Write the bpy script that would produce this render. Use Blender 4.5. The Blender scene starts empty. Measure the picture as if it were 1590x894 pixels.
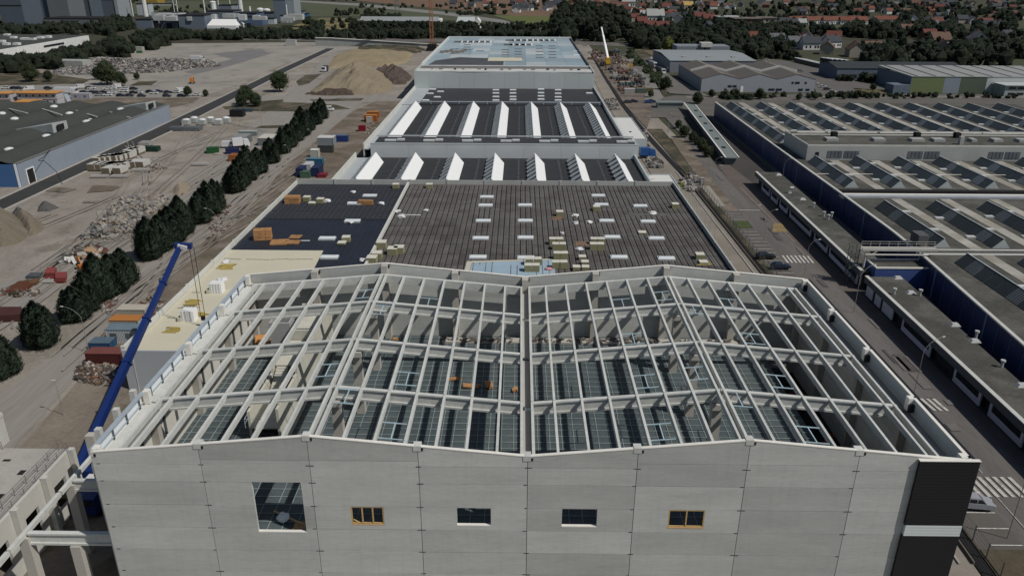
import bpy, math, random
from mathutils import Vector, Matrix
import numpy as np
rnd = random.Random(7)
sc = bpy.context.scene
COL = sc.collection
R_ = math.radians
# ------------------------------------------------------------------ camera
F_, PITCH, YAW, ROLL = 1196.35, .395351, .00885155, .00466648
CAM = Vector((-.987, -58.73, 62.2))
fwd = Vector((-math.sin(YAW)*math.cos(PITCH), math.cos(YAW)*math.cos(PITCH), -math.sin(PITCH)))
rt0 = Vector((math.cos(YAW), math.sin(YAW), 0)); up0 = rt0.cross(fwd)
right = math.cos(ROLL)*rt0 + math.sin(ROLL)*up0
up = -math.sin(ROLL)*rt0 + math.cos(ROLL)*up0
cd = bpy.data.cameras.new('drone_camera'); cam = bpy.data.objects.new('drone_camera', cd); COL.objects.link(cam)
M = Matrix((right, up, -fwd)).transposed().to_4x4(); M.translation = CAM; cam.matrix_world = M
cd.sensor_width = 36; cd.lens = F_/1590*36; cd.clip_start = .5; cd.clip_end = 20000
sc.camera = cam
# ------------------------------------------------------------------ sky, sun, exposure
SUN = Vector((.56, -.29, .77)).normalized()          # towards the sun
elev = math.asin(SUN.z); az = math.atan2(SUN.x, SUN.y)
w = bpy.data.worlds.new('World'); sc.world = w; w.use_nodes = True
nt = w.node_tree; bg = nt.nodes['Background']; bg.inputs[1].default_value = .05
sky = nt.nodes.new('ShaderNodeTexSky'); sky.sky_type = 'NISHITA'; sky.sun_disc = False
sky.sun_elevation = elev; sky.sun_rotation = az
nt.links.new(sky.outputs[0], bg.inputs[0])
sl = bpy.data.lights.new('sun', 'SUN'); sl.energy = 3.3; sl.angle = R_(.5); sl.color = (1, .955, .89)
so = bpy.data.objects.new('sun', sl); COL.objects.link(so)
so.rotation_euler = SUN.to_track_quat('Z', 'Y').to_euler(); so.location = (60, -40, 200)
sc.view_settings.view_transform = 'Standard'; sc.view_settings.look = 'None'
sc.view_settings.exposure = -.06; sc.view_settings.gamma = 1
# ------------------------------------------------------------------ helpers
def G(u, v, z=0.0):
    """the point of the level plane z that shows at photo pixel (u, v): used to survey where things stand"""
    d = fwd + right*((u-795)/F_) - up*((v-447)/F_)
    t = (z-CAM.z)/d.z
    return CAM + d*t
def S(c):
    def f(x):
        x /= 255
        return x/12.92 if x <= .04045 else ((x+.055)/1.055)**2.4
    return tuple(f(x) for x in c)
MATS = {}
def mat(name, col, rough=.85, amt=.25, scale=.5, fine=6., famt=.12, bump=0., metal=0., spec=.3, rand=.0, col2=None, streak=None, world=True, trans=0., ribs=None, drip=0., col3=None, sc3=.12):
    """procedural surface: base colour with coarse + fine noise, optional second colour in patches, ribs as fine relief"""
    if name in MATS: return MATS[name]
    m = bpy.data.materials.new(name); m.use_nodes = True; n = m.node_tree.nodes; L = m.node_tree.links
    b = n['Principled BSDF']; b.inputs['Roughness'].default_value = rough; b.inputs['Metallic'].default_value = metal
    b.inputs['Specular IOR Level'].default_value = spec
    if world:
        g = n.new('ShaderNodeNewGeometry'); vec = g.outputs['Position']
    else:
        g = n.new('ShaderNodeTexCoord'); vec = g.outputs['Object']
    mp = n.new('ShaderNodeMapping'); L.new(vec, mp.inputs[0])
    if streak: mp.inputs['Scale'].default_value = streak
    def noise(s, det=4):
        t = n.new('ShaderNodeTexNoise'); t.inputs['Scale'].default_value = s; t.inputs['Detail'].default_value = det
        t.inputs['Roughness'].default_value = .62
        L.new(mp.outputs[0], t.inputs['Vector']); return t.outputs[0]
    def mth(op, a, c, d=None):
        t = n.new('ShaderNodeMath'); t.operation = op
        for i, x in enumerate((a, c, d)):
            if x is None: continue
            if isinstance(x, (int, float)): t.inputs[i].default_value = x
            else: L.new(x, t.inputs[i])
        return t.outputs[0]
    n1, n2 = noise(scale), noise(fine, 3)
    v = mth('ADD', mth('MULTIPLY', mth('SUBTRACT', n1, .5), amt*2.6), mth('MULTIPLY', mth('SUBTRACT', n2, .5), famt*2.6))
    v = mth('ADD', v, 1.0)
    if drip:
        mp2 = n.new('ShaderNodeMapping'); L.new(vec, mp2.inputs[0]); mp2.inputs['Scale'].default_value = (2.2, 2.2, .16)
        t2 = n.new('ShaderNodeTexNoise'); t2.inputs['Scale'].default_value = 1.0; t2.inputs['Detail'].default_value = 5; t2.inputs['Roughness'].default_value = .7; L.new(mp2.outputs[0], t2.inputs['Vector'])
        r2 = n.new('ShaderNodeMapRange'); r2.inputs[1].default_value = .5; r2.inputs[2].default_value = .72; r2.inputs[3].default_value = 1; r2.inputs[4].default_value = 1-drip; L.new(t2.outputs[0], r2.inputs[0])
        v = mth('MULTIPLY', v, r2.outputs[0])
    if rand:
        oi = n.new('ShaderNodeObjectInfo')
        v = mth('MULTIPLY', v, mth('MULTIPLY_ADD', oi.outputs['Random'], rand, 1-rand/2))
    mx = n.new('ShaderNodeMix'); mx.data_type = 'RGBA'; mx.inputs['Factor'].default_value = 0
    mx.inputs[6].default_value = (*col, 1); mx.inputs[7].default_value = (*(col2 or col), 1)
    if col2:
        n3 = noise(scale*.45+.001, 5)
        r = n.new('ShaderNodeMapRange'); r.inputs[1].default_value = .46; r.inputs[2].default_value = .58
        L.new(n3, r.inputs[0]); L.new(r.outputs[0], mx.inputs['Factor'])
    mxo = mx.outputs[2]
    if col3:
        mx3 = n.new('ShaderNodeMix'); mx3.data_type = 'RGBA'; mx3.inputs[7].default_value = (*col3, 1); L.new(mxo, mx3.inputs[6])
        n4 = noise(sc3, 7); r3 = n.new('ShaderNodeMapRange'); r3.inputs[1].default_value = .55; r3.inputs[2].default_value = .64; r3.inputs[4].default_value = .8; L.new(n4, r3.inputs[0]); L.new(r3.outputs[0], mx3.inputs['Factor']); mxo = mx3.outputs[2]
    vm = n.new('ShaderNodeVectorMath'); vm.operation = 'SCALE'
    L.new(mxo, vm.inputs[0]); L.new(v, vm.inputs['Scale'])
    L.new(vm.outputs[0], b.inputs['Base Color'])
    h = None
    if ribs:
        axis, period, depth = ribs
        sp = n.new('ShaderNodeSeparateXYZ'); L.new(vec, sp.inputs[0])
        ph = mth('MULTIPLY', sp.outputs[axis], 2*math.pi/period)
        h = mth('MULTIPLY', mth('SINE', ph, 0), depth)
    if bump: 
        hb = mth('MULTIPLY', n2, bump); h = hb if h is None else mth('ADD', h, hb)
    if h is not None:
        bp = n.new('ShaderNodeBump'); bp.inputs['Strength'].default_value = 1; bp.inputs['Distance'].default_value = 1
        L.new(h, bp.inputs['Height']); L.new(bp.outputs[0], b.inputs['Normal'])
    MATS[name] = m
    return m
class MB:
    def __init__(s): s.v = []; s.f = []
    def poly(s, pts):
        k = len(s.v); s.v += [tuple(p) for p in pts]; s.f.append(tuple(range(k, k+len(pts)))); return s
    def box(s, x0, x1, y0, y1, z0, z1):
        k = len(s.v)
        s.v += [(x0,y0,z0),(x1,y0,z0),(x1,y1,z0),(x0,y1,z0),(x0,y0,z1),(x1,y0,z1),(x1,y1,z1),(x0,y1,z1)]
        s.f += [tuple(k+i for i in q) for q in ((0,3,2,1),(4,5,6,7),(0,1,5,4),(1,2,6,5),(2,3,7,6),(3,0,4,7))]
        return s
    def hexa(s, b, t):
        """bottom quad (ccw), top quad"""
        k = len(s.v); s.v += [tuple(p) for p in b] + [tuple(p) for p in t]
        s.f += [tuple(k+i for i in q) for q in ((0,3,2,1),(4,5,6,7),(0,1,5,4),(1,2,6,5),(2,3,7,6),(3,0,4,7))]
        return s
    def obox(s, c, size, rz=0, rx=0, ry=0):
        m = Matrix.Rotation(rz, 3, 'Z') @ Matrix.Rotation(ry, 3, 'Y') @ Matrix.Rotation(rx, 3, 'X')
        hx, hy, hz = size[0]/2, size[1]/2, size[2]/2; c = Vector(c)
        P = [c + m @ Vector(p) for p in ((-hx,-hy,-hz),(hx,-hy,-hz),(hx,hy,-hz),(-hx,hy,-hz),(-hx,-hy,hz),(hx,-hy,hz),(hx,hy,hz),(-hx,hy,hz))]
        return s.hexa(P[:4], P[4:])
    def ext(s, pts, d):
        """polygon pts extruded by vector d"""
        n = len(pts); k = len(s.v); d = Vector(d)
        s.v += [tuple(p) for p in pts] + [tuple(Vector(p)+d) for p in pts]
        s.f.append(tuple(range(k, k+n))); s.f.append(tuple(range(k+2*n-1, k+n-1, -1)))
        for i in range(n):
            j = (i+1) % n; s.f.append((k+i, k+n+i, k+n+j, k+j))
        return s
    def bar(s, a, b, w, h=None):
        """square bar from a to b"""
        a, b = Vector(a), Vector(b); h = h or w; d = (b-a)
        u = d.cross(Vector((0,0,1)))
        if u.length < 1e-4*d.length or u.length < 1e-9: u = Vector((1,0,0))
        u.normalize(); t = u.cross(d).normalized()
        q = [u*(-w/2)+t*(-h/2), u*(w/2)+t*(-h/2), u*(w/2)+t*(h/2), u*(-w/2)+t*(h/2)]
        k = len(s.v); s.v += [tuple(a+p) for p in q] + [tuple(b+p) for p in q]
        s.f += [tuple(k+i for i in x) for x in ((3,2,1,0),(4,5,6,7),(0,1,5,4),(1,2,6,5),(2,3,7,6),(3,0,4,7))]
        return s
    def cyl(s, a, b, r, r2=None, n=8):
        a, b = Vector(a), Vector(b); r2 = r if r2 is None else r2; d = (b-a).normalized()
        u = d.orthogonal().normalized(); t = d.cross(u); k = len(s.v)
        for P, rr in ((a, r), (b, r2)):
            for i in range(n):
                an = 2*math.pi*i/n; s.v.append(tuple(P + (u*math.cos(an)+t*math.sin(an))*rr))
        for i in range(n): s.f.append((k+i, k+(i+1) % n, k+n+(i+1) % n, k+n+i))
        s.f.append(tuple(range(k+n-1, k-1, -1))); s.f.append(tuple(range(k+n, k+2*n)))
        return s
    def mesh(s, name, m):
        me = bpy.data.meshes.new(name); me.from_pydata(s.v, [], s.f); me.update()
        if m: me.materials.append(m)
        return me
def wloc(o):
    v = Vector(o.location)
    while o.parent: o = o.parent; v += o.location
    return v
def link(name, me, parent=None, local=False, **k):
    o = bpy.data.objects.new(name, me); COL.objects.link(o)
    if parent is not None:
        o.parent = parent
        if not local: o.location = -wloc(parent)
    for a, b in k.items(): o[a] = b
    return o
def ob(name, mb, m, parent=None, local=False, **k): return link(name, mb.mesh(name, m), parent, local, **k)
def thing(name, label, cat, loc=(0,0,0), rz=0, group=None):
    o = bpy.data.objects.new(name, None); o.empty_display_size = .1; COL.objects.link(o)
    o.location = loc; o.rotation_euler = (0,0,rz); o['label'] = label; o['category'] = cat
    if group: o['group'] = group
    return o
def tag(o, label, cat, group=None):
    o['label'] = label; o['category'] = cat
    if group: o['group'] = group
    return o
def dup(src, loc, rz=0, label=None, group=None, sc_=None):
    r = src.copy(); COL.objects.link(r); r.location = loc; r.rotation_euler = (0,0,rz)
    if label: r['label'] = label
    if group: r['group'] = group
    if sc_: r.scale = sc_
    for ch in src.children:
        c = ch.copy(); COL.objects.link(c); c.parent = r
        for g in ch.children:
            d = g.copy(); COL.objects.link(d); d.parent = c
    return r
ORD = ['first','second','third','fourth','fifth','sixth','seventh','eighth','ninth','tenth','eleventh','twelfth','thirteenth','fourteenth','fifteenth','sixteenth','seventeenth','eighteenth','nineteenth','twentieth']
# ------------------------------------------------------------------ materials
concrete = mat('precast_concrete', (.46,.47,.445), .9, .20, .5, 5, .12, streak=(.20,1,1.1), rand=.26, drip=.07)
concrete_in = mat('precast_concrete_inside', (.42,.40,.36), .9, .10, .4, 5, .06, rand=.06)
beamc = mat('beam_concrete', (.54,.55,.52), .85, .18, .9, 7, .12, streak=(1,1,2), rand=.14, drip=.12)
whitep = mat('white_panel', (.78,.79,.78), .5, .03, .3, 3, .02)
greyp = mat('light_grey_cladding', (.46,.50,.50), .5, .04, .2, 3, .02, rand=.04)
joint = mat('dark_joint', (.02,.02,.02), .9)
coping = mat('pale_coping', (.72,.70,.64), .7, .1, .8)
galv = mat('galvanised_steel', (.42,.48,.53), .45, .15, 1, 8, .1, metal=.2, spec=.5)
steel_b = mat('pale_blue_steel', (.42,.55,.60), .5, .1, 1)
black_clad = mat('black_ribbed_cladding', (.016,.016,.018), .5, .1, .3, 4, .05, ribs=(2,.33,.005))
dark = mat('dark_void', (.015,.015,.016), .95, .2, .5)
timber = mat('timber', (.46,.25,.11), .8, .25, 1.2, 6, .2)
wood_pale = mat('pale_timber', (.55,.38,.20), .8, .2, 1.5)
roof_bit = mat('bitumen_roof', (.040,.042,.046), .75, .25, .12, 3, .2)
roof_deck = mat('weathered_deck', (.112,.106,.099), .8, .26, .3, 5, .25, rand=.3, col2=(.088,.080,.074))
roof_black = mat('new_black_membrane', (.019,.023,.034), .55, .3, .25, 3, .15)
cream = mat('cream_insulation', (.53,.50,.385), .9, .06, .15, 2, .05)
bluesheet = mat('pale_blue_vapour_sheet', (.30,.40,.47), .6, .15, .2, 2, .08)
glassd = mat('dark_glazing', (.018,.022,.03), .15, .2, .5, spec=.6)
navy = mat('navy_cladding', (.026,.038,.115), .45, .2, .15, 3, .1, rand=.2)
campus_roof = mat('campus_roof_felt', (.066,.065,.056), .9, .35, .25, 2, .3, col2=(.10,.098,.085))
shedglass = mat('shed_glazing', (.060,.075,.083), .65, .15, .15, 3, .1, spec=.25, rand=.1)
palestrip = mat('pale_roof_strip', (.34,.33,.29), .8, .3, .25, 3, .2, col2=(.27,.25,.21))
asphalt = mat('asphalt', (.115,.107,.10), .9, .2, .5, 4, .18, streak=(1,.12,1), col2=(.135,.126,.118))
asphalt_d = mat('dark_asphalt', (.040,.040,.040), .9, .2, .15, 5, .15)
paint = mat('road_paint', (.46,.45,.41), .8, .25, 2, 8, .3, col3=(.2,.19,.17), sc3=1.6)
ypaint = mat('yellow_road_paint', (.42,.30,.12), .8, .25, 2, 8, .2)
dirt = mat('site_dirt', (.232,.207,.175), .95, .30, .09, 1.3, .24, bump=.06, streak=(1,.7,1), col3=(.165,.145,.115), sc3=.13, col2=(.275,.25,.218))
pale_dirt = mat('pale_compacted_ground', (.28,.26,.225), .95, .2, .045, .9, .15, bump=.04, col2=(.25,.235,.21), col3=(.17,.155,.13), sc3=.07)
lane = mat('dusty_lane', (.245,.227,.203), .95, .15, .35, 1.6, .16, bump=.03, streak=(1,.10,1))
brown = mat('brown_earth', (.135,.11,.083), .98, .35, .15, 1.5, .3, bump=.08, col2=(.19,.16,.13), col3=(.085,.08,.045), sc3=.14)
weeds = mat('weedy_verge', (.050,.048,.030), .98, .4, .2, 2.5, .35, bump=.1, col2=(.11,.09,.06))
grass = mat('grass_field', (.075,.085,.042), .98, .25, .02, .6, .2)
leaf_d = mat('dark_conifer_foliage', (.025,.040,.024), .9, .45, .5, 3, .4, rand=.2)
leaf_m = mat('broadleaf_foliage', (.024,.034,.014), .9, .5, .35, 2, .4, rand=.35)
leaf_y = mat('yellow_green_foliage', (.075,.085,.02), .9, .45, .4, 2, .4, rand=.2)
wood_m = mat('woodland_foliage', (.014,.021,.011), .95, .5, .06, .5, .4)
bark = mat('bark', (.06,.045,.035), .95, .2, 2)
tyre = mat('tyre_rubber', (.012,.012,.012), .8)
carwin = mat('vehicle_glass', (.012,.015,.018), .1, spec=.7)
def flat(name, c, **k): return mat(name, c, k.pop('rough', .6), k.pop('amt', .1), k.pop('scale', .6), 5, .06, **k)
# ================================================================== GROUND
LV = [0]
def sheet(name, pts, m, z=None, kind='structure'):
    if z is None: LV[0] += 1; z = .006*LV[0]
    mb = MB(); mb.poly([(p[0], p[1], z) for p in pts]); o = ob(name, mb, m); o['kind'] = kind; return o
def lineX0(y): return 60.5 if y < 175 else 60.5+(y-175)*.05
def px(*uv): return [G(u, v) for u, v in uv]
terr = mat('open_country', (.055,.060,.032), .98, .3, .006, .15, .3, col2=(.045,.042,.028))
gm = MB(); gm.poly([(-7000,-1500,-.06),(7000,-1500,-.06),(7000,9000,-.06),(-7000,9000,-.06)])
o = ob('ground', gm, terr); o['kind'] = 'structure'
sheet('site_ground', [(-420,-200),(70,-200),(64,120),(60,330),(57,520),(58,640),(-60,640),(-165,615),(-330,600),(-400,560),(-300,390),(-420,330)], dirt)
sheet('brown_field', px((300,-12),(640,-30),(1000,-30),(1000,-6),(862,26),(800,25),(720,17),(640,10),(560,2),(460,-4)), mat('ploughed_field', (.15,.095,.062), .98, .15, .02, .4, .2))
sheet('green_field', px((180,3),(440,2),(560,9),(690,18),(770,30),(760,36),(640,28),(560,26),(470,26),(400,20),(300,18),(215,24),(150,26)), mat('green_field_crop', (.070,.080,.045), .98, .15, .01, .4, .15))
sheet('bright_field', px((765,24),(862,26),(858,42),(830,43)), mat('bright_field_crop', (.10,.115,.035), .98, .15, .02))
sheet('dry_grass_field', px((455,40),(500,28),(560,30),(590,40),(555,46),(470,48),(440,47)), mat('dry_grass', (.19,.155,.07), .98, .35, .04, .8, .3, col2=(.10,.10,.05)))
sheet('far_meadow', px((1240,40),(1425,40),(1420,52),(1260,48)), grass)
sheet('meadow', px((985,75),(1100,78),(1095,92),(1040,98),(995,92)), mat('dry_meadow', (.13,.105,.065), .98, .3, .05, .8, .2))
sheet('far_road', px((440,0),(560,6),(690,19),(780,31),(845,50),(905,60),(905,66),(835,54),(772,35),(688,23.5),(556,9.5),(438,2)), mat('pale_road', (.20,.195,.18), .9, .1, .02))
sheet('boundary_road', px((250,60),(480,64),(700,66),(900,70),(1010,74),(1010,70),(900,64),(700,60.5),(480,58.5),(250,56)), asphalt)
sheet('pale_plaza', px((265,68),(488,66),(556,74),(500,85),(445,98),(345,140),(310,152),(235,148),(110,140),(60,126),(85,105),(180,88),(195,76)), pale_dirt)
sheet('asphalt_sweep', px((330,84),(405,76),(420,84),(340,108),(300,116),(285,112),(360,92)), mat('plaza_asphalt_patch', (.17,.165,.16), .95, .2, .05))
sheet('car_park', px((-60,132),(60,133),(130,131),(240,136),(318,147),(300,152),(140,152),(-60,152)), mat('gravel_car_park', (.235,.225,.205), .95, .2, .08, 2, .15))
sheet('earth_strip', px((-40,152),(145,152),(310,152),(300,160),(262,168),(120,166),(-40,166)), brown)
sheet('grass_verge', px((-60,118),(60,113),(140,124),(128,131),(0,133),(-60,133)), weeds)
sheet('grass_verge', px((215,127),(245,126),(235,133),(200,134)), weeds)
# left road with kerbs
RL = [(-149.5,60),(-149.2,150),(-150.2,250),(-152.6,341),(-156,450),(-158,590)]
RRr = [(-142,60),(-142.2,150),(-142,250),(-145,341),(-148.6,450),(-150.8,590)]
sheet('left_road', RL+RRr[::-1], asphalt_d)
for side, off in ((RL, -1), (RRr, 1)):
    mb = MB()
    for (a, b) in zip(side, side[1:]):
        w2 = .75
        q = [(a[0]+off*.0,a[1]),(a[0]+off*w2,a[1]),(b[0]+off*w2,b[1]),(b[0]+off*0.,b[1])]
        if off < 0: q = [q[1],q[0],q[3],q[2]]
        mb.hexa([(x,y,0) for x,y in q], [(x,y,.22) for x,y in q])
    o = ob('kerb', mb, mat('pale_kerb', (.36,.34,.31), .9, .2, .5)); o['kind'] = 'structure'
sheet('dirt_lane', [(-118,20),(-109.3,89),(-104.5,144),(-107,201),(-114,272),(-128,400),(-146,560),(-136,560),(-116,400),(-99,272),(-92.5,201),(-91,144),(-96,89),(-104,20)], lane)
sheet('yard_road', [(-83,20),(-82,46),(-80.5,61),(-84.3,98),(-84,142),(-86,202),(-85.5,273),(-86,330),(-78,330),(-78.5,273),(-79.6,202),(-77.3,142),(-77.2,98),(-74,61),(-70,20)], lane)
sheet('cross_road', px((395,150),(560,149),(645,146),(640,158),(560,160),(500,190),(470,200),(485,168),(410,163)), lane)
sheet('brown_yard', [(-77,60),(-77,142),(-79,202),(-78,300),(-72,330),(-54,330),(-53,150),(-62,148),(-62,46)], brown)
sheet('yard_dirt', [(-83,-40),(-69,20),(-73,60),(-62.5,60),(-62.5,46),(-40,46),(-40,-40)], mat('yard_dirt_surface', (.19,.162,.13), .97, .3, .12, 1.6, .25, bump=.05, col2=(.155,.125,.095), col3=(.11,.09,.06), sc3=.15))
for pts in (((345,166),(420,159),(470,160),(520,163),(545,170),(470,174),(400,173),(350,170)), ((405,196),(500,193),(470,199),(395,200)), ((480,155),(566,153),(560,157),(485,158)),
            ((405,166),(440,159),(450,170),(408,173)), ((380,160),(440,155),(440,166),(395,168)), ((560,70),(650,72),(655,82),(600,83),(555,76)), ((460,127),(475,117),(500,115),(480,130),(464,134))):
    sheet('weed_patch', px(*pts), weeds)
for pts in (((145,288),(190,290),(175,297),(135,300)),((80,290),(120,294),(100,300),(70,297)),((130,313),(158,313),(150,316),(128,316))):
    sheet('earth_patch', px(*pts), brown)
for pts in (((395,212),(455,203),(450,211),(400,221)),((330,240),(350,232),(400,234),(380,246)),((150,330),(260,300),(300,310),(250,340),(160,360))):
    sheet('worn_patch', px(*pts), pale_dirt)
trk = [mat('track_pale', (.265,.243,.212), .95, .2, .3, 2, .2), mat('track_dark', (.222,.198,.168), .95, .25, .3, 2, .2)]
def track(pts, w_, m_):
    L_, R2 = [], []
    for i, p in enumerate(pts):
        a = pts[max(0,i-1)]; b = pts[min(len(pts)-1,i+1)]; d_ = Vector((b[0]-a[0], b[1]-a[1])).normalized(); nn = Vector((-d_.y, d_.x))*w_/2*rnd.uniform(.5,1.2)
        L_.append((p[0]+nn.x,p[1]+nn.y)); R2.append((p[0]-nn.x,p[1]-nn.y))
    for i in range(len(pts)-1):
        mb = tmb[m_]; mb.poly([(*L_[i],ztr[m_]),(*L_[i+1],ztr[m_]),(*R2[i+1],ztr[m_]),(*R2[i],ztr[m_])])
tmb = [MB(), MB()]; ztr = (.31, .304)
for k in range(46):
    if k % 3 == 0: x, y, hd, ln = rnd.uniform(-112,-94), rnd.uniform(40,120), 1.57+rnd.uniform(-.06,.06), rnd.uniform(60,200)
    elif k % 3 == 1: x, y, hd, ln = rnd.uniform(-83,-76), rnd.uniform(30,180), 1.57+rnd.uniform(-.03,.03), rnd.uniform(40,120)
    else: x, y, hd, ln = rnd.uniform(-138,-95), rnd.uniform(80,420), rnd.uniform(.6,2.6), rnd.uniform(20,70)
    cv = rnd.uniform(-.004,.004); P_ = []
    for i in range(int(ln/4)): P_.append((x,y)); x += math.cos(hd)*4; y += math.sin(hd)*4; hd += cv*4+rnd.uniform(-.01,.01)
    mm_ = rnd.randrange(2)
    for off in (0, 1.9): track([(a_+off, b_+off*.1) for a_, b_ in P_], .42, mm_)
for i in (0, 1): o = ob('wheel_tracks', tmb[i], trk[i]); o['kind'] = 'structure'
# right hand side
sheet('haul_track', [(41.7,-20),(49.5,-20),(52.3,60),(51.8,134),(51.5,173),(48.5,244),(47.5,320),(49,425),(51,560),(46,560),(43,425),(41.5,320),(42,244),(41.7,134)], mat('pale_haul_track', (.235,.21,.18), .95, .2, .1, 1.5, .15, col2=(.20,.18,.15)))
sheet('trench_bed', [(49.8,-20),(51.2,-20),(53.6,60),(53.4,134),(53.4,173),(51.2,244),(50,320),(51.8,425),(54,560),(53,560),(49.8,425),(48.2,320),(49,244),(52,173),(52.2,134),(52.4,60)], dark)
sheet('verge', [(51.5,-20),(54,-20),(55.2,60),(55.2,134),(55,173),(58,244),(58,262),(52,262),(53.4,173),(53.5,134),(53.7,60)], weeds)
sheet('verge', [(55.2,146),(60.5,146),(61,173),(63.5,244),(58.3,244),(55.5,173)], brown)
sheet('campus_road', [(55,-20),(66,-20),(67.6,43),(66,134),(64.8,173),(67.8,244),(73,300),(64,300),(63.7,244),(59.9,173),(59.6,134),(59.5,100),(57.7,43)], asphalt)
sheet('parking_bays', [(51.2,-20),(57.7,-20),(59.5,100),(59.6,146),(55.2,146),(54.6,60)], mat('parking_asphalt', (.105,.097,.088), .9, .2, .2, 4, .15))
sheet('footpath', [(67.6,43),(66,134),(64.8,173),(66.5,205),(73.2,205),(72,173),(69.8,90),(69.6,43),(68.5,-20),(66,-20)], mat('footpath_surface', (.115,.095,.082), .9, .2, .2, 4, .1))
sheet('campus_yard', [(68.5,-60),(95,-60),(95,300),(73,300),(70,205),(72,173),(69.8,90)], mat('campus_yard_surface', (.06,.055,.05), .9, .3, .1))
sheet('campus_cross_road', [(53,288),(180,288),(320,300),(320,360),(250,362),(175,362),(140,352),(95,352),(80,352),(56,330)], mat('service_road', (.115,.108,.095), .9, .2, .08))
sheet('paved_strip', [(85,344),(200,350),(330,352),(330,357),(200,356),(85,350)], mat('pale_paving', (.19,.175,.155), .9, .15, .1))
sheet('weed_patch', px((1320,141),(1345,138),(1378,140),(1380,147),(1340,148)), mat('dry_weeds', (.10,.085,.045), .98, .4, .2, 2, .3))
sheet('works_compound', [(51.8,262),(60,300),(64,330),(72,380),(76,430),(80,520),(72,560),(54,560),(51.5,425),(50.2,320)], mat('muddy_compound', (.165,.135,.11), .97, .35, .12, 1.2, .3, col2=(.11,.09,.075)))
sheet('compound_lane', [(66,330),(73,345),(76,385),(82,450),(84,540),(79,560),(77,480),(73,420),(69,380),(62,335)], mat('compound_lane_surface', (.19,.18,.165), .95, .15, .1))
sheet('hedge_bank', [(73,345),(88,400),(100,500),(98,590),(90,590),(88,540),(84,450),(77,385)], weeds)
sheet('truck_yard', px((1010,92),(1030,110),(1040,118),(1100,150),(1040,146),(1020,130),(985,108),(985,94)), mat('truck_yard_surface', (.14,.13,.12), .9, .2, .1))
sheet('street', px((1190,92),(1240,98),(1290,112),(1330,128),(1375,135),(1378,140),(1325,138),(1330,150),(1270,150),(1262,132),(1230,112),(1185,98)), mat('street_asphalt', (.115,.108,.10), .9, .15, .05))
for pts in (((1185,150),(1250,146),(1278,158),(1180,158)),):
    sheet('parking_apron', px(*pts), asphalt)
for k in range(26):
    y = rnd.uniform(20,290); x0_ = lineX0(y); x = x0_+rnd.uniform(.5,5.5); a_, b_ = rnd.uniform(.5,1.6), rnd.uniform(1.5,7)
    sheet('asphalt_patch', [(x,y),(x+a_,y+rnd.uniform(-.2,.2)),(x+a_,y+b_),(x,y+b_)], mat('asphalt_repair_%d' % (k%2), ((.085,.08,.076),(.14,.13,.12))[k%2], .9, .2, .5), z=.338)
# road markings
def mark(pts, m=paint, name='road_marking'): 
    o = sheet(name, pts, m, z=.34); return o
for k in range(7):
    x = 60.0+k*.95; q = [(x,105.6),(x+.5,105.6),(x+.75,110.5),(x+.25,110.5)]; mark(q, name='crossing_stripe')
for k in range(8):
    x = 56.9+k*1.0; q = [(x,22.0),(x+.52,22.0),(x+.3,26.2),(x-.22,26.2)]; mark(q, name='crossing_stripe')
for k in range(3):
    x = 62.1+k*.95; q = [(x,42.6),(x+.5,42.6),(x+.1,46.2),(x-.4,46.2)]; mark(q, name='crossing_stripe')
for k in range(7): mark([(63.5+.35*k,128+1.05*k),(67.3+.1*k,128+1.05*k),(67.3+.1*k,128.5+1.05*k),(63.5+.35*k,128.5+1.05*k)], ypaint, 'yellow_stripe')
mark([(59.8,146.3),(65.6,146.3),(65.6,146.8),(59.8,146.8)], name='stop_line')
for k in range(3): mark([(55.2,138+k*2.6),(59.4,138+k*2.6),(59.4,138.22+k*2.6),(55.2,138.22+k*2.6)], name='bay_line')
for k in range(13): mark([(55.2,96.5+k*2.6),(59.4,96.5+k*2.6),(59.4,96.72+k*2.6),(55.2,96.72+k*2.6)], name='bay_line')
for k in range(4): mark([(54.2,13+k*2.9),(58.0,13+k*2.9),(58.0,13.2+k*2.9),(54.2,13.2+k*2.9)], name='bay_line')
for x, y0, y1 in ((60.0,-10,22),(60.9,27,96),(66.4,120,170)):
    mark([(x-.045,y0),(x+.045,y0),(x+.045,y1),(x-.045,y1)], name='edge_line')
sheet('grass_island', [(55.4,131),(59.4,131),(59.6,136.5),(55.4,136.5)], mat('island_grass', (.055,.075,.025), .98, .4, .5, 4, .3), z=.325)
sheet('grass_island', [(54.3,60),(59.2,60),(59.3,95),(54.8,95)], weeds, z=.325)
sheet('grass_island', [(51.6,-20),(57.7,-20),(58,12.4),(52.6,12.4)], mat('brown_grass', (.085,.070,.045), .98, .4, .3, 3, .3), z=.325)
sheet('concrete_pad', [(54.6,150),(57,150),(57.4,172),(54.6,172)], mat('concrete_pad_surface', (.26,.24,.21), .95, .2, .2), z=.325)

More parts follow.
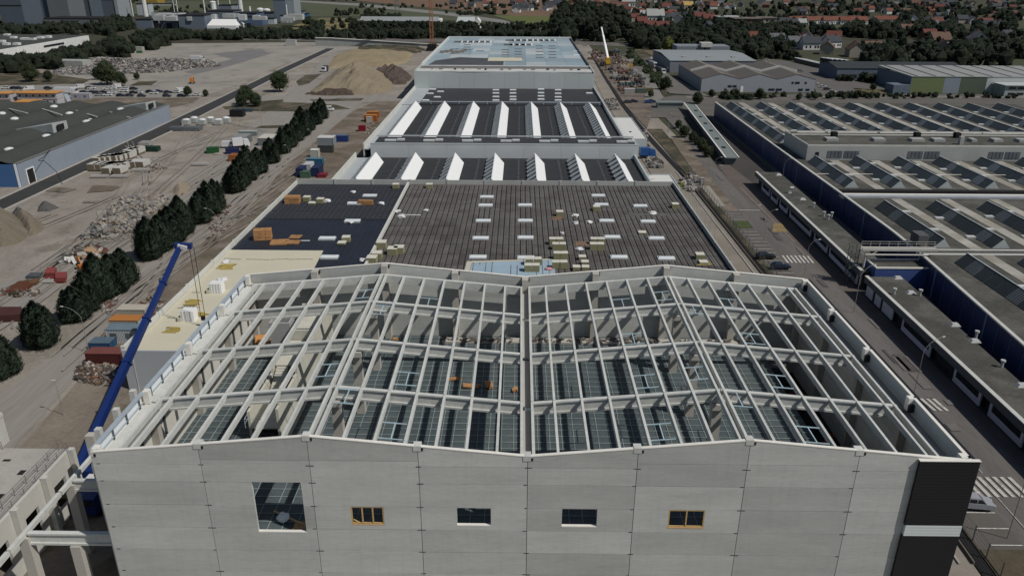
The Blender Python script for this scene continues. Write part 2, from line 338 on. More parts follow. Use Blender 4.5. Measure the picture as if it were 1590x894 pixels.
# ================================================================== MAIN HALL
hall = thing('concrete_hall', 'roofless precast concrete hall with open roof beams over a gridded dark floor, nearest in view', 'industrial hall', (0,22,0))
def top(x): return 21.05 + 1.95*(1-abs(abs(x)-20)/20)
def bz(x): return 20.1 + 1.85*(1-abs(abs(x)-20)/20)
ROWS = [0, 2.1, 4.75, 7.4, 10.05, 12.7, 15.35, 18.0]
wins = [(-25.6,-21.0,12.3,18.0), (-16.6,-13.5,13.3,15.32), (-6.6,-3.4,13.3,15.32), (3.3,6.6,13.3,15.32), (13.3,16.7,13.3,15.32)]
def panel_boxes(mb, x0, x1, z0, z1, ya, yb, holes):
    cuts = [h for h in holes if h[0] < x1 and h[1] > x0 and h[2] < z1 and h[3] > z0]
    if not cuts: mb.box(x0, x1, ya, yb, z0, z1); return
    h = cuts[0]; a, b, c, d = max(h[0],x0), min(h[1],x1), max(h[2],z0), min(h[3],z1)
    full = c <= z0+.01 and d >= z1-.01
    mb.box(x0, a, ya, yb, z0, z1)
    if full: return (b, x1, z0, z1)
    mb.box(b, x1, ya, yb, z0, z1)
    if c > z0+.01: mb.box(a, b, ya, yb, z0, c)
    if d < z1-.01: mb.box(a, b, ya, yb, d, z1)
def gable_wall(yf, sgn, holes, front):
    """row of bays of precast panels; outer face at yf, thickness going sgn"""
    for k in range(8):
        x0 = -40+10*k; x1 = x0+10; ts = 20.45 if k in (1,2,5,6) else 19.9
        ms = ROWS + [ts]
        g = .028
        for a, b in zip(ms, ms[1:]):
            if not front and b < 10: continue
            off = rnd.uniform(0, .018)*sgn
            mb = MB(); ya, yb = sorted((yf+off, yf+sgn*.28)); r_ = panel_boxes(mb, x0+g, x1-g, a+.012, b-.012, ya, yb, holes)
            ob('wall_panel', mb, concrete, hall)
            if r_: m2 = MB(); m2.box(r_[0], r_[1], ya, yb, r_[2], r_[3]); ob('wall_panel', m2, concrete, hall)
        mb = MB(); ya, yb = sorted((yf+rnd.uniform(0,.012)*sgn, yf+sgn*.28))
        mb.ext([(x0+g,ya,ts+.02),(x1-g,ya,ts+.02),(x1-g,ya,top(x1)),(x0+g,ya,top(x0))], (0,yb-ya,0))
        ob('wall_panel', mb, concrete, hall)
        mb = MB(); mb.ext([(x0+g,ya-.03,top(x0)),(x1-g,ya-.03,top(x1)),(x1-g,ya-.03,top(x1)+.09),(x0+g,ya-.03,top(x0)+.09)], (0,yb-ya+.06,0))
        ob('coping', mb, coping, hall)
gable_wall(0, 1, wins, True)
gable_wall(44.1, -1, [], False)
# dark joint marks: backing strips and corner brackets
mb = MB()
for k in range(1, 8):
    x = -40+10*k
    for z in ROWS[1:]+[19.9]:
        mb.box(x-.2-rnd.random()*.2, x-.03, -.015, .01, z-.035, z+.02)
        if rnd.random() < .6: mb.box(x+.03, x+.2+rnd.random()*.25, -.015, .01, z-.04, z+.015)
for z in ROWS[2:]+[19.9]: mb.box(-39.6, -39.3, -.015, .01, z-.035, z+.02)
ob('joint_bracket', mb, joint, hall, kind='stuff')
for k in range(9):
    x = -40+10*k
    if 0 < k < 8:
        mb = MB(); mb.box(x-.3, x+.3, .29, .95, 0, top(x)-.15); ob('column', mb, concrete_in, hall)
    mb = MB(); mb.box(x-.42+(.45 if k==0 else 0), x+.3, -.04, .75, top(x)-.42, top(x)+.12)
    c = ob('column_head', mb, beamc, hall)
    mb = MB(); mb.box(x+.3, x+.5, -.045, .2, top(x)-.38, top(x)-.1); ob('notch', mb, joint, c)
# window trim
for i, (a, b, c, d) in enumerate(wins):
    w_ = MB(); w_.box(a, b, -.01, .3, c-.1, c+.02)
    f = ob('window_sill', w_, coping if i not in (1,4) else wood_pale, hall)
    if i in (1, 4):
        n = 3 if i == 1 else 2; fr = MB(); t = .12
        for j in range(n+1):
            xx = a+(b-a-t)*j/n; fr.box(xx, xx+t, .02, .14, c+.03, d)
        fr.box(a+t, b-t, .03, .13, d-t, d-.002); fr.box(a+t, b-t, .03, .13, c+.03, c+.03+t)
        if i == 1: fr.bar((a+.15,.09,c+.5),(a+.7,.09,c+.15),.08)
        ob('timber_frame', fr, mat('yellow_timber', (.50,.33,.13), .8, .2, 1.5), hall)
# side walls
for side in (-1, 1):
    X = 40.0*side
    for yb_ in range(4):
        y0, y1 = yb_*11+.3, yb_*11+11-.02
        if yb_ == 0: y0 = .3
        if yb_ == 3: y1 = 43.8
        for a, b in zip(ROWS, ROWS[1:]+[19.6]):
            mb = MB(); xa, xb = sorted((X, X+side*.28)); mb.box(xa, xb, y0+.03, y1-.03, a+.02, b-.02); ob('side_panel', mb, concrete if side > 0 else mat('pale_side_concrete', (.60,.585,.53), .85, .08, .5, 5, .06), hall)
        if side > 0:
            mb = MB(); mb.box(X, X+.25, y0+.03, y1-.03, 19.6, 21.1); ob('parapet_panel', mb, mat('parapet_concrete', (.40,.43,.43), .9, .15, .3, 4, .08), hall)
            mb = MB(); mb.box(X-.03, X+.3, y0+.03, y1-.03, 21.1, 21.17); ob('coping', mb, coping, hall)
        else:
            mb = MB(); mb.box(X-.25, X-.18, y0+.5, y1-.5, 19.6, 20.95); p = ob('parapet_panel', mb, mat('white_parapet_sheet', (.72,.76,.77), .5, .06, .4), hall)
            r = MB(); r.box(X-.30, X+.12, y0+.1, y1-.1, 20.95, 21.12); r.box(X-.16, X-.04, y0+.4, y1-.4, 19.95, 20.06)
            ob('top_rail', r, galv, hall)
            for j in range(4):
                yy = y0+1.2+j*(y1-y0-2.4)/3; q = MB(); q.box(X-.15, X+.0, yy-.07, yy+.07, 19.3, 20.95); ob('post', q, mat('dark_steel_post', (.10,.12,.13), .5), hall)
        # edge ledge beam
        mb = MB()
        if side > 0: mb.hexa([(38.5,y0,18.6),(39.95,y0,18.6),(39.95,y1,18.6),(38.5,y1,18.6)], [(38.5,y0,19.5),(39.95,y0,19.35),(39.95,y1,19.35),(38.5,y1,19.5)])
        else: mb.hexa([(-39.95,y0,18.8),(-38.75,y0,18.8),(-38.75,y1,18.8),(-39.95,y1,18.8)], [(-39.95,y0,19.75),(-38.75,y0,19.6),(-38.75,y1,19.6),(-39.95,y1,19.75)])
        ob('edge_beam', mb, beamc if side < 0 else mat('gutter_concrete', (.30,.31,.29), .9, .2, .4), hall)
    for k in range(5):
        y = min(max(k*11, .75), 43.2); mb = MB(); xa, xb = sorted((X-side*.02, X-side*.85)); mb.box(xa, xb, y-.4, y+.4, 0, 19.0 if 0<k<4 else 20)
        ob('column', mb, concrete_in, hall)
        mb = MB(); xa, xb = sorted((X+side*.05, X-side*.55)); mb.box(xa, xb, y-.35, y+.35, 19.78, 21.22); c = ob('column_head', mb, coping, hall)
        if side > 0:
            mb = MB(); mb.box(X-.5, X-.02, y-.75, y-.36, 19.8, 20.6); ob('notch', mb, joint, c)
# inside bracing of the left wall
mb = MB()
for k in range(4):
    y0 = k*11
    for j in range(3):
        yy = y0+2.6+j*2.9; q = MB(); q.box(-39.93, -39.75, yy-.1, yy+.1, 14.2, 18.7); ob('post', q, mat('dark_steel_post', (.10,.12,.13)), hall)
    q = MB(); q.box(-39.73, -39.58, y0+2.2, y0+9, 16.9, 17.15); ob('mid_rail', q, galv, hall)
# roof beams (I profile), purlins, gutter
def slant(mb, x0, x1, ya, yb, h0, h1, f):
    mb.hexa([(x0,ya,f(x0)+h0),(x1,ya,f(x1)+h0),(x1,yb,f(x1)+h0),(x0,yb,f(x0)+h0)], [(x0,ya,f(x0)+h1),(x1,ya,f(x1)+h1),(x1,yb,f(x1)+h1),(x0,yb,f(x0)+h1)])
HALF = [(-38.7,-20.05),(-19.95,-.5),(.5,19.95),(20.05,38.5)]
for y in (11, 22, 33):
    for x0, x1 in HALF:
        mb = MB(); slant(mb, x0, x1, y-.22, y+.22, -.17, 0, bz); slant(mb, x0, x1, y-.08, y+.08, -1.2, -.17, bz); slant(mb, x0, x1, y-.22, y+.22, -1.42, -1.2, bz)
        ob('roof_beam', mb, beamc, hall)
for x0, x1 in HALF:
    mb = MB(); slant(mb, x0, x1, 42.1, 42.6, -1.15, 0, bz); ob('rear_beam', mb, beamc, hall)
    mb = MB(); slant(mb, x0, x1, .96, 1.3, -1.4, -.3, bz); ob('front_beam', mb, beamc, hall)
PX = []
for r in (-20, 20):
    PX += [r-.34, r+.34] + [r+s*2.857*k for k in range(1, 7) for s in (-1, 1)]
PX += [-.55, .55, -38.3, 38.2]
PX.sort()
YS = [1.32, 11, 22, 33, 42.1]
for x in PX:
    for i in range(4):
        ya = YS[i]+(.04 if i == 0 else .36); yb = YS[i+1]-(.36 if i < 3 else .02)
        z = bz(x)+.10; mb = MB(); mb.box(x-.125, x+.125, ya-.3, yb+.3, z-.40, z)
        mb.box(x-.09, x+.09, ya+.01, yb-.01, z-.68, z-.42)
        ob('purlin', mb, beamc, hall)
for i in range(4):
    mb = MB(); mb.box(-.75, .75, YS[i]+.4, YS[i+1]-.4, 19.3, 19.42); mb.box(-.75, -.6, YS[i]+.4, YS[i+1]-.4, 19.42, 19.6); mb.box(.6, .75, YS[i]+.4, YS[i+1]-.4, 19.42, 19.6)
    ob('valley_gutter', mb, concrete_in, hall)
for k in range(9):
    x = -40+10*k
    if k in (0, 8): continue
    mb = MB(); mb.box(x-.45, x+.45, 42.65, 43.8, 8, top(x)+.05); c = ob('rear_column', mb, concrete_in, hall)
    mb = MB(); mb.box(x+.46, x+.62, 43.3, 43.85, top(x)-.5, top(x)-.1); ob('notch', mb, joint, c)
for x in (-20, 20):
    for y in (11, 22, 33):
        mb = MB(); mb.box(x-.55, x+.45, y+.02, y+.95, 5, bz(x)-1.63); mb.box(x-.7, x+.6, y-.45, y+.95, bz(x)-2.3, bz(x)-1.64)
        ob('column', mb, concrete_in, hall)
# trimmer frames of the future rooflights
HS = [(566,461),(672,469),(594,486),(512,580),(631,587),(537,621),(616,668),(966,470),(1034,464),(1079,485),(1135,470),(974,525),(1170,525),(1004,591),(1084,585),(1190,591),(1155,626),(1021,669),(1257,674)]
seen = set()
for u, v in HS:
    p = G(u, v, 21.2); i = min(range(len(PX)-1), key=lambda k: abs((PX[k]+PX[k+1])/2-p.x) if PX[k+1]-PX[k] > 2 else 99)
    if (i, round(p.y/3)) in seen: continue
    seen.add((i, round(p.y/3))); x0, x1 = PX[i]+.2, PX[i+1]-.2; mb = MB(); y = p.y
    for yy in (y-1.35, y+1.35): mb.bar((x0,yy,bz(x0)-.15),(x1,yy,bz(x1)-.15),.09)
    xm = (x0+x1)/2; mb.bar((xm,y-1.3,bz(xm)-.15),(xm,y+1.3,bz(xm)-.15),.09)
    ob('rooflight_trimmer', mb, steel_b, hall)
# floors
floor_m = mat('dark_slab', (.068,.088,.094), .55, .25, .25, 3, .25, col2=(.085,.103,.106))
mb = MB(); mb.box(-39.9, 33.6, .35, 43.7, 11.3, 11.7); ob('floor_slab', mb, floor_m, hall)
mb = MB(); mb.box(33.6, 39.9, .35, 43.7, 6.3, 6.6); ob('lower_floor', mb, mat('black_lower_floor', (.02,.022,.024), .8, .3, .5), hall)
for (x, y) in ((35.5,31.5),(36.2,21),(35.4,10.5)):
    mb = MB(); mb.poly([(x-2,y-.8,6.63),(x+1.6,y-1.4,6.63),(x+1.0,y+1.3,6.63),(x-2.2,y+1.1,6.63)]); ob('floor_patch', mb, mat('pale_floor_patch', (.30,.33,.33), .8), hall)
mb = MB()
for i in range(54):
    x = -39.2+i*1.4; 
    if x > 33.5: break
    wv = rnd.uniform(-.04,.04)
    for j in range(6): mb.bar((x+rnd.uniform(-.05,.05),.5+j*7.15,11.76),(x+rnd.uniform(-.05,.05),.5+(j+1)*7.15,11.76),.055,.03)
for j in range(34):
    y = .8+j*1.28
    for i in range(8): mb.bar((-39.8+i*9.15,y+rnd.uniform(-.05,.05),11.79),(-39.8+(i+1)*9.15,y+rnd.uniform(-.05,.05),11.79),.055,.03)
ob('safety_net', mb, mat('net_cord', (.30,.36,.36), .8), hall)
# ledge with rubble at the rear wall
mb = MB(); mb.box(-12, 33, 41.2, 42.62, 11.72, 12.0); led = ob('rear_ledge', mb, concrete_in, hall)
mb = MB()
for i in range(150):
    x = rnd.uniform(-12, 33); mb.obox((x, rnd.uniform(41.2,42.3), 12.02+rnd.random()*.15), (rnd.uniform(.1,1.6), rnd.uniform(.06,.4), rnd.uniform(.05,.3)), rnd.random()*3)
ob('loose_rubble', mb, mat('mixed_rubble', (.12,.11,.10), .95, .5, 3), led, kind='stuff')
# stair core of pale precast pieces
core = thing('stair_core', 'pale precast stair core standing inside the roofless hall at its left', 'stair core', (-29,28,11.7))
cc = mat('core_concrete', (.52,.51,.44), .9, .15, .6, 5, .1)
for (x0,x1,y0,y1,z1) in ((-27.6,-27.3,14,22,17.2),(-27.6,-27.3,22.1,31,18.0),(-27.6,-27.3,31.1,40,18.4),(-31.6,-31.3,16,25,15.6),(-31.6,-31.3,25.1,33,16.4),(-31.3,-27.6,39.7,40,18.4),(-31.3,-27.6,33,33.3,17.6)):
    mb = MB(); mb.box(x0,x1,y0,y1,11.7,z1)
    if y1-y0 > 2:
        for q in (y0+.8, y1-1.2): mb.box(x0+.05, x1-.05, q, q+.35, z1, z1+.25)
    ob('core_wall', mb, cc, core)
for (y0,y1,z) in ((15,21,14.2),(26,32.8,16.2),(34,39,17)):
    mb = MB(); mb.box(-31.2,-27.7,y0,y1,z-.2,z); ob('landing', mb, cc, core)
for (y0,y1,z0,z1) in ((21.1,25.9,14.2,16.2),):
    mb = MB()
    for j in range(12): mb.box(-31,-29.6,y0+j*.4,y0+j*.4+.4,z0+j*.165-.25,z0+j*.165)
    ob('stair_flight', mb, cc, core)
for (ya, yb, z) in ((14.8,20.8,14.2),(22,26,15.8)):
    mb = MB()
    for j in range(5):
        yy = ya+(yb-ya)*j/4
        mb.cyl((-31.5,yy,z),(-31.5,yy,z+1.2),.035,n=5)
    mb.cyl((-31.5,ya,z+1.2),(-31.5,yb,z+1.2),.035,n=5); mb.cyl((-31.5,ya,z+.6),(-31.5,yb,z+.6),.03,n=5); mb.cyl((-31.5,ya,z+1.2),(-27.7,ya,z+1.2),.035,n=5)
    ob('guard_rail', mb, galv, core)
sh = thing('concrete_shaft', 'grey open-topped concrete shaft beside the stair core inside the hall', 'shaft', (-33.5,37,11.7))
for (x0,x1,y0,y1) in ((-35,-34.75,36,38.4),(-32.4,-32.15,36,38.4),(-34.75,-32.4,36,36.25),(-34.75,-32.4,38.15,38.4)):
    mb = MB(); mb.box(x0,x1,y0,y1,11.7,17.2); ob('shaft_wall', mb, mat('shaft_concrete', (.36,.37,.37), .9, .1), sh)
for i, (cx_, cy_, sx_, sy_, rz, lab) in enumerate(((-38,40.5,1.6,2.6,.3,'stack of orange boards beside the left wall inside the hall'),(-35.6,40.4,2.2,1.4,.1,'orange board stack next to the grey concrete shaft'))):
    t = thing('board_stack', lab, 'boards', (cx_,cy_,11.7), rz, 'board stacks inside the hall')
    for j in range(4): mb = MB(); mb.obox((rnd.uniform(-.08,.08),rnd.uniform(-.08,.08),.12+.22*j),(sx_,sy_,.2)); ob('board', mb, mat('orange_board', (.52,.24,.08), .7), t, True)
PL = [(-9.4,30.4,1.9,.5,.1,'leftmost pile of orange planks on the net floor of the hall'),(-7.0,28.6,2.2,.9,-.05,'longest pile of orange planks in the middle of the hall floor'),(-4.7,28.9,1.0,1.7,.15,'upright short pile of planks right of the longest plank pile'),(-1.3,27.8,.7,.9,.0,'small orange plank bundle beside the central valley gutter'),(-18.9,42.0,.7,.6,0,'tiny orange bundle near the rear wall of the hall')]
for (cx_, cy_, sx_, sy_, rz, lab) in PL:
    t = thing('plank_pile', lab, 'planks', (cx_,cy_,11.82), rz, 'plank piles on the hall floor')
    n = 5
    for j in range(n):
        for l in range(2):
            mb = MB(); w_ = (sy_/n if sx_ > sy_ else sx_/n)
            if sx_ > sy_: mb.obox((rnd.uniform(-.2,.2), -sy_/2+w_*(j+.5), .08+.13*l), (sx_*rnd.uniform(.8,1), w_*.8, .1), rnd.uniform(-.08,.08))
            else: mb.obox((-sx_/2+w_*(j+.5), rnd.uniform(-.2,.2), .08+.13*l), (w_*.8, sy_*rnd.uniform(.8,1), .1), rnd.uniform(-.08,.08))
            ob('plank', mb, timber, t, True)
def scissor(x, y, z, rz, lab):
    t = thing('scissor_lift', lab, 'scissor lift', (x,y,z), rz, 'red scissor lifts inside the hall')
    red = flat('red_machine_paint', (.45,.02,.03))
    mb = MB(); mb.box(-1.1,1.1,-.45,.45,.25,.7); ob('chassis', mb, red, t, True)
    for sx_ in (-.8,.8):
        for sy_ in (-.5,.5): mb = MB(); mb.cyl((sx_,sy_-.1,.25),(sx_,sy_+.1,.25),.25,n=10); ob('wheel', mb, tyre, t, True)
    mb = MB(); 
    for sy_ in (-.35,.35): mb.bar((-.9,sy_,.7),(.9,sy_,1.5),.08); mb.bar((.9,sy_+.05,.7),(-.9,sy_+.05,1.5),.08)
    ob('scissor_arms', mb, mat('dark_steel_post', (.1,.12,.13)), t, True)
    mb = MB(); mb.box(-1.1,1.1,-.45,.45,1.5,1.6)
    for sx_ in (-1.05,1.05):
        for sy_ in (-.4,.4): mb.bar((sx_,sy_,1.6),(sx_,sy_,2.6),.06)
    for sy_ in (-.4,.4): mb.bar((-1.05,sy_,2.6),(1.05,sy_,2.6),.06)
    for sx_ in (-1.05,1.05): mb.bar((sx_,-.4,2.6),(sx_,.4,2.6),.06)
    ob('platform', mb, red, t, True)
scissor(36.6,32,6.6,.4,'farthest red scissor lift on a pale patch of the dark right floor')
scissor(37.2,21.6,6.6,1.2,'middle red scissor lift by the right wall columns')
scissor(36.6,11.2,6.6,.9,'nearest red scissor lift at the front right of the hall')
bag = MB(); 
def lump(mb, c, r, n=2, zs=1, seed=0, amp=.3):
    import bmesh
    bm = bmesh.new(); bmesh.ops.create_icosphere(bm, subdivisions=n, radius=1); q = random.Random(seed); k = len(mb.v)
    for v in bm.verts:
        f = 1+q.uniform(-amp, amp); mb.v.append((c[0]+v.co.x*r*f, c[1]+v.co.y*r*f, c[2]+v.co.z*r*f*zs))
    for f in bm.faces: mb.f.append(tuple(k+v.index for v in f.verts))
    bm.free(); return mb
lump(bag, (-23.9,2.2,12.2), .6, 2, .7, 3, .2); tag(ob('rubble_bag', bag, whitep), 'white crumpled sack lying behind the large front opening', 'sack')
mb = MB(); mb.bar((-25.2,3.4,12.0),(-21.2,1.1,12.0),.14); tag(ob('loose_beam', mb, wood_pale), 'long pale timber lying behind the large front opening', 'timber')
mb = MB(); mb.box(-22.6,-20.6,.8,1.9,11.78,12.0); tag(ob('plank_bundle', mb, timber), 'orange brown board pack at the foot of the large front opening', 'boards')
# black cladding at the front right corner
mb = MB(); mb.box(35.35,40.75,-.34,-.05,0,12.9); mb.box(35.35,40.75,-.34,-.05,14.12,21.25)
ob('black_cladding', mb, black_clad, hall)
mb = MB(); mb.box(35.45,40.7,-.36,-.05,12.91,14.11); ob('white_band', mb, mat('white_band_cladding', (.62,.68,.67), .5, .04, .3, 3, .03, ribs=(2,.33,.004)), hall)
mb = MB(); mb.box(40.3,40.75,-.05,44,0,21.05); ob('black_side_cladding', mb, black_clad, hall)
mb = MB(); mb.box(35.3,40.8,-.38,.0,21.26,21.32); ob('coping', mb, coping, hall)

# ================================================================== MIDDLE BUILDING
mid = thing('middle_warehouse', 'wide low warehouse behind the open hall with half-finished dark flat roof and rooflights', 'warehouse', (-10,100,0))
mb = MB(); mb.box(-31.4,41.3,74,148,6.2,6.45); ob('roof_slab', mb, dark, mid)
mb = MB(); mb.box(-62.2,-31.45,47.35,148,6.2,6.45); ob('roof_slab', mb, roof_black, mid)
# roof sheets
sheets = []
for j in range(12):
    for i in range(57): sheets.append((-30.9+i*1.262, 74+j*6.2, roof_deck))
sheets.sort(key=lambda s: s[1])
big = [s for s in sheets if s[1] >= 78][:300]
bs = set((round(a,3), b) for a, b, _ in big)
me_sh = None
def sheet_mb(mb, x, y, q=rnd):
    a = q.uniform(.10,.14); z = 6.55+q.uniform(0,.05)
    mb.box(x+a, x+1.262-a, y+.08, y+6.12, 6.45, z)
    mb.box(x+.55, x+.70, y+.1, y+6.1, z, z+.05)
mm = MB(); sheet_mb(mm, 0, 0, random.Random(1)); me1 = mm.mesh('roof_sheet', roof_deck)
for (x, y, _) in big:
    link('roof_sheet', me1, mid).location = Vector((x, y, rnd.uniform(-.015,.015))) - wloc(mid)
mb = MB()
for (x, y, _) in sheets:
    if (round(x,3), y) not in bs: sheet_mb(mb, x, y)
ob('roof_sheets_beyond', mb, roof_deck, mid, kind='stuff')
mb = MB(); wdk = mat('dark_ribbed_deck', (.036,.038,.045), .75, .25, .3, 4, .2)
for j in range(6):
    for i in range(24): sheet_mb(mb, -61.8+i*1.262, 110+j*6.2) if j > 0 else None
ob('wing_roof_sheets', mb, wdk, mid, kind='stuff')
mb = MB()
for i in range(24):
    for j in range(3): mb.box(-61.5+i*1.262, -61.43+i*1.262, 84+j*10.5, 94.3+j*10.5, 6.45, 6.49)
ob('membrane_seams', mb, mat('membrane_seam', (.035,.04,.052), .6), mid, kind='stuff')
cr = MB(); cr.ext([(-62,47.4,6.46),(-41.6,47.4,6.46),(-41.6,82,6.46),(-42.3,94.2,6.46),(-62,94.2,6.46)], (0,0,.14)); ob('cream_insulation_area', cr, cream, mid)
mb = MB(); q = rnd
x = -61.5; y = 89
while x < -44: 
    mb.box(x, x+1.15, y-.12, y+.08, 6.6, 6.63); x += 1.25 if q.random() < .85 else 2.2; y += q.uniform(-.22,.18)
for (x, y) in ((-60.9,86.8),(-60.3,85.6),(-59.8,84.2),(-58.5,62),(-61,71),(-60.7,67),(-60.9,60),(-60.8,64)): mb.box(x, x+1.5, y, y+.16, 6.6, 6.64)
ob('board_gap', mb, mat('gap_shadow_board', (.08,.075,.05)), mid, kind='stuff')
bl = MB(); bl.ext([(-11,79,6.6),(6.3,79,6.6),(6.3,89.5,6.6),(-1,88.6,6.6),(-10.3,87.6,6.6)], (0,0,.04)); ob('blue_sheet_area', bl, bluesheet, mid)
bl = MB(); bl.ext([(-11.8,79,6.585),(-11,79,6.585),(-10.4,87.6,6.585),(-1,88.7,6.585),(6.4,89.6,6.585),(6.4,90.3,6.585),(-11.5,88.4,6.585)], (0,0,.07)); ob('sheet_border', bl, mat('cream_border_board', (.48,.46,.38)), mid)
pc = mat('parapet_grey', (.40,.41,.39), .9, .12, .3, 4, .08, rand=.1)
pw = mat('pale_parapet', (.56,.56,.52), .85, .12, .3, 4, .08, rand=.06)
def parapet(x0, y0, x1, y1, z0, z1, th, n, m, par, post=True):
    a, b = Vector((x0,y0,0)), Vector((x1,y1,0)); d = (b-a)/n; dn = d.normalized()
    for i in range(n):
        p, q_ = a+d*i+dn*.05, a+d*(i+1)-dn*.05; mb = MB(); mb.bar((p.x,p.y,(z0+z1)/2),(q_.x,q_.y,(z0+z1)/2), th, z1-z0); ob('parapet_panel', mb, m, par)
        if post: mb = MB(); mb.obox((p.x,p.y,(z0+z1)/2+.05),(th*1.9,.45,z1-z0+.1) if abs(d.y) > abs(d.x) else (.45,th*1.9,z1-z0+.1)); ob('parapet_post', mb, m, par)
parapet(-62.3,47.5,-62.3,148,6.2,7.5,.35,8,pw,mid)
parapet(41.45,74,41.45,148.2,6.2,7.6,.3,6,pc,mid)
parapet(-31.5,74,-31.5,148,6.2,7.35,.5,3,pw,mid,False)
parapet(-62.3,148.4,41.4,148.4,6.0,7.75,.3,10,pc,mid)
mb = MB(); mb.box(40.0,41.25,74,148,6.46,6.5); ob('edge_gutter', mb, dark, mid)
mb = MB(); mb.box(-62.4,-40.35,47.0,47.3,0,7.05); ob('front_wall', mb, mat('grey_blue_cladding', (.42,.45,.47), .5, .04, .3, 3, .03), mid)
for x in (-60.9,-53.7,-46.5): mb = MB(); mb.box(x,x+.12,46.94,46.99,0,7.0); ob('wall_seam', mb, mat('seam_trim', (.55,.57,.58)), mid)
mb = MB(); mb.box(-62.45,-62.1,47.3,148.2,0,6.2); ob('side_wall', mb, pw, mid)
mb = MB(); mb.box(41.3,41.6,44.2,148.2,0,6.2); ob('side_wall', mb, pc, mid)
mb = MB(); mb.box(-31.3,41.2,44.25,74,6.2,6.5); ob('roof_slab', mb, roof_deck, mid)
def rooflight(x, y, z, par, w_=3.6, d_=1.9, m=None):
    mb = MB(); mb.box(x-w_/2, x+w_/2, y-d_/2, y+d_/2, z, z+.38); f = ob('rooflight', mb, mat('rooflight_kerb', (.50,.53,.52), .6), par)
    mb = MB(); mb.hexa([(x-w_/2+.1,y-d_/2+.1,z+.38),(x+w_/2-.1,y-d_/2+.1,z+.38),(x+w_/2-.1,y+d_/2-.1,z+.38),(x-w_/2+.1,y+d_/2-.1,z+.38)],
                       [(x-w_/2+.3,y-.12,z+.6),(x+w_/2-.3,y-.12,z+.6),(x+w_/2-.3,y+.12,z+.6),(x-w_/2+.3,y+.12,z+.6)])
    ob('rooflight_pane', mb, m or mat('opal_pane', (.62,.66,.68), .35, .05, .5), f)
for x, ys in ((-9.4,(90.7,102.7,115.3,128,135.7)), (.5,(90.5,103.3,115.6,128.4)), (19.8,(91.3,104.1,116,129.4,137.7)), (29.5,(90.8,103.5,115.7,128.5)), (-40,(90,136.1)), (-43.2,(101.8,)), (-42.5,(128.9,)), (-40.2,(114.5,))):
    for y in ys: rooflight(x, y, 6.5, mid)
# ================================================================== SAWTOOTH WORKS
ZB = 5.6
def saw(name, label, y0, y1, yb, nx=7):
    t = thing(name, label, 'factory hall', (-8,(y0+y1)/2,0))
    mb = MB(); mb.box(-47.3,35.4,y0,y1,ZB-.3,ZB); ob('roof_slab', mb, mat('black_shed_roof', (.032,.034,.037), .8, .2, .25, 4, .2), t)
    mb = MB(); mb.box(-53.0,-47.3,y0,y1,ZB-.4,ZB-.1); ob('side_gutter_roof', mb, mat('pale_gutter_roof', (.38,.41,.42), .7, .1, .2), t)
    mb = MB(); mb.box(-53.4,-53.0,y0,y1,0,7.2); ob('side_parapet', mb, pw, t)
    mb = MB(); mb.box(35.5,36.0,y0,y1,0,7.0); ob('side_parapet', mb, greyp, t)
    for k in range(nx):
        xr = -46.2+12.52*k
        ya, yz = y0+.3, yb
        mb = MB(); mb.hexa([(xr+.05,ya,ZB+.01),(xr+2.9,ya,ZB+.01),(xr+2.9,yz-3.2,ZB+.01),(xr+.05,yz-.2,ZB+.01)], [(xr,ya,7.95),(xr+.15,ya,7.95),(xr+.15,yz,7.95),(xr,yz,7.95)])
        s = ob('shed', mb, whitep, t)
        n = max(4, int((yz-ya)/4.2))
        mb = MB(); mb.ext([(xr+.03,ya,ZB+.02),(xr-.02,ya,7.9),(xr-1.9,ya,ZB+.02)], (0,yz-ya-.3,0)); ob('glazing', mb, mat('shed_dark_glazing', (.10,.115,.125), .35, .1, .5, spec=.5), s)
        for j in range(n):
            a = ya+(yz-ya)*j/n+.15; b = ya+(yz-ya)*(j+1)/n-.15
            mb = MB(); mb.ext([(xr-.04,a,8.0),(xr-2.6,a,6.35),(xr-2.5,a,6.2),(xr-.04,a,7.85)], (0,(b-a)*.55,0)); ob('vent_flap', mb, mat('grey_vent_flap', (.34,.37,.38), .4, .1, .5, rand=.15), s)
        mb = MB(); mb.bar((xr+.05,ya,8.0),(xr+.05,yz,8.0),.25,.1); ob('ridge_cap', mb, whitep, s)
        mb = MB()
        for j in range(int((y1-y0)/2.6)): mb.box(xr+7.2, xr+7.7, y0+1+j*2.6, y0+1.9+j*2.6, ZB, ZB+.04)
        ob('fixing_plates', mb, mat('plate_grey', (.12,.125,.13), .6), t, kind='stuff')
        mb = MB()
        for j in range(int((y1-y0)/4.4)): mb.box(xr+3.2, xr+9.4, y0+2+j*4.4, y0+2.12+j*4.4, ZB, ZB+.03)
        ob('felt_laps', mb, mat('felt_lap', (.05,.052,.055), .6), t, kind='stuff')
    return t
s1 = saw('sawtooth_hall', 'nearer sawtooth hall with seven white sheds between black roof bays', 148.7, 184.2, 181)
s2 = saw('sawtooth_hall', 'farther and longer sawtooth hall with seven white sheds behind the grey cross block', 197.1, 285, 281)
blk = thing('cross_block', 'low light grey cross block with dark roof strip between the two sawtooth halls', 'industrial building', (-7,190,0))
for k in range(7):
    a = -48.4+k*12.16; mb = MB(); mb.box(a+.02,a+12.14,184.3,184.6,0,9.9); ob('wall_panel', mb, mat('cross_block_cladding', (.50,.53,.54), .5, .03, .2, 3, .02, rand=.04), blk)
mb = MB(); mb.box(-48.4,36.7,184.61,197,0,9.6); ob('wall', mb, MATS['cross_block_cladding'], blk)
mb = MB(); mb.box(-47.6,36.2,185.2,196.4,9.6,9.75); ob('roof', mb, roof_bit, blk)
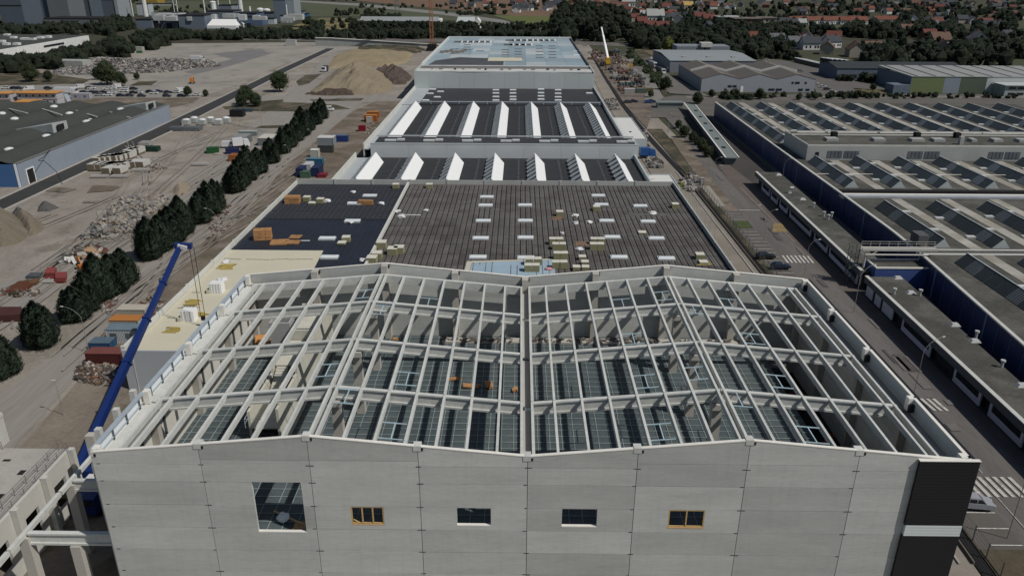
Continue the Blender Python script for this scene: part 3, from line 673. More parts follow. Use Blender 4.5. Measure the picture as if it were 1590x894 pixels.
for (a,b,c,d) in ((-48.4,36.8,184.25,184.75),(-48.4,36.8,196.5,197)): mb = MB(); mb.box(a,b,c,d,9.91,10.25); ob('parapet_trim', mb, greyp, blk)
for k in range(7):
    x = -44.6+k*12.5
    for dx in (0, 3.8): mb = MB(); mb.box(x+dx, x+dx+(3.6 if dx == 0 else 2.4), 189+dx*.3, 190.8+dx*.3, 9.75, 10.2); ob('rooflight', mb, mat('rooflight_kerb', (.50,.53,.52)), blk)
mid2 = thing('dark_roof_hall', 'black roofed hall with small rooflights below the tall grey wall', 'warehouse', (-8,309,0))
mb = MB(); mb.box(-45.5,35.4,285.1,332.9,5.6,6.0); ob('roof', mb, roof_bit, mid2)
mb = MB(); mb.box(-53.0,-45.5,285.1,332.9,5.5,5.9); ob('pale_edge_roof', mb, mat('pale_gutter_roof', (.38,.41,.42)), mid2)
mb = MB(); mb.box(-53.4,-53.0,285.1,340,0,7.2); ob('side_parapet', mb, pw, mid2)
mb = MB(); mb.box(35.5,36,285.1,332.9,0,7.0); ob('side_parapet', mb, greyp, mid2)
mb = MB(); mb.cyl((-47.5,286,6.9),(34.5,286,6.9),.22,n=6)
for k in range(14): mb.box(-46.5+k*6.2,-46.2+k*6.2,285.8,286.2,6.0,7.4)
ob('roof_pipe', mb, galv, mid2)
for u, vs in ((770,(140,145,150.5,156)),(796.5,(140,145,150.5,155)),(840,(139,144.5,149.5,154.5)),(866.5,(140,145.5,151,156))):
    for v in vs: p = G(u, v, 6.2); rooflight(p.x, p.y, 6.0, mid2, 3.2, 2.2)
for u, v in ((672,139),(684,142.5),(668,145.5),(679,151),(661,156),(915,145)): p = G(u, v, 6.2); rooflight(p.x, p.y, 6.0, mid2, 3.2, 1.8)
far = thing('tall_far_hall', 'long tall pale hall at the far end with pale blue unfinished roof', 'warehouse', (-8,430,0))
fc = mat('far_wall_cladding', (.47,.51,.50), .5, .03, .1, 2, .02, rand=.05)
def farz(x): return 13.8+.55*math.cos((x-2)/43*math.pi*2*.75)
for k in range(12):
    a = -53.4+k*7.45; b = a+7.4 if k < 11 else 35.9; mb = MB(); mb.hexa([(a,333,0),(b,333,0),(b,333.5,0),(a,333.5,0)], [(a,333,farz(a)),(b,333,farz(b)),(b,333.5,farz(b)),(a,333.5,farz(a))]); ob('wall_panel', mb, fc, far)
mb = MB(); mb.box(-53.4,-52.9,333.55,531,0,14.2); ob('side_wall', mb, fc, far)
mb = MB(); mb.box(35.4,35.9,333.55,531,0,14.0); ob('side_wall', mb, fc, far)
for (a,b,c,z) in ((333.6,338,(.10,.11,.11),13.2),(338.1,349,(.50,.51,.49),13.6),(349.1,351.5,(.06,.06,.06),13.1),(351.6,360,(.16,.155,.145),13.2),(360.1,363,(.48,.49,.47),13.7)):
    mb = MB(); mb.box(-52.8,35.3,a,b,z-.4,z); ob('roof_band', mb, mat('roof_band_%d' % int(a), c, .8, .3, .15), far)
for k in range(22): mb = MB(); x = -50+k*3.9; mb.box(x,x+rnd.uniform(.6,2.4),343+rnd.uniform(-1,3),345,13.61,14.3); ob('roof_unit', mb, mat('roof_unit_paint', (.25,.22,.2)) if k%4 else dark, far) if k%3 else None
# sheets of the blue roof: strips laid side by side, in slightly different tones
bsm = [mat('far_blue_sheet', (.31,.385,.42), .6, .15, .08, .6, .1, rand=.15), mat('far_pale_sheet', (.41,.455,.47), .6, .15, .08, .6, .1, rand=.15), mat('far_blue_grey_sheet', (.25,.32,.355), .6, .15, .08, .6, .1, rand=.15)]
for i in range(8):
    for j in range(9):
        x = -52.8+i*11.01; y = 363.2+j*18.6; mb = MB(); mb.box(x+.03,x+10.96,y+.1,y+18.5,13.2,13.5); ob('roof_sheet', mb, bsm[(i*5+j*3+(i*j)%4) % 3], far)
mb = MB(); mb.ext([(-50,363.5,13.52),(-10,363.5,13.52),(-10,395,13.52),(-36,402,13.52),(-48,385,13.52)], (0,0,.1)); ob('dark_roof_patch', mb, mat('dark_deck_patch', (.07,.075,.08), .8, .4, .1), far)
mb = MB(); mb.box(-19,0,383,400,13.64,13.8); ob('cream_patch', mb, cream, far)
brn = mat('brown_opening', (.10,.095,.085))
for (u0,v0,nx,du,w_) in ((704,66.5,6,9,5),(785,64,4,9.5,6),(782,71,4,9.5,6),(821,64,4,9,6)):
    for i in range(nx):
        p = G(u0+i*du, v0, 13.5); mb = MB(); mb.box(p.x, p.x+w_, p.y, p.y+11, 13.5, 13.62); ob('roof_opening', mb, brn, far); mb = MB(); mb.box(p.x+w_, p.x+w_+1, p.y, p.y+11, 13.5, 13.8); ob('opening_frame', mb, whitep, far)
for (u, vs) in ((779,(78,82,86,90)),(799,(77,81,85,90)),(832,(72,76,81,86,90)),(852,(72,76,81,86,90)),(720,(70,74,78)),(700,(77,80)),(740,(80,)),(890,(80,86))):
    for v in vs: p = G(u, v, 13.5); mb = MB(); mb.box(p.x, p.x+4.5, p.y, p.y+1.6, 13.5, 13.75); ob('roof_opening', mb, brn if u < 880 else whitep, far)
for (u, v) in ((683,83),(690,82),(697,81),(714,82),(718,80),(905,72),(913,84),(700,84),(707,83)):
    p = G(u, v, 13.5); mb = MB(); mb.box(p.x,p.x+2.5,p.y,p.y+2,13.5,14.9); ob('roof_unit', mb, mat('roof_unit_paint', (.25,.22,.2)), far)
mb = MB(); mb.box(-53.4,35.9,526,531.5,13.52,14.6); ob('end_parapet', mb, greyp, far)
mb = MB(); mb.box(-53.5,-52.7,363,526,13.52,14.6); ob('parapet_trim', mb, pw, far)
mb = MB(); mb.box(35.0,35.6,363,526,13.52,14.5); ob('parapet_trim', mb, mat('grey_gutter_strip', (.10,.11,.11)), far)
# annexes right of the halls
for i, (x0,x1,y0,y1,lab) in enumerate(((36.9,44.6,216,258,'long white flat roofed annex beside the farther sawtooth hall'),(36.9,43.8,150,165,'short white flat roofed annex beside the nearer sawtooth hall'))):
    t = thing('annex_building', lab, 'annex', ((x0+x1)/2,(y0+y1)/2,0))
    mb = MB(); mb.box(x0,x1,y0,y1,0,5.2); ob('wall', mb, greyp, t)
    mb = MB(); mb.box(x0+.2,x1-.2,y0+.2,y1-.2,5.2,5.35); ob('roof', mb, mat('annex_white_roof', (.62,.62,.59), .7, .06, .3), t)
    for (a,b,c,d) in ((x0,x1,y0,y0+.2),(x0,x1,y1-.2,y1),(x1-.2,x1,y0+.2,y1-.2)): mb = MB(); mb.box(a,b,c,d,5.2,5.6); ob('parapet_trim', mb, greyp, t)
    mb = MB(); mb.box(x0+3,x0+3.8,y0+(y1-y0)*.3,y0+(y1-y0)*.3+.8,5.35,5.6); ob('hatch', mb, dark, t)
# ================================================================== BLUE CAMPUS HALL (right)
def lineX(p, y):
    for (a, b) in zip(p, p[1:]):
        if a[1] <= y <= b[1]: t = (y-a[1])/(b[1]-a[1]); return a[0]+(b[0]-a[0])*t
    return p[0][0] if y < p[0][1] else p[-1][0]
EDGE = [(77.2,25),(79.6,52),(83.4,95),(84.2,110),(84.5,140),(84.7,180),(85.8,294)]
camp = thing('blue_works', 'long navy clad works at the right with rows of ridge rooflights', 'factory', (120,160,0))
def campus_block(y0, y1, xr, shed_y0, shed_y1, z=6.7, yrange=True):
    if shed_y0 == 205: y0 = 203
    mb = MB(); n = max(1, int((y1-y0)/20))
    for i in range(n):
        a, b = y0+(y1-y0)*i/n, y0+(y1-y0)*(i+1)/n
        mb.hexa([(lineX(EDGE,a)+.35,a,z-.3),(xr,a,z-.3),(xr,b,z-.3),(lineX(EDGE,b)+.35,b,z-.3)], [(lineX(EDGE,a)+.35,a,z),(xr,a,z),(xr,b,z),(lineX(EDGE,b)+.35,b,z)])
    ob('roof', mb, campus_roof, camp)
    # west wall: navy panels with pale trims, pale coping
    n = max(2, round((y1-y0)/4.3))
    for i in range(n):
        a, b = y0+(y1-y0)*i/n, y0+(y1-y0)*(i+1)/n; xa, xb = lineX(EDGE,a), lineX(EDGE,b)
        mb = MB(); mb.hexa([(xa,a+.06,0),(xa+.3,a+.06,0),(xb+.3,b-.06,0),(xb,b-.06,0)], [(xa,a+.06,6.7),(xa+.3,a+.06,6.7),(xb+.3,b-.06,6.7),(xb,b-.06,6.7)]); ob('wall_panel', mb, navy, camp)
        mb = MB(); s = .5 if i % 5 == 2 else .07; mb.box(xa-.05, xa+.28, a-s/2, a+s/2, 0, 6.68); ob('wall_trim', mb, mat('grey_blue_trim', (.16,.19,.25), .6), camp)
        mb = MB(); mb.hexa([(xa-.12,a,6.72),(xa+.55,a,6.72),(xb+.55,b,6.72),(xb-.12,b,6.72)], [(xa-.12,a,7.0),(xa+.55,a,7.0),(xb+.55,b,7.0),(xb-.12,b,7.0)]); ob('coping', mb, mat('campus_coping', (.50,.50,.47), .8, .15, .5), camp)
    if shed_y0 is None: return
    k = 0
    while True:
        xr_ = 90.2+12.72*k
        if xr_ > xr-3: break
        # skip what lies wholly outside the frame
        ya, yb = shed_y0, shed_y1
        mb = MB(); mb.ext([(xr_-2.1,ya,z+.02),(xr_,ya,8.75),(xr_+1.7,ya,z+.02)], (0,yb-ya,0)); s = ob('shed', mb, mat('shed_metal', (.42,.46,.46), .55, .1, .4, ribs=(0,.25,.01)), camp)
        n = max(3, round((yb-ya)/(3.6)))
        for i in range(n):
            a, b = ya+(yb-ya)*i/n+.12, ya+(yb-ya)*(i+1)/n-.12
            wide = (i % 4 == 1)
            mb = MB(); mb.hexa([(xr_-2.22,a,z+.1),(xr_-2.05,a,z+.02),(xr_-2.05,b,z+.02),(xr_-2.22,b,z+.1)], [(xr_-.12,a,8.80),(xr_-.02,a,8.7),(xr_-.02,b,8.7),(xr_-.12,b,8.80)])
            if wide: 
                ob('glazing_panel', mb, mat('shed_pale_panel', (.16,.18,.19), .5, .15, .3), s)
            else: ob('glazing_panel', mb, shedglass, s)
        if shed_y0 < 140:
            mb = MB()
            yy = ya+.4
            while yy < yb-.3: mb.bar((xr_-2.25,yy,z+.15),(xr_-.14,yy,8.86),.06); yy += .62
            ob('glazing_bar', mb, mat('dark_glazing_bar', (.03,.035,.04)), s, kind='stuff')
        mb = MB(); mb.bar((xr_,ya,8.84),(xr_,yb,8.84),.22,.12); ob('ridge_cap', mb, mat('ridge_cap_metal', (.42,.45,.45)), s)
        mb = MB(); mb.box(xr_+5.6,xr_+8.3,y0+.4,y1-.4,z+.004,z+.06); ob('pale_roof_strip', mb, palestrip, camp)
        for j in range(max(1,int((yb-ya)/14))):
            yy = ya+7+j*14+rnd.uniform(-1,1)
            for dx in (8.6, 3.0):
                mb = MB(); mb.box(xr_+dx,xr_+dx+2.2,yy,yy+1.3,z,z+.3); f = ob('rooflight', mb, mat('campus_rooflight', (.36,.37,.35), .5), camp)
                mb = MB(); mb.box(xr_+dx+.15,xr_+dx+2.05,yy+.12,yy+1.18,z+.3,z+.4); ob('rooflight_pane', mb, mat('campus_pane', (.48,.50,.50)), f); yy += 5
        k += 1
campus_block(203, 290, 218, 205, 280)
for (wa, wb) in ((180, 203), (137.2, 145.3)):
    n = round((wb-wa)/4.3)
    for i in range(n):
        a, b = wa+(wb-wa)*i/n, wa+(wb-wa)*(i+1)/n; xa, xb = lineX(EDGE,a), lineX(EDGE,b)
        mb = MB(); mb.hexa([(xa,a+.06,0),(xa+.3,a+.06,0),(xb+.3,b-.06,0),(xb,b-.06,0)], [(xa,a+.06,6.7),(xa+.3,a+.06,6.7),(xb+.3,b-.06,6.7),(xb,b-.06,6.7)]); ob('wall_panel', mb, navy, camp)
        mb = MB(); mb.hexa([(xa-.12,a,6.72),(xa+.55,a,6.72),(xb+.55,b,6.72),(xb-.12,b,6.72)], [(xa-.12,a,7.0),(xa+.55,a,7.0),(xb+.55,b,7.0),(xb-.12,b,7.0)]); ob('coping', mb, mat('campus_coping', (.50,.50,.47), .8, .15, .5), camp)
mb = MB(); mb.hexa([(85.2,180,6.3),(88.5,180,6.3),(88.5,203,6.3),(85.3,203,6.3)],[(85.2,180,6.65),(88.5,180,6.65),(88.5,203,6.65),(85.3,203,6.65)]); ob('roof', mb, campus_roof, camp)
for i in range(32):
    a = 52+i*7.6; xa, xb = lineX(EDGE,a)-2.2, lineX(EDGE,a+7.5)-2.2; mb = MB(); mb.hexa([(xa,a,0),(xa+2,a,0),(xb+2,a+7.5,0),(xb,a+7.5,0)],[(xa,a,.45),(xa+2,a,.45),(xb+2,a+7.5,.45),(xb,a+7.5,.45)]); o = ob('plinth_slab', mb, mat('plinth_paving', (.12,.115,.10), .9, .2, .3), camp)
campus_block(145.5, 179.8, 158, 147.3, 177)
campus_block(96, 137, 140, 98.5, 128)
campus_block(34, 94.3, 122, 50, 89.5)
# bands between the blocks
mb = MB(); mb.box(85, 158, 137.1, 145.4, 0, 6.0); ob('link_roof', mb, mat('link_roof_grey', (.20,.21,.22), .7), camp)
mb = MB(); mb.box(85, 158, 143.6, 145.3, 6.0, 6.9); ob('link_upstand', mb, dark, camp)
mb = MB(); mb.box(85, 158, 141.6, 143.2, 6.02, 6.3); ob('link_upstand', mb, coping, camp)
mb = MB(); mb.hexa([(84.3,138,6.02),(158,138,6.02),(158,141.5,6.02),(84.3,141.5,6.02)],[(84.3,138,6.9),(158,138,6.9),(158,141.5,6.5),(84.3,141.5,6.5)]); ob('pale_valley_roof', mb, mat('pale_valley_sheet', (.38,.40,.42), .6), camp)
mb = MB(); mb.cyl((85,95.3,7.4),(140,95.3,7.4),.2,n=6); mb.box(83.9,140,94.5,95.9,0,6.6); ob('roof_pipe', mb, mat('campus_coping', (.5,.5,.47)), camp)
for yy in (160.5,): mb = MB(); mb.cyl((85,yy,7.2),(157,yy,7.2),.1,n=6); ob('roof_pipe', mb, coping, camp)
# tall pale block with windows
tb = thing('pale_tall_block', 'taller pale block with paired windows rising between the rooflight rows of the blue works', 'industrial building', (125,187,0))
mb = MB(); mb.box(88.6,215,180.1,202.5,0,11.0); ob('wall', mb, mat('pale_block_wall', (.34,.35,.34), .8, .08, .2), tb)
mb = MB(); mb.box(88.8,214.8,180.4,202.2,11.0,11.15); ob('roof', mb, campus_roof, tb)
for a,b,c,d in ((88.6,215,180.1,180.4),(88.6,215,202.2,202.5),(88.6,88.9,180.4,202.2),(88.6,215,196.2,196.9)): mb = MB(); mb.box(a,b,c,d,11.02,11.5); ob('coping', mb, mat('campus_coping', (.5,.5,.47)), tb)
for k in range(9):
    for dx in (0, 5.2):
        x = 95.5+k*31.5/2.0+dx if False else 95.0+k*25.0+dx
        if x > 160: continue
        mb = MB(); mb.box(x,x+4.6,180.0,180.12,7.4,9.6); f = ob('window', mb, mat('tinted_window', (.11,.125,.14), .25, spec=.5), tb)
        for j in range(1,4): mb = MB(); mb.box(x+j*1.15-.04,x+j*1.15+.04,179.95,180.0,7.4,9.6); ob('glazing_bar', mb, mat('dark_glazing_bar', (.03,.035,.04)), f)
mb = MB(); mb.box(91.3,92.4,180.0,180.12,6.8,9.2); ob('door', mb, dark, tb)
for x in (97,112,124,131,143,150,158,170): mb = MB(); mb.box(x,x+rnd.uniform(1.5,4.5),187,190,11.15,12.0); ob('roof_unit', mb, mat('campus_rooflight', (.5,.51,.49)), tb)
for x in (101,128,141): mb = MB(); mb.box(x,x+1.6,193,195,11.15,12.8); ob('roof_unit', mb, dark, tb)
for x0,x1 in ((90,99),(100,116),(117,150),(150.5,205)): mb = MB(); mb.cyl((x0,195,12.3),(x1,195,12.3),.35,n=8); ob('roof_duct', mb, mat('pale_duct', (.48,.47,.43)), tb)
mb = MB(); mb.box(137,138.2,183,184.2,11.15,13.6); ob('chimney', mb, mat('campus_rooflight', (.5,.51,.49)), tb)
# low office wing
def low_wing(name, label, front, back, z, sections):
    ys = [p[1] for p in front]; y0, y1 = ys[0], ys[-1]
    t = thing(name, label, 'office wing', ((front[0][0]+back[0][0])/2, (y0+y1)/2, 0))
    P = lambda e, y: lineX(e, y)
    mb = MB(); mb.hexa([(P(front,y0)+.5,y0,z-.4),(P(back,y0),y0,z-.4),(P(back,y1),y1,z-.4),(P(front,y1)+.5,y1,z-.4)], [(P(front,y0)+.5,y0,z),(P(back,y0),y0,z),(P(back,y1),y1,z),(P(front,y1)+.5,y1,z)]); ob('roof', mb, campus_roof, t)
    mb = MB(); mb.hexa([(P(front,y0),y0,z-1.15),(P(front,y0)+.5,y0,z-1.15),(P(front,y1)+.5,y1,z-1.15),(P(front,y1),y1,z-1.15)], [(P(front,y0),y0,z+.1),(P(front,y0)+.5,y0,z+.1),(P(front,y1)+.5,y1,z+.1),(P(front,y1),y1,z+.1)]); ob('fascia', mb, mat('grey_fascia', (.075,.09,.10), .6), t)
    mb = MB(); mb.hexa([(P(front,y0)-.05,y0,z+.12),(P(front,y0)+.65,y0,z+.12),(P(front,y1)+.65,y1,z+.12),(P(front,y1)-.05,y1,z+.12)], [(P(front,y0)-.05,y0,z+.25),(P(front,y0)+.65,y0,z+.25),(P(front,y1)+.65,y1,z+.25),(P(front,y1)-.05,y1,z+.25)]); ob('coping', mb, mat('campus_coping', (.5,.5,.47)), t)
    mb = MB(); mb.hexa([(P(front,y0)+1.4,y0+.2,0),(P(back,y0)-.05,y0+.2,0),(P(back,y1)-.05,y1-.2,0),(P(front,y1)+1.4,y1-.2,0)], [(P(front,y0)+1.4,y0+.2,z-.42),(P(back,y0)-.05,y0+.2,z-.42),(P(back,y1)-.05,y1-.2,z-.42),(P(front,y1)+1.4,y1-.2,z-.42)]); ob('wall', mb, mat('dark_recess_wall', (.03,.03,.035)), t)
    for (a, b, win) in sections:
        xa, xb = P(front,a)+.55, P(front,b)+.55
        wm = mat('white_office_panel', (.50,.51,.58), .6, .06, .4)
        z1 = z-1.17
        mb = MB()
        if win:
            for (ya, yb, za, zb) in ((a,b,.35,1.35),(a,a+.6,1.35,z1),(b-.6,b,1.35,z1)):
                mb.hexa([(P(front,ya)+.55,ya,za),(P(front,ya)+.8,ya,za),(P(front,yb)+.8,yb,za),(P(front,yb)+.55,yb,za)], [(P(front,ya)+.55,ya,zb),(P(front,ya)+.8,ya,zb),(P(front,yb)+.8,yb,zb),(P(front,yb)+.55,yb,zb)])
        else: mb.hexa([(xa,a,.35),(xa+.25,a,.35),(xb+.25,b,.35),(xb,b,.35)], [(xa,a,z1),(xa+.25,a,z1),(xb+.25,b,z1),(xb,b,z1)])
        w_ = ob('wall_panel', mb, wm, t)
        if win:
            mb = MB(); mb.hexa([(xa+.05,a+.61,1.36),(xa+.15,a+.61,1.36),(xb+.15,b-.61,1.36),(xb+.05,b-.61,1.36)], [(xa+.05,a+.61,z1),(xa+.15,a+.61,z1),(xb+.15,b-.61,z1),(xb+.05,b-.61,z1)]); ob('window', mb, glassd, t)
    return t
lw1 = low_wing('office_wing', 'long low flat roofed office wing with strip windows beside the navy works', [(70.0,91),(71.0,122),(71.6,174.5)], [(76.6,91),(77.8,122),(79.0,174.5)], 4.1,
    [(160,168,True),(152,158.5,True),(143,150,True),(124,141,True),(112,121.5,True),(93,110.5,True)])
lw2 = low_wing('office_wing', 'nearer low office wing with dark felt roof at the right edge of the view', [(68.2,-20),(68.9,32),(69.7,88)], [(73.5,-20),(75.2,40),(77.2,88)], 4.1,
    [(84.3,87.4,False),(80.6,83.2,False),(75,79.6,False),(60,71,True),(44,52,True),(33,41.5,True),(20,30,True),(5,17,True)])
def vent(x, y, z, par, kind):
    if kind == 0:
        mb = MB(); mb.cyl((x,y,z),(x,y,z+1.0),.22,n=8); mb.cyl((x,y,z+1.0),(x,y,z+1.3),.38,n=8)
    elif kind == 1:
        mb = MB(); mb.hexa([(x-.9,y-.6,z),(x+.9,y-.6,z),(x+.9,y+.6,z),(x-.9,y+.6,z)], [(x-.5,y-.35,z+.45),(x+.5,y-.35,z+.45),(x+.5,y+.35,z+.45),(x-.5,y+.35,z+.45)])
    else:
        mb = MB(); mb.box(x-.15,x+.15,y-.15,y+.15,z,z+1.4); mb.box(x-.5,x+.5,y-.4,y+.4,z,z+.25); mb.cyl((x-.1,y,z+1.5),(x+.9,y,z+1.5),.42,n=8)
    ob('roof_vent', mb, mat('vent_grey', (.45,.46,.45), .5), par)
for u,v,k in ((1209,272,1),(1226,300,2),(1246,310,1),(1263,322,0),(1279,336,0),(1286,341,0),(1291,337,0)): p = G(u,v,4.1); vent(p.x,p.y,4.1,lw1,k)
for u,v,k in ((1394,432,1),(1414,455,1),(1428,459,0),(1388,457,0),(1482,505,1),(1513,530,1),(1515,524,0),(1555,570,0),(1586,599,1)): p = G(u,v,4.1); vent(p.x,p.y,4.1,lw2,k)
# small navy annex and gantry
ax = thing('navy_annex', 'small navy blue annex with white roof edge under the pipe bridge', 'annex', (78,90,0))
mb = MB(); mb.box(72.2,83.6,89.2,94.4,0,5.3); ob('wall', mb, mat('bright_navy_cladding', (.05,.085,.24), .5, .08, .2), ax)
mb = MB(); mb.box(72.5,83.6,89.5,94.2,5.3,5.4); ob('roof', mb, campus_roof, ax)
for a,b,c,d in ((72.2,83.6,89.1,89.45),(72.2,72.5,89.45,94.4),(72.5,83.6,94.15,94.4)): mb = MB(); mb.box(a,b,c,d,5.41,5.7); ob('coping', mb, coping, ax)
mb = MB(); mb.box(72.1,72.18,90,92.5,.2,3.4); ob('red_door', mb, flat('dark_red_door', (.12,.01,.01)), ax)
gan = thing('pipe_bridge', 'pale steel pipe bridge with handrail crossing from a mast to the works roof', 'pipe bridge', (78,93,0))
pale = mat('pale_bridge_steel', (.48,.47,.43), .6, .12, 1)
mb = MB(); mb.box(70.4,86,92.6,93.0,8.0,8.5); mb.box(70.4,86,93.6,94,8.0,8.5); mb.box(70.4,86,93.0,93.6,8.0,8.1); ob('girder', mb, pale, gan)
mb = MB(); mb.cyl((71,92.3,7.3),(84,92.3,7.3),.18,n=6); ob('pipe', mb, pale, gan)
mb = MB(); mb.cyl((71.2,92.6,0),(71.2,92.6,6.6),.22,n=8); mb.bar((71.2,92.6,6.5),(70.2,92.6,7.9),.15); mb.bar((71.2,92.6,6.5),(73.4,92.6,7.9),.15); ob('leg', mb, pale, gan)
mb = MB()
for k in range(9): mb.bar((70.6+k*1.9,94,8.5),(70.6+k*1.9,94,9.6),.06)
mb.bar((70.6,94,9.6),(86,94,9.6),.06); mb.bar((70.6,94,9.1),(86,94,9.1),.05); ob('handrail', mb, pale, gan)
mb = MB(); 
for dx in (0,1.6):
    for dy in (0,1.6): mb.bar((68.9+dx,94+dy,0),(68.9+dx,94+dy,8.6),.12)
for k in range(6):
    z = 1+k*1.3
    for a,b in (((68.9,94),(70.5,94)),((70.5,94),(70.5,95.6)),((70.5,95.6),(68.9,95.6)),((68.9,95.6),(68.9,94))): mb.bar((*a,z),(*b,z+1.2),.07); mb.bar((*a,z),(*b,z),.07)
ob('stair_tower', mb, mat('dark_lattice_steel', (.12,.12,.12)), gan)
mb = MB(); mb.box(84.4,86.6,98,101.5,7.5,9.6); mb.box(84.6,84.9,98.2,98.5,6.7,7.5); mb.box(86.1,86.4,101,101.3,6.7,7.5); ob('plant_box', mb, mat('plant_box_grey', (.09,.095,.10)), gan)
# covered walkway
cw = thing('covered_walkway', 'long narrow grey-green walkway roof with dark hatches leading to the works', 'walkway', (74,250,0))
mb = MB(); mb.hexa([(68.6,199,2.6),(73.1,199,2.6),(80.8,306,2.6),(76.6,312,2.6)],[(68.6,199,2.9),(73.1,199,2.9),(80.8,306,2.9),(76.6,312,2.9)]); ob('roof', mb, mat('walkway_roof', (.17,.195,.19), .7, .1, .2), cw)
mb = MB(); mb.bar((68.6,199,3.0),(76.6,312,3.0),.45,.22); ob('edge_trim', mb, coping, cw)
mb = MB(); mb.bar((73.1,199,3.0),(80.8,306,3.0),.35,.2); ob('edge_trim', mb, coping, cw)
mb = MB(); mb.hexa([(69.2,200,0),(72.5,200,0),(80.2,305,0),(77.2,305,0)],[(69.2,200,2.58),(72.5,200,2.58),(80.2,305,2.58),(77.2,305,2.58)]); ob('wall', mb, mat('walkway_wall', (.12,.14,.14)), cw)
for k in range(6): 
    t_ = (k+.7)/6.4; x = 71+(78.6-71)*t_; y = 203+(300-203)*t_; mb = MB(); mb.box(x-.6,x+.6,y,y+2.2,2.92,3.1); ob('hatch', mb, dark, cw)
mb = MB(); mb.box(64,77,312.5,318,2.6,2.95); mb.box(64.5,76.5,313,317.5,0,2.6); ob('end_canopy', mb, mat('walkway_roof', (.17,.195,.19)), cw)

# ================================================================== other halls right
ws = thing('triple_gable_workshop', 'pale workshop with three front gables and brown zigzag roofs', 'workshop', (127,398,0))
wsw = mat('workshop_wall', (.30,.32,.35), .6, .05, .2, 3, .03); wsr = mat('brown_fibre_roof', (.105,.095,.088), .9, .12, .1, 2, .1)
gx = [96.6,117,137,157.5]
for i in range(3):
    a, b = gx[i], gx[i+1]; m_ = (a+b)/2
    mb = MB(); mb.ext([(a,367,0),(b,367,0),(b,367,6.8),(m_,367,9.4),(a,367,6.8)], (0,.4,0)); ob('gable_wall', mb, wsw, ws)
    for (p, q) in (((a,6.8),(m_,9.4)),((m_,9.4),(b,6.8))):
        for (ya, yb) in ((366.9,397),(398.2,432)):
            mb = MB(); mb.hexa([(p[0],ya,p[1]),(q[0],ya,q[1]),(q[0],yb,q[1]),(p[0],yb,p[1])],[(p[0],ya,p[1]+.2),(q[0],ya,q[1]+.2),(q[0],yb,q[1]+.2),(p[0],yb,p[1]+.2)]); ob('roof', mb, wsr, ws)
        mb = MB(); mb.hexa([(p[0],397,p[1]),(q[0],397,q[1]),(q[0],398.1,q[1]),(p[0],398.1,p[1])],[(p[0],397,p[1]+1.3),(q[0],397,q[1]+1.3),(q[0],398.1,q[1]+1.3),(p[0],398.1,p[1]+1.3)]); ob('fire_wall_coping', mb, mat('pale_coping_dull', (.46,.46,.45)), ws)
    mb = MB(); mb.bar((m_+1.2,367,9.3),(m_+1.2,397,9.3),1.2,.35); mb.bar((m_+1.2,399,9.3),(m_+1.2,431,9.3),1.2,.35); ob('ridge_rooflight', mb, mat('aged_rooflight', (.20,.19,.14)), ws)
mb = MB(); mb.box(96.6,97,367.4,432,0,6.8); ob('side_wall', mb, mat('workshop_side_wall', (.22,.24,.27)), ws)
mb = MB(); mb.box(157.1,157.5,367.4,432,0,6.8); ob('side_wall', mb, wsw, ws)
for (x,w_,z) in ((111,2,2.6),(113.6,2,2.6),(133,3.2,1.0),(137,3.2,1.0),(145,1,4.6),(146.8,2.4,4.6),(152,1,4.6),(149,2.4,1.0),(153,2,1.0)):
    mb = MB(); mb.box(x,x+w_,366.85,367,z,z+1); ob('window', mb, glassd, ws)
mb = MB(); mb.box(117.8,119.2,366.8,367,.1,3); ob('door', mb, whitep, ws)
gh = thing('grey_flat_hall', 'grey sheet roofed hall behind the triple gable workshop', 'warehouse', (128,478,0))
mb = MB(); mb.box(94,148,447,515,0,7.4); ob('wall', mb, mat('grey_hall_wall', (.20,.22,.25)), gh)
mb = MB(); mb.ext([(93.6,446.7,7.4),(148.3,446.7,7.4),(148.3,481,8.8),(93.6,481,8.8)],(0,0,.2)); mb.ext([(93.6,481.1,8.8),(148.3,481.1,8.8),(148.3,515.4,7.4),(93.6,515.4,7.4)],(0,0,.2)); ob('roof', mb, mat('grey_sheet_roof', (.25,.275,.28), .6, .06, .1), gh)
for x in (104,120,136): mb = MB(); mb.box(x,x+2.4,460,463,8.0,8.9); ob('rooflight', mb, mat('campus_rooflight', (.5,.51,.49)), gh)
for x0,x1 in ((112,130),(133,150)): mb = MB(); mb.box(x0,x1,522,540,0,9.5); ob('rear_block', mb, mat('grey_hall_wall', (.2,.22,.25)), gh)
mb = MB(); mb.box(129,137,520,528,9,12); ob('roof_unit', mb, mat('pale_duct', (.48,.47,.43)), gh)
nh = thing('dark_roof_warehouse', 'slate blue warehouse with dark pitched roof beside the street', 'warehouse', (238,438,0))
A0 = G(1298,124,0)
mb = MB(); mb.box(A0.x,A0.x+76,A0.y,A0.y+30,0,6.5); ob('wall', mb, mat('slate_blue_wall', (.115,.14,.185)), nh)
for (ya,yb,za,zb) in ((A0.y-.3,A0.y+15,6.5,8.8),(A0.y+15,A0.y+30.3,8.8,6.5)): mb = MB(); mb.hexa([(A0.x-.5,ya,za),(A0.x+76.5,ya,za),(A0.x+76.5,yb,zb),(A0.x-.5,yb,zb)],[(A0.x-.5,ya,za+.25),(A0.x+76.5,ya,za+.25),(A0.x+76.5,yb,zb+.25),(A0.x-.5,yb,zb+.25)]); ob('roof', mb, mat('dark_pitched_roof', (.035,.042,.045), .8), nh)
mb = MB(); mb.ext([(A0.x,A0.y,6.5),(A0.x,A0.y+30,6.5),(A0.x,A0.y+15,8.7)],(.3,0,0)); ob('gable_wall', mb, mat('slate_blue_wall', (.115,.14,.185)), nh)
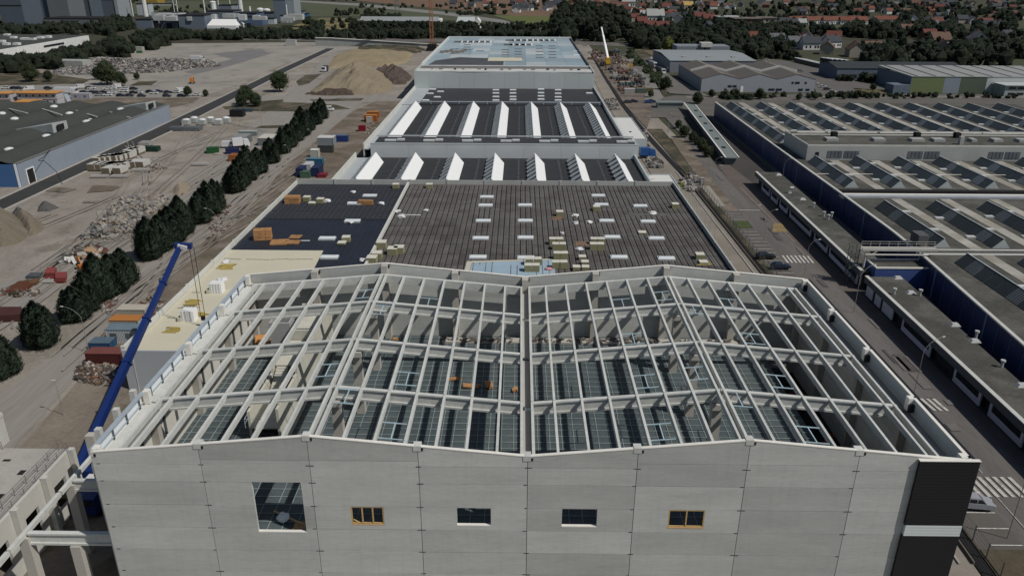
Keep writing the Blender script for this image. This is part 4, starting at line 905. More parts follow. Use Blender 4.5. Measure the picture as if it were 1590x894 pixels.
for k in range(7): mb = MB(); mb.box(A0.x+8+k*10,A0.x+12+k*10,A0.y-.1,A0.y,1,3); ob('window', mb, glassd, nh)
gr = thing('green_fronted_hall', 'long hall with striped pale roof and green, grey and white front', 'warehouse', (262,385,0))
B0 = G(1412,145,0); x0 = B0.x; y0 = B0.y
fr = [(0,17.5,(.15,.185,.085),8.6),(17.5,26,(.22,.26,.30),8.6),(26,40,(.09,.115,.085),8.6),(40,130,(.44,.47,.46),8.6)]
for i,(a,b,c,h) in enumerate(fr): mb = MB(); mb.box(x0+a,x0+b,y0,y0+.4,0,h); ob('front_wall', mb, mat('hall_front_%s' % ('green','blue_grey','olive','white')[i], c, .6, .05), gr)
mb = MB(); mb.box(x0-.4,x0,y0,y0+42,0,8.6); ob('side_wall', mb, mat('hall_side_blue', (.12,.15,.19)), gr)
mb = MB(); mb.ext([(x0-.5,y0-.2,8.6),(x0+130,y0-.2,8.6),(x0+130,y0+42,9.6),(x0-.5,y0+42,9.6)],(0,0,.25)); ob('roof', mb, mat('pale_striped_roof', (.27,.28,.27), .7, .08, .1), gr)
for k in range(12): mb = MB(); mb.ext([(x0+2+k*10,y0+.5,8.88),(x0+3.2+k*10,y0+.5,8.88),(x0+3.2+k*10,y0+41,9.87),(x0+2+k*10,y0+41,9.87)],(0,0,.08)); ob('roof_strip', mb, mat('dark_roof_strip', (.06,.06,.06)), gr)
fa = thing('white_front_office', 'low white two storey office in front of the green fronted hall', 'office', (x0+62,y0-6,0))
mb = MB(); mb.box(x0+44,x0+88,y0-11,y0-.3,0,5.8); ob('wall', mb, mat('office_white_wall', (.30,.34,.33)), fa)
mb = MB(); mb.box(x0+43,x0+89,y0-12,y0-.3,5.8,6.1); ob('roof', mb, mat('hall_front_white', (.44,.47,.46)), fa)
for z in (1.0,3.9):
    for k in range(9): mb = MB(); mb.box(x0+46+k*4.7,x0+49.4+k*4.7,y0-11.1,y0-11,z,z+1.2); ob('window', mb, glassd, fa)
mb = MB(); mb.box(x0-10,x0-1,y0-2,y0+8,0,4.5); tag(ob('side_kiosk', mb, mat('hall_side_blue', (.12,.15,.19))), 'small blue grey lean-to at the corner of the green fronted hall', 'annex')

# ================================================================== LEFT HALLS
lh = thing('grey_blue_hall', 'low hall at the left with dark undulating roof and long grey-blue side wall', 'warehouse', (-190,220,0))
lw = mat('grey_blue_side_wall', (.255,.29,.335), .6, .05, .1, 2, .04, rand=.05)
XE = -151.2
for k in range(13):
    a = 166.3+k*8.3; mb = MB(); mb.box(XE-.3+ (0),XE,a+.03,a+8.27,0,7.0); ob('wall_panel', mb, lw, lh)
ridge_x = [-159.5-15.8*k for k in range(5)]
def hz(x): return 6.9+1.5*(.5+.5*math.cos((x-ridge_x[0])/15.8*2*math.pi))**1.0
xs = [XE-.35-2.63*i for i in range(32)]
for half in range(4):
    ya, yb = 166.6+half*27, 166.6+(half+1)*27
    mb = MB(); n = len(xs)
    for x in xs: mb.v += [(x,ya,hz(x)),(x,yb,hz(x))]
    for i in range(n-1): mb.f.append((2*i,2*i+1,2*i+3,2*i+2))
    ob('roof', mb, mat('dark_felt_roof', (.052,.056,.050), .9, .2, .06, 1, .15), lh)
mb = MB(); mb.box(XE-.5,XE+.12,166.2,274.4,7.02,7.35); ob('gutter_edge', mb, mat('grey_gutter', (.16,.16,.155)), lh)
mb = MB(); mb.box(-233,XE,166,166.3,0,6.9); ob('front_wall', mb, mat('strong_blue_cladding', (.05,.12,.27), .5, .06, .2), lh)
mb = MB(); mb.box(-151.9,XE+.02,165.9,166.0,0,7.1); ob('corner_trim', mb, whitep, lh)
mb = MB(); mb.box(-233,XE,274.1,274.4,0,6.6); ob('rear_wall', mb, lw, lh)
mb = MB(); mb.box(XE+.0,XE+.08,170,173.4,.05,4.3); d_ = ob('door', mb, dark, lh)
mb = MB(); mb.box(XE+.09,XE+.2,169.6,170,0,4.6); mb.box(XE+.09,XE+.2,173.4,173.8,0,4.6); mb.box(XE+.09,XE+.2,170,173.4,4.3,4.6); ob('door_frame', mb, whitep, d_)
for u,v in ((3,176.5),(23,186.5),(84,167.5),(108,177),(134,187),(72,210),(187,168),(14,231),(139,181.5)):
    p = G(u,v,8); mb = MB(); lump(mb,(p.x,p.y,hz(p.x)),1.5 if u != 139 else .8,2,.5,1,.02); ob('dome_rooflight', mb, mat('dome_white', (.60,.62,.60)), lh)
for (u0,v0,u1,v1) in ((14,171.5,43,178.5),(66,171.5,96,178.5),(118,171.5,150,179.5),(170,171.5,202,180)):
    a, b = G(u0,v0,8), G(u1,v1,8); mb = MB(); mb.bar((a.x,a.y,hz(a.x)+.3),(b.x,b.y,hz(b.x)+.3),.7,.25); ob('pale_flashing', mb, mat('aged_pale_flashing', (.34,.35,.33)), lh)
for (u,v,s) in ((60,200,1),(208,166,.9)):
    p = G(u,v,8); mb = MB(); z = 7.2; L_ = 9*s
    mb.hexa([(p.x-L_,p.y+1,z),(p.x+L_*.8,p.y-3.5*s,z),(p.x+L_*.95,p.y+3.5*s,z),(p.x-L_*.6,p.y+5,z)], [(p.x-L_+.2,p.y+1,z+.4),(p.x+L_*.8,p.y-3.5*s,z+3.2*s),(p.x+L_*.95,p.y+3.5*s,z+3.2*s),(p.x-L_*.6,p.y+5,z+.6)])
    dm = ob('roof_dormer', mb, mat('dormer_white', (.36,.38,.37)), lh)
    mb = MB(); mb.obox((p.x+L_*.9,p.y,z+1.5*s),(.3,4.5*s,2*s)); ob('dormer_opening', mb, dark, dm)
# cable loop and lamps by the hall front
# far left white walled hall
wh = thing('white_walled_hall', 'dark roofed hall with long white wall behind the trees at far left', 'warehouse', (-390,540,0))
a, b = G(-40,101,0), G(140,68,0); d = (b-a); d.z = 0; nrm = Vector((-d.y,d.x,0)).normalized()
if nrm.x > 0: nrm = -nrm
H_ = 6.5
mb = MB(); mb.hexa([(a.x,a.y,0),(b.x,b.y,0),(b.x+nrm.x*2,b.y+nrm.y*2,0),(a.x+nrm.x*2,a.y+nrm.y*2,0)],[(a.x,a.y,H_),(b.x,b.y,H_),(b.x+nrm.x*2,b.y+nrm.y*2,H_),(a.x+nrm.x*2,a.y+nrm.y*2,H_)]); ob('wall', mb, mat('white_hall_wall', (.62,.63,.61)), wh)
mb = MB(); c1, c2 = a+nrm*2, b+nrm*2; e1, e2 = a+nrm*85, b+nrm*85
mb.hexa([(c1.x,c1.y,0),(c2.x,c2.y,0),(e2.x,e2.y,0),(e1.x,e1.y,0)],[(c1.x,c1.y,H_+.4),(c2.x,c2.y,H_+.4),(e2.x,e2.y,H_+1),(e1.x,e1.y,H_+1)]); ob('roof', mb, mat('dark_felt_roof', (.052,.056,.050)), wh)
mb = MB(); p1 = a+d*.55-nrm*.1; p2 = a+d*.74-nrm*.1; mb.hexa([(p1.x,p1.y,3),(p2.x,p2.y,3),(p2.x+nrm.x*.05,p2.y+nrm.y*.05,3),(p1.x+nrm.x*.05,p1.y+nrm.y*.05,3)],[(p1.x,p1.y,4.6),(p2.x,p2.y,4.6),(p2.x+nrm.x*.05,p2.y+nrm.y*.05,4.6),(p1.x+nrm.x*.05,p1.y+nrm.y*.05,4.6)]); ob('window_band', mb, glassd, wh)
for u,v in ((11,54),(21,58),(10,68),(75,57),(37,60),(50,60),(26,68),(3,64),(63,58)):
    p = G(u,v,8); mb = MB(); mb.box(p.x-2,p.x+(9 if u in (37,) else 2),p.y-2,p.y+2,7,8.6); ob('roof_unit', mb, mat('dome_white', (.6,.62,.6)), wh)
# dark towers far left
def px_box(name, label, cat, u0, u1, vb, h, depth, m, z0=0, par=None, side=None):
    a, b = G(u0,vb,0), G(u1,vb,0)
    t = thing(name, label, cat, ((a.x+b.x)/2,a.y+depth/2,0)) if par is None else par
    mb = MB(); mb.box(a.x,b.x,a.y,a.y+depth,0,h); ob('wall' if par is None else 'block', mb, m, t)
    mb = MB(); mb.box(a.x-.4,b.x+.4,a.y-.4,a.y+depth+.4,h,h+.7); ob('roof', mb, dark if m is not whitep else galv, t)
    return t, a, b
tw = mat('tower_cladding', (.085,.105,.13), .6, .08, .05); tw2 = mat('tower_cladding_grey', (.13,.145,.155), .6, .08, .05)
T1,a,b = px_box('process_tower','tall slate tower farthest left with a dark band across it','tower',7,44,50,38,32,tw)
mb = MB(); mb.box(a.x-.1,b.x+.1,a.y-.15,a.y,24,25); ob('dark_band', mb, dark, T1)
T2,a,b = px_box('process_tower','grey slate tower with a narrow ledge, second from the left','tower',79,112,33,44,36,tw2)
mb = MB(); mb.box(a.x-.1,b.x+.1,a.y-.15,a.y,34,35.2); ob('dark_band', mb, dark, T2)
mb = MB(); mb.box(a.x-10,a.x-.1,a.y+4,a.y+36,0,34); ob('side_block', mb, tw, T2)
T3,a,b = px_box('process_tower','tallest slate tower running out of the top of the view','tower',113,146,29,56,40,tw)
mb = MB(); mb.box(b.x-1,b.x+1,a.y-1,a.y,0,56); ob('corner_trim', mb, tw2, T3)
T4,a,b = px_box('process_tower','lower slate block joined to the right side of the tallest tower','tower',148,183,27,21,32,tw)
mb = MB(); mb.box(b.x+.1,b.x+4,a.y-1,a.y+32,0,22); ob('corner_trim', mb, mat('pale_tower_corner', (.25,.28,.30)), T4)
px_box('process_building','long low slate building at the feet of the towers','factory building',70,176,38,6,35,tw2)
px_box('process_building','small pale low shed in front of the slate towers','factory building',98,118,43.5,6,10,mat('pale_tower_corner', (.25,.28,.30)))
px_box('warehouse','yellow sided warehouse at the top left beyond the factory','warehouse',220,246,7,9,30,mat('yellow_wall', (.30,.20,.05)))
px_box('warehouse','pale long shed in front of the yellow warehouse','warehouse',225,272,9,3,8,mat('dormer_white', (.36,.38,.37)))
# factory strip
blu = mat('factory_blue_grey', (.13,.16,.20), .6, .08, .05); blu2 = mat('factory_blue', (.085,.125,.20), .6, .08, .05)
fs = thing('chemical_works', 'strip of blue grey factory blocks with silos and white pipe roofs beyond the plaza', 'factory', (-340,800,0))
for (u0,u1,vb,h,dp,m_) in ((213,238,45,9,30,blu),(238,249,43,11,30,blu2),(250,278,44.5,11,40,blu),(279,321,45,13,40,blu),(214,233,24,14,14,mat('pale_works_block', (.38,.42,.44))),(236,280,27,5,20,mat('pale_works_block', (.38,.42,.44))),(322,365,33,11,30,blu),(341,361,23.5,12,20,blu),(361,371,23.5,12.5,20,mat('pale_works_block', (.38,.42,.44))),(366,400,37,11,30,blu2),(382,409,40,9,20,blu2),(398,426,33,9,25,blu),(409,427,38,6,10,mat('pale_works_block', (.38,.42,.44))),(427,446,33,24,30,blu),(446,459,32,24,30,mat('pale_tower_corner', (.25,.28,.30))),(447,470,29,8,20,blu),(458,472,27,5,10,mat('pale_works_block', (.38,.42,.44))),(436,451,36,8,10,mat('pale_tower_corner', (.25,.28,.30))),(385,405,31,3,10,mat('pale_works_block', (.38,.42,.44))),(474,478,30,6,12,mat('strong_blue_cladding', (.05,.12,.27)))):
    px_box('','', '',u0,u1,vb,h,dp,m_,par=fs)
for (u,vb,h,r) in ((375,25,20,3.2),(227,26,22,3),(333,24,16,4),(319,25,24,.9),(277,25,24,.6),(272,26,22,.5),(207,26,22,.7),(341,22,18,.8),(358,14,14,.7),(447,36,20,.8),(445,14,18,.8),(389,24,11,1.5),(405,24,7,5),(415,25,7,5)):
    p = G(u,vb,0); mb = MB(); mb.cyl((p.x,p.y,0),(p.x,p.y,h),r,r*.9,10); 
    if r > 2: lump(mb,(p.x,p.y,h),r,2,.5,1,0)
    ob('silo' if r > 1.2 else 'chimney', mb, mat('dome_white', (.6,.62,.6)), fs)
mb = MB()
for k in range(34):
    p = G(rnd.uniform(218,470), rnd.uniform(24,30), 10); mb.box(p.x,p.x+rnd.uniform(4,22),p.y,p.y+rnd.uniform(2,8),8,rnd.uniform(11,13.5))
ob('roof_plant', mb, mat('works_roof_plant', (.42,.44,.43), .8, .4, .05), fs, kind='stuff')
for u in (244,262,301,307,385): 
    p = G(u,44.6,0); mb = MB(); mb.box(p.x,p.x+5,p.y-3.6,p.y-3.2,.5,5.5); ob('loading_door', mb, dark, fs)
tent = thing('storage_tent', 'white storage tent standing in front of the blue grey factory blocks', 'tent', tuple(G(345,45.5,0)))
a, b = G(322,45.5,0), G(368,45.5,0); W_ = b.x-a.x
mb = MB(); mb.hexa([(a.x,a.y,3.6),(b.x,b.y,3.6),(b.x,b.y+26,3.6),(a.x,a.y+26,3.6)],[(a.x+2,a.y+12,9),(b.x-4,b.y+12,9),(b.x-4,b.y+14,9),(a.x+2,a.y+14,9)]); ob('canvas_roof', mb, mat('tent_canvas', (.70,.70,.68), .7, .03), tent)
mb = MB(); mb.box(a.x,b.x,a.y,a.y+26,0,3.58); ob('tent_wall', mb, mat('tent_canvas', (.7,.7,.68)), tent)
mb = MB(); mb.box(a.x+1,b.x-6,a.y-.2,a.y,.3,1.3); ob('grey_band', mb, galv, tent)
# far sheds
for (u0,u1,vb,h,dp,lab,c) in ((560,680,40,8,22,'long grey roofed shed above the dark hedge in the middle distance',(.24,.26,.26)),):
    a, b = G(u0,vb,0), G(u1,vb,0); t = thing('long_shed', lab, 'shed', ((a.x+b.x)/2,a.y,0))
    mb = MB(); mb.box(a.x,b.x,a.y,a.y+dp,0,5); ob('wall', mb, mat('shed_dull_wall', (.14,.14,.14)), t)
    mb = MB(); mb.hexa([(a.x-1,a.y-1,5),(b.x+1,a.y-1,5),(b.x+1,a.y+dp,5),(a.x-1,a.y+dp,5)],[(a.x-1,a.y+dp/2,9),(b.x+1,a.y+dp/2,9),(b.x+1,a.y+dp/2+.5,9),(a.x-1,a.y+dp/2+.5,9)]); ob('roof', mb, mat('shed_grey_roof', c), t)
    mb = MB(); mb.box(b.x+1.1,b.x+4,a.y,a.y+dp,0,7); ob('white_end', mb, whitep, t)
a, b = G(709,46,0), G(737,46,0); t = thing('white_barn', 'white gabled barn beside the road behind the tall pale hall', 'barn', ((a.x+b.x)/2,a.y,0))
mb = MB(); mb.box(a.x,b.x,a.y,a.y+20,0,7); ob('wall', mb, mat('barn_white', (.50,.52,.50)), t)
mb = MB(); mb.hexa([(a.x-.5,a.y-.5,7),(b.x+.1,a.y-.5,7),(b.x+.1,a.y+20.5,7),(a.x-.5,a.y+20.5,7)],[(a.x+1,a.y+10,12),(b.x+.1,a.y+10,12),(b.x+.1,a.y+10.4,12),(a.x+1,a.y+10.4,12)]); ob('roof', mb, mat('barn_roof', (.40,.44,.43)), t)
c = G(746,46,0); mb = MB(); mb.ext([(b.x+.2,a.y-.2,0),(c.x,a.y-.2,0),(c.x,a.y-.2,8),((b.x+c.x)/2,a.y-.2,11.5),(b.x+.2,a.y-.2,8)],(0,18,0)); ob('gable_end', mb, mat('barn_white_bright', (.68,.68,.66)), t)
mb = MB(); mb.box(b.x+3,b.x+5.6,a.y-.4,a.y-.25,0,4.5); ob('door', mb, dark, t)
# concrete ramp wall
rw = thing('ramp_wall', 'pale concrete retaining wall of a ramp tapering to the right', 'retaining wall', (-130,611,0))
mb = MB(); mb.ext([(-171.4,609,0),(-66,613,0),(-66,613,1.2),(-156,609.5,6.2),(-171.4,609,6.4)],(0,1.2,0)); ob('wall', mb, mat('ramp_concrete', (.28,.29,.28)), rw)
mb = MB(); mb.bar((-171,609,6.7),(-156,609.5,6.5),1.4,.4); mb.bar((-156,609.5,6.4),(-66,613,1.4),1.4,.4); ob('coping', mb, coping, rw)
# ================================================================== LEFT FOREGROUND
sb = thing('precast_annex', 'unfinished grey precast annex with guard rails at the lower left corner', 'building under construction', (-62,5,0))
sc1 = mat('annex_slab', (.34,.325,.30), .9, .18, .25, 3, .15); sc2 = mat('annex_wall', (.50,.49,.45), .9, .1, .3, 4, .08)
mb = MB(); mb.box(-85,-55.6,-30,20.3,7.1,7.4); ob('roof_slab', mb, sc1, sb)
for k in range(8):
    y = 19-k*5.6; 
    for (ya,yb,za,zb) in ((y-5.5,y,5.6,8.0),(y-5.5,y,0,2.2),(y-5.5,y-4.0,2.2,5.6),(y-1.6,y,2.2,5.6)):
        mb = MB(); mb.box(-55.55,-55.2,ya,yb,za,zb); ob('wall_panel', mb, sc2, sb)
    mb = MB(); mb.box(-55.15,-54.5,y-.25,y+.35,0,8.3); ob('column', mb, sc2, sb)
mb = MB(); mb.box(-85,-55.6,20.0,20.3,0,7.1); ob('end_wall', mb, sc2, sb)
mb = MB(); mb.box(-85,-64.2,-30,21.9,7.41,10.9); ob('upper_wall', mb, sc2, sb)
mb = MB(); mb.box(-85,-64.5,-30,21.6,10.91,11.0); ob('upper_roof', mb, mat('upper_roof_grey', (.12,.13,.13)), sb)
for (a,b,c,d) in ((-64.6,-64.1,-30,21.9),(-85,-64.7,21.5,22)): mb = MB(); mb.box(a,b,c,d,11.01,11.5); ob('upper_coping', mb, sc2, sb)
for k in range(7): mb = MB(); mb.box(-59.2+(k%2)*.2,-58.5+(k%2)*.2,15-k*4.4,15.9-k*4.4,7.4,7.42); ob('slab_hole', mb, dark, sb)
for (x,y) in ((-60.5,12),(-62.5,17.6)): mb = MB(); mb.box(x,x+.9,y,y+.4,7.4,7.43); ob('slab_hole', mb, dark, sb)
def rail(x, ya, yb, z, par, m=None):
    mb = MB(); n = int((yb-ya)/2.2)
    for k in range(n+1): yy = ya+(yb-ya)*k/n; mb.cyl((x,yy,z),(x,yy,z+1.1),.035,n=5)
    for h in (.55,1.1): mb.cyl((x,ya,z+h),(x,yb,z+h),.03,n=5)
    ob('guard_rail', mb, m or mat('dark_rail_steel', (.10,.10,.10)), par)
rail(-55.9,-22,20,7.4,sb); rail(-57.0,-22,20,7.4,sb); rail(-63.9,-22,20,7.4,sb)
fm = thing('precast_portal', 'bare precast beams and columns bridging from the open hall to the lower left annex', 'beam structure', (-46,4,0))
for i,(ya,yb) in enumerate(((-12,-.6),(-.4,8.4),(8.6,15.5))):
    mb = MB(); mb.box(-50.15,-49.75,ya,yb,9.6,10.1); ob('beam', mb, beamc, fm)
for y in (2.2, 10.7, 17.5):
    mb = MB()
    if y < 17: mb.box(-49.6,-40.3,y-.25,y+.25,9.85,10.05); mb.box(-49.6,-40.3,y-.1,y+.1,8.9,9.85); mb.box(-49.6,-40.3,y-.25,y+.25,8.65,8.9); ob('cross_beam', mb, beamc, fm)
for (x,y,h) in ((-50,2.2,9.55),(-50,10.7,9.55),(-45,2.2,8.6),(-45,10.7,8.6),(-50,-8,9.55),(-50,16,12.4)): mb = MB(); mb.box(x-.5,x+.5,y-.45,y+.45,0,h); ob('column', mb, concrete_in, fm)
mb = MB(); mb.bar((-43.5,11.2,10.4),(-40.6,13.8,10.4),.45,.45); ob('loose_beam', mb, beamc, fm)
for (u,v) in ((205.5,605.6),(179.5,634),(152,664.6)):
    p = G(u,v,17.5); mb = MB(); mb.box(p.x-.3,p.x+.3,p.y-.3,p.y+.3,0,17.5); tag(ob('outer_column', mb, beamc), {205.5:'pale square column outside the left hall wall, farthest of three',179.5:'pale square column outside the left hall wall, middle of three',152:'pale square column outside the left hall wall, nearest of three'}[u], 'column', 'free standing columns beside the left hall wall')
# ------------------------------------------------------------------ blue mobile crane
cr_ = thing('mobile_crane', 'blue mobile crane with long raised telescopic boom beside the left hall wall', 'mobile crane', (-53.3,24,0))
cb = flat('crane_blue', (.010,.028,.13), rough=.45); wt = flat('crane_white', (.6,.6,.6))
mb = MB(); mb.box(-54.4,-51.6,16,30,.9,1.7); ob('chassis', mb, cb, cr_)
mb = MB(); mb.box(-54.4,-51.6,16,18.4,1.75,3.2); c_ = ob('cab', mb, cb, cr_); mb = MB(); mb.box(-54.2,-51.8,15.9,15.98,2.2,3.0); ob('windscreen', mb, carwin, c_)
mb = MB(); mb.box(-57.6,-51.8,21.0,26,1.75,3.6); ob('superstructure', mb, cb, cr_)
mb = MB(); mb.box(-54.6,-51.8,18.6,20.9,1.75,3.3); ob('counterweight', mb, wt, cr_)
for y in (17.2,19.2,22.5,24.5,26.5,28.8):
    for x in (-54.45,-51.95): mb = MB(); mb.cyl((x,y,.65),(x+.4,y,.65),.65,n=12); ob('wheel', mb, tyre, cr_)
for y in (21.3,29.4):
    mb = MB(); mb.box(-57.5,-49.4,y-.2,y+.2,.9,1.2)
    for x in (-57.3,-49.6): mb.box(x-.3,x+.3,y-.4,y+.4,0,.9)
    ob('outrigger', mb, cb, cr_)
tipP = G(280,381,21); tip = Vector((tipP.x,tipP.y,21)); base = Vector((-56.7,22.4,3.2)); dv = (tip-base)
for i,(t0,t1,w_) in enumerate(((0,.42,.86),(.42,.62,.77),(.62,.80,.68),(.80,1.0,.6))):
    mb = MB(); mb.bar(base+dv*t0, base+dv*t1, w_, w_*1.15); bo = ob('boom_section', mb, cb, cr_)
    mb = MB(); mb.bar(base+dv*(t1-.008), base+dv*t1, w_+.25, w_*1.15+.25); ob('collar', mb, cb, bo)
mb = MB(); mb.bar(tip-Vector((.9,0,0)),tip+Vector((1.7,.3,-.2)),.9,.8); ob('boom_head', mb, cb, cr_)
mb = MB(); mb.bar(tip+Vector((-.2,-.55,.1)),tip+Vector((1.2,-.55,-.3)),.35,.6); ob('striped_plate', mb, wt, cr_)
hk = Vector((tip.x+1.6, tip.y+.3, 0))
mb = MB()
for dx in (-.35,.35): mb.bar((hk.x+dx,hk.y,8.4),(hk.x+dx,hk.y,20.7),.07)
mb.bar((tip.x-.2,tip.y,20.5),(base.x-.8,base.y+8,6.5),.06); ob('hoist_rope', mb, dark, cr_)
mb = MB(); mb.box(hk.x-.3,hk.x+.3,hk.y-.2,hk.y+.2,7.8,8.5); ob('hook_block', mb, dark, cr_)
# ================================================================== trees
def crown_mesh(name, kind, seed, n=900, h=10, r=3, m=None, leaf=.5):
    q = random.Random(seed); mb = MB(); V = []; F = []
    blobs = []
    if kind == 'cone':
        # several leaders, each a tapering spire of fine leaf faces over a dark core
        spires = [(0,0,h,r)]+[(r*.55*math.cos(a_),r*.55*math.sin(a_),h*q.uniform(.66,.93),r*q.uniform(.5,.66)) for a_ in (q.random(), 1.3+q.random(), 2.6+q.random(), 3.9+q.random(), 5.1+q.random())]
        for (sx,sy,sh,sr) in spires:
            N = 14; K = 12; k0 = len(mb.v)
            for i in range(N+1):
                z = i/N; rr = sr*.8*(1-z**3.2)*(min(1,.55+z*3))+.05
                for j in range(K): a_ = 6.283*j/K; f = rr*q.uniform(.82,1.15); mb.v.append((sx+math.cos(a_)*f, sy+math.sin(a_)*f, .12+z*sh*.97))
            for i in range(N):
                for j in range(K): mb.f.append((k0+i*K+j,k0+i*K+(j+1)%K,k0+(i+1)*K+(j+1)%K,k0+(i+1)*K+j))
            per = int(n*.35 if sh == h else n*.14)
            for i in range(per):
                z = q.random()**1.1; rr = sr*(1-z**3.2)*(min(1,.7+z*3)); a_ = q.random()*6.283; clump = 1+.16*math.sin(a_*5+z*9+sx)+.1*math.sin(a_*11-z*23)
                d = Vector((math.cos(a_),math.sin(a_),.35)).normalized(); p = Vector((sx+math.cos(a_)*rr*clump*q.uniform(.78,1.08), sy+math.sin(a_)*rr*clump*q.uniform(.78,1.08), .2+z*sh*1.0))
                t_ = Vector((-math.sin(a_),math.cos(a_),0)); l = leaf*q.uniform(.5,1.1); k = len(mb.v)
                mb.v += [tuple(p-t_*l*.35), tuple(p+t_*l*.35), tuple(p+d*l*.7+Vector((0,0,l*q.uniform(.1,.9))))]; mb.f.append((k,k+1,k+2))
        return mb.mesh(name, m)
    elif kind == 'round':
        for k in range(22):
            a = q.random()*6.28; z = q.random(); rr = r*.62*math.sin(math.pi*(.15+.8*z))
            blobs.append((rr*math.cos(a), rr*math.sin(a), h*.28+z*h*.58, r*q.uniform(.34,.5)))
        blobs.append((0,0,h*.58,r*.6))
    else:  # poplar
        for k in range(24):
            z = k/24; a = q.random()*6.28; rr = r*.35
            blobs.append((rr*math.cos(a), rr*math.sin(a), h*.08+z*h*.84, r*.6*q.uniform(.8,1.1)*(1-.45*z)))
    for (x,y,z,s) in blobs: lump(mb, (x,y,z), s*.8, 1, 1.05, q.random(), .22)
    per = max(4, n//len(blobs))
    for (x,y,z,s) in blobs:
        for i in range(per):
            d = Vector((q.gauss(0,1),q.gauss(0,1),q.gauss(0,1))).normalized(); p = Vector((x,y,z))+d*s*q.uniform(.7,1.3)
            if p.z < .15: p.z = .15
            u_ = Vector((q.gauss(0,1),q.gauss(0,1),q.gauss(0,1))).normalized(); v_ = d.cross(u_).normalized(); l = leaf*q.uniform(.5,1.2)
            k = len(mb.v); mb.v += [tuple(p-u_*l*.5), tuple(p+v_*l*.45), tuple(p+u_*l*.5+d*l*.3)]; mb.f.append((k,k+1,k+2))
    return mb.mesh(name, m)
def trunk_mesh(name, h, r):
    mb = MB(); mb.cyl((0,0,-.05),(0,0,h*.5),r,r*.7,7); mb.cyl((0,0,h*.5),(.15,.1,h),r*.7,r*.25,6)
    for k in range(5):
        a = k*1.3; z = h*(.4+.1*k); mb.cyl((0,0,z),(math.cos(a)*h*.2,math.sin(a)*h*.2,z+h*.15),r*.35,r*.12,5)
    return mb.mesh(name, bark)
CONE = [crown_mesh('conifer_crown','cone',s,9000,(11,10.3,11.6,10)[s%4],3.1,leaf_d,.5) for s in (1,2,3,5)]
ROUND = [crown_mesh('broadleaf_crown','round',s,3200,10,4.6,leaf_m,.75) for s in (4,5,6)]
ROUNDL = [crown_mesh('broadleaf_crown','round',s,420,10,4.6,leaf_m,1.3) for s in (7,8,9)]
ROUNDY = crown_mesh('yellow_crown','round',11,700,10,5,leaf_y,.9)
POP = crown_mesh('poplar_crown','pop',12,700,22,3.2,leaf_d,1.0)
TR = trunk_mesh('trunk', 7, .32); TRS = trunk_mesh('trunk', 3.5, .35)
def tree(name, label, me, tr, loc, s=1, rz=None, group=None, sz=None):
    t = thing(name, label, 'tree', loc, rnd.random()*6.28 if rz is None else rz, group)
    t.scale = (s, s, sz or s)
    link('crown', me, t, True); link('trunk', tr, t, True)
    return t
rows = [(-4,585,9.8),(58,538,9.6),(112,497,9.0),(130,483,10),(150,468,10.2),(170,455,10.8),(188,442,9.6),(229,402,11.2),(246,390,11.6),(262,378,11.4),(278,366,10.2),(306,347,10.8),(320,335,11.4),(331,326,9.6),
        (361,298,10.6),(371,290,11.4),(382,281,11.2),(398,270,11.0),(418,253,10.2),(436,239,10.6),(446,229,11.4),(457,219,11),(467,211,11.4),(476,203,10.8),(488,193,11.2),(497,185,10.2)]
wh_ = ['nearest dark conifer of the row, cut by the left edge of the photo','lone dark conifer standing apart near the left end of the row']
for i,(u,v,h) in enumerate(rows):
    p = G(u,v,0); s = h/11.0
    lab = wh_[i] if i < 2 else ('%s conifer of the dark row along the yard road, counted from the near end' % (ORD[i] if i < 20 else ('twenty-'+ORD[i-20])))
    tree('conifer_tree', lab, CONE[(i*3+i//3)%4], TRS, (p.x+.6,p.y+.5,0), s*(.95,1.0,1.05,.9)[i%4], group='dark conifers in a row beside the yard road', sz=s*(.86,.92,.8)[i%3])
B = [(435,143,11,'round dark tree standing alone beside the left road junction'),(382,163,9,'broad dark tree near the circular verge by the left road'),(398,166,6.5,'low bushy tree right of the tree on the circular verge'),
     (375,166,6,'small bush left of the tree on the circular verge'),(167,132,13,'large spreading tree beside the car park and the rubble field'),(190,134,7.5,'low dark bush right of the large spreading tree'),(152,124,7,'small tree left behind the large spreading tree'),
     (50,127,10,'tall dark tree above the left end of the car park'),(76,127,6,'thin small tree between the car park and the rubble field'),(213,124,4,'low scrub bush on the verge of the rubble field'),(292,150,5,'small dark bush at the right end of the car park'),(320,150,3.5,'tiny bush at the end of the earth strip'),
     (1033,140,7,'round dark bush tree beside the works compound gate'),(1082,162,6,'dark tree at the end of the covered walkway'),(947,88,4,'small shrub on the bank beside the white crane'),(996,101,4,'small round shrub near the parked lorries'),
     (1040,99,0,'')]
for (u,v,h,lab) in B:
    if not h: continue
    p = G(u,v,0); tree('broadleaf_tree', lab, ROUND[int(u)%3], TR, (p.x,p.y,0), h/10)
for k,(u,v,s) in enumerate(((1062,214,.5),(1075,222,.42),(1090,236,.5),(1098,245,.45),(1053,200,.35),(1082,226,.35))):
    p = G(u,v,0); tree('shrub', 'dark shrub beside the covered walkway, %s from its near end' % ORD[5-k], ROUND[k%3], TR, (p.x,p.y,0), s, group='shrubs along the covered walkway')
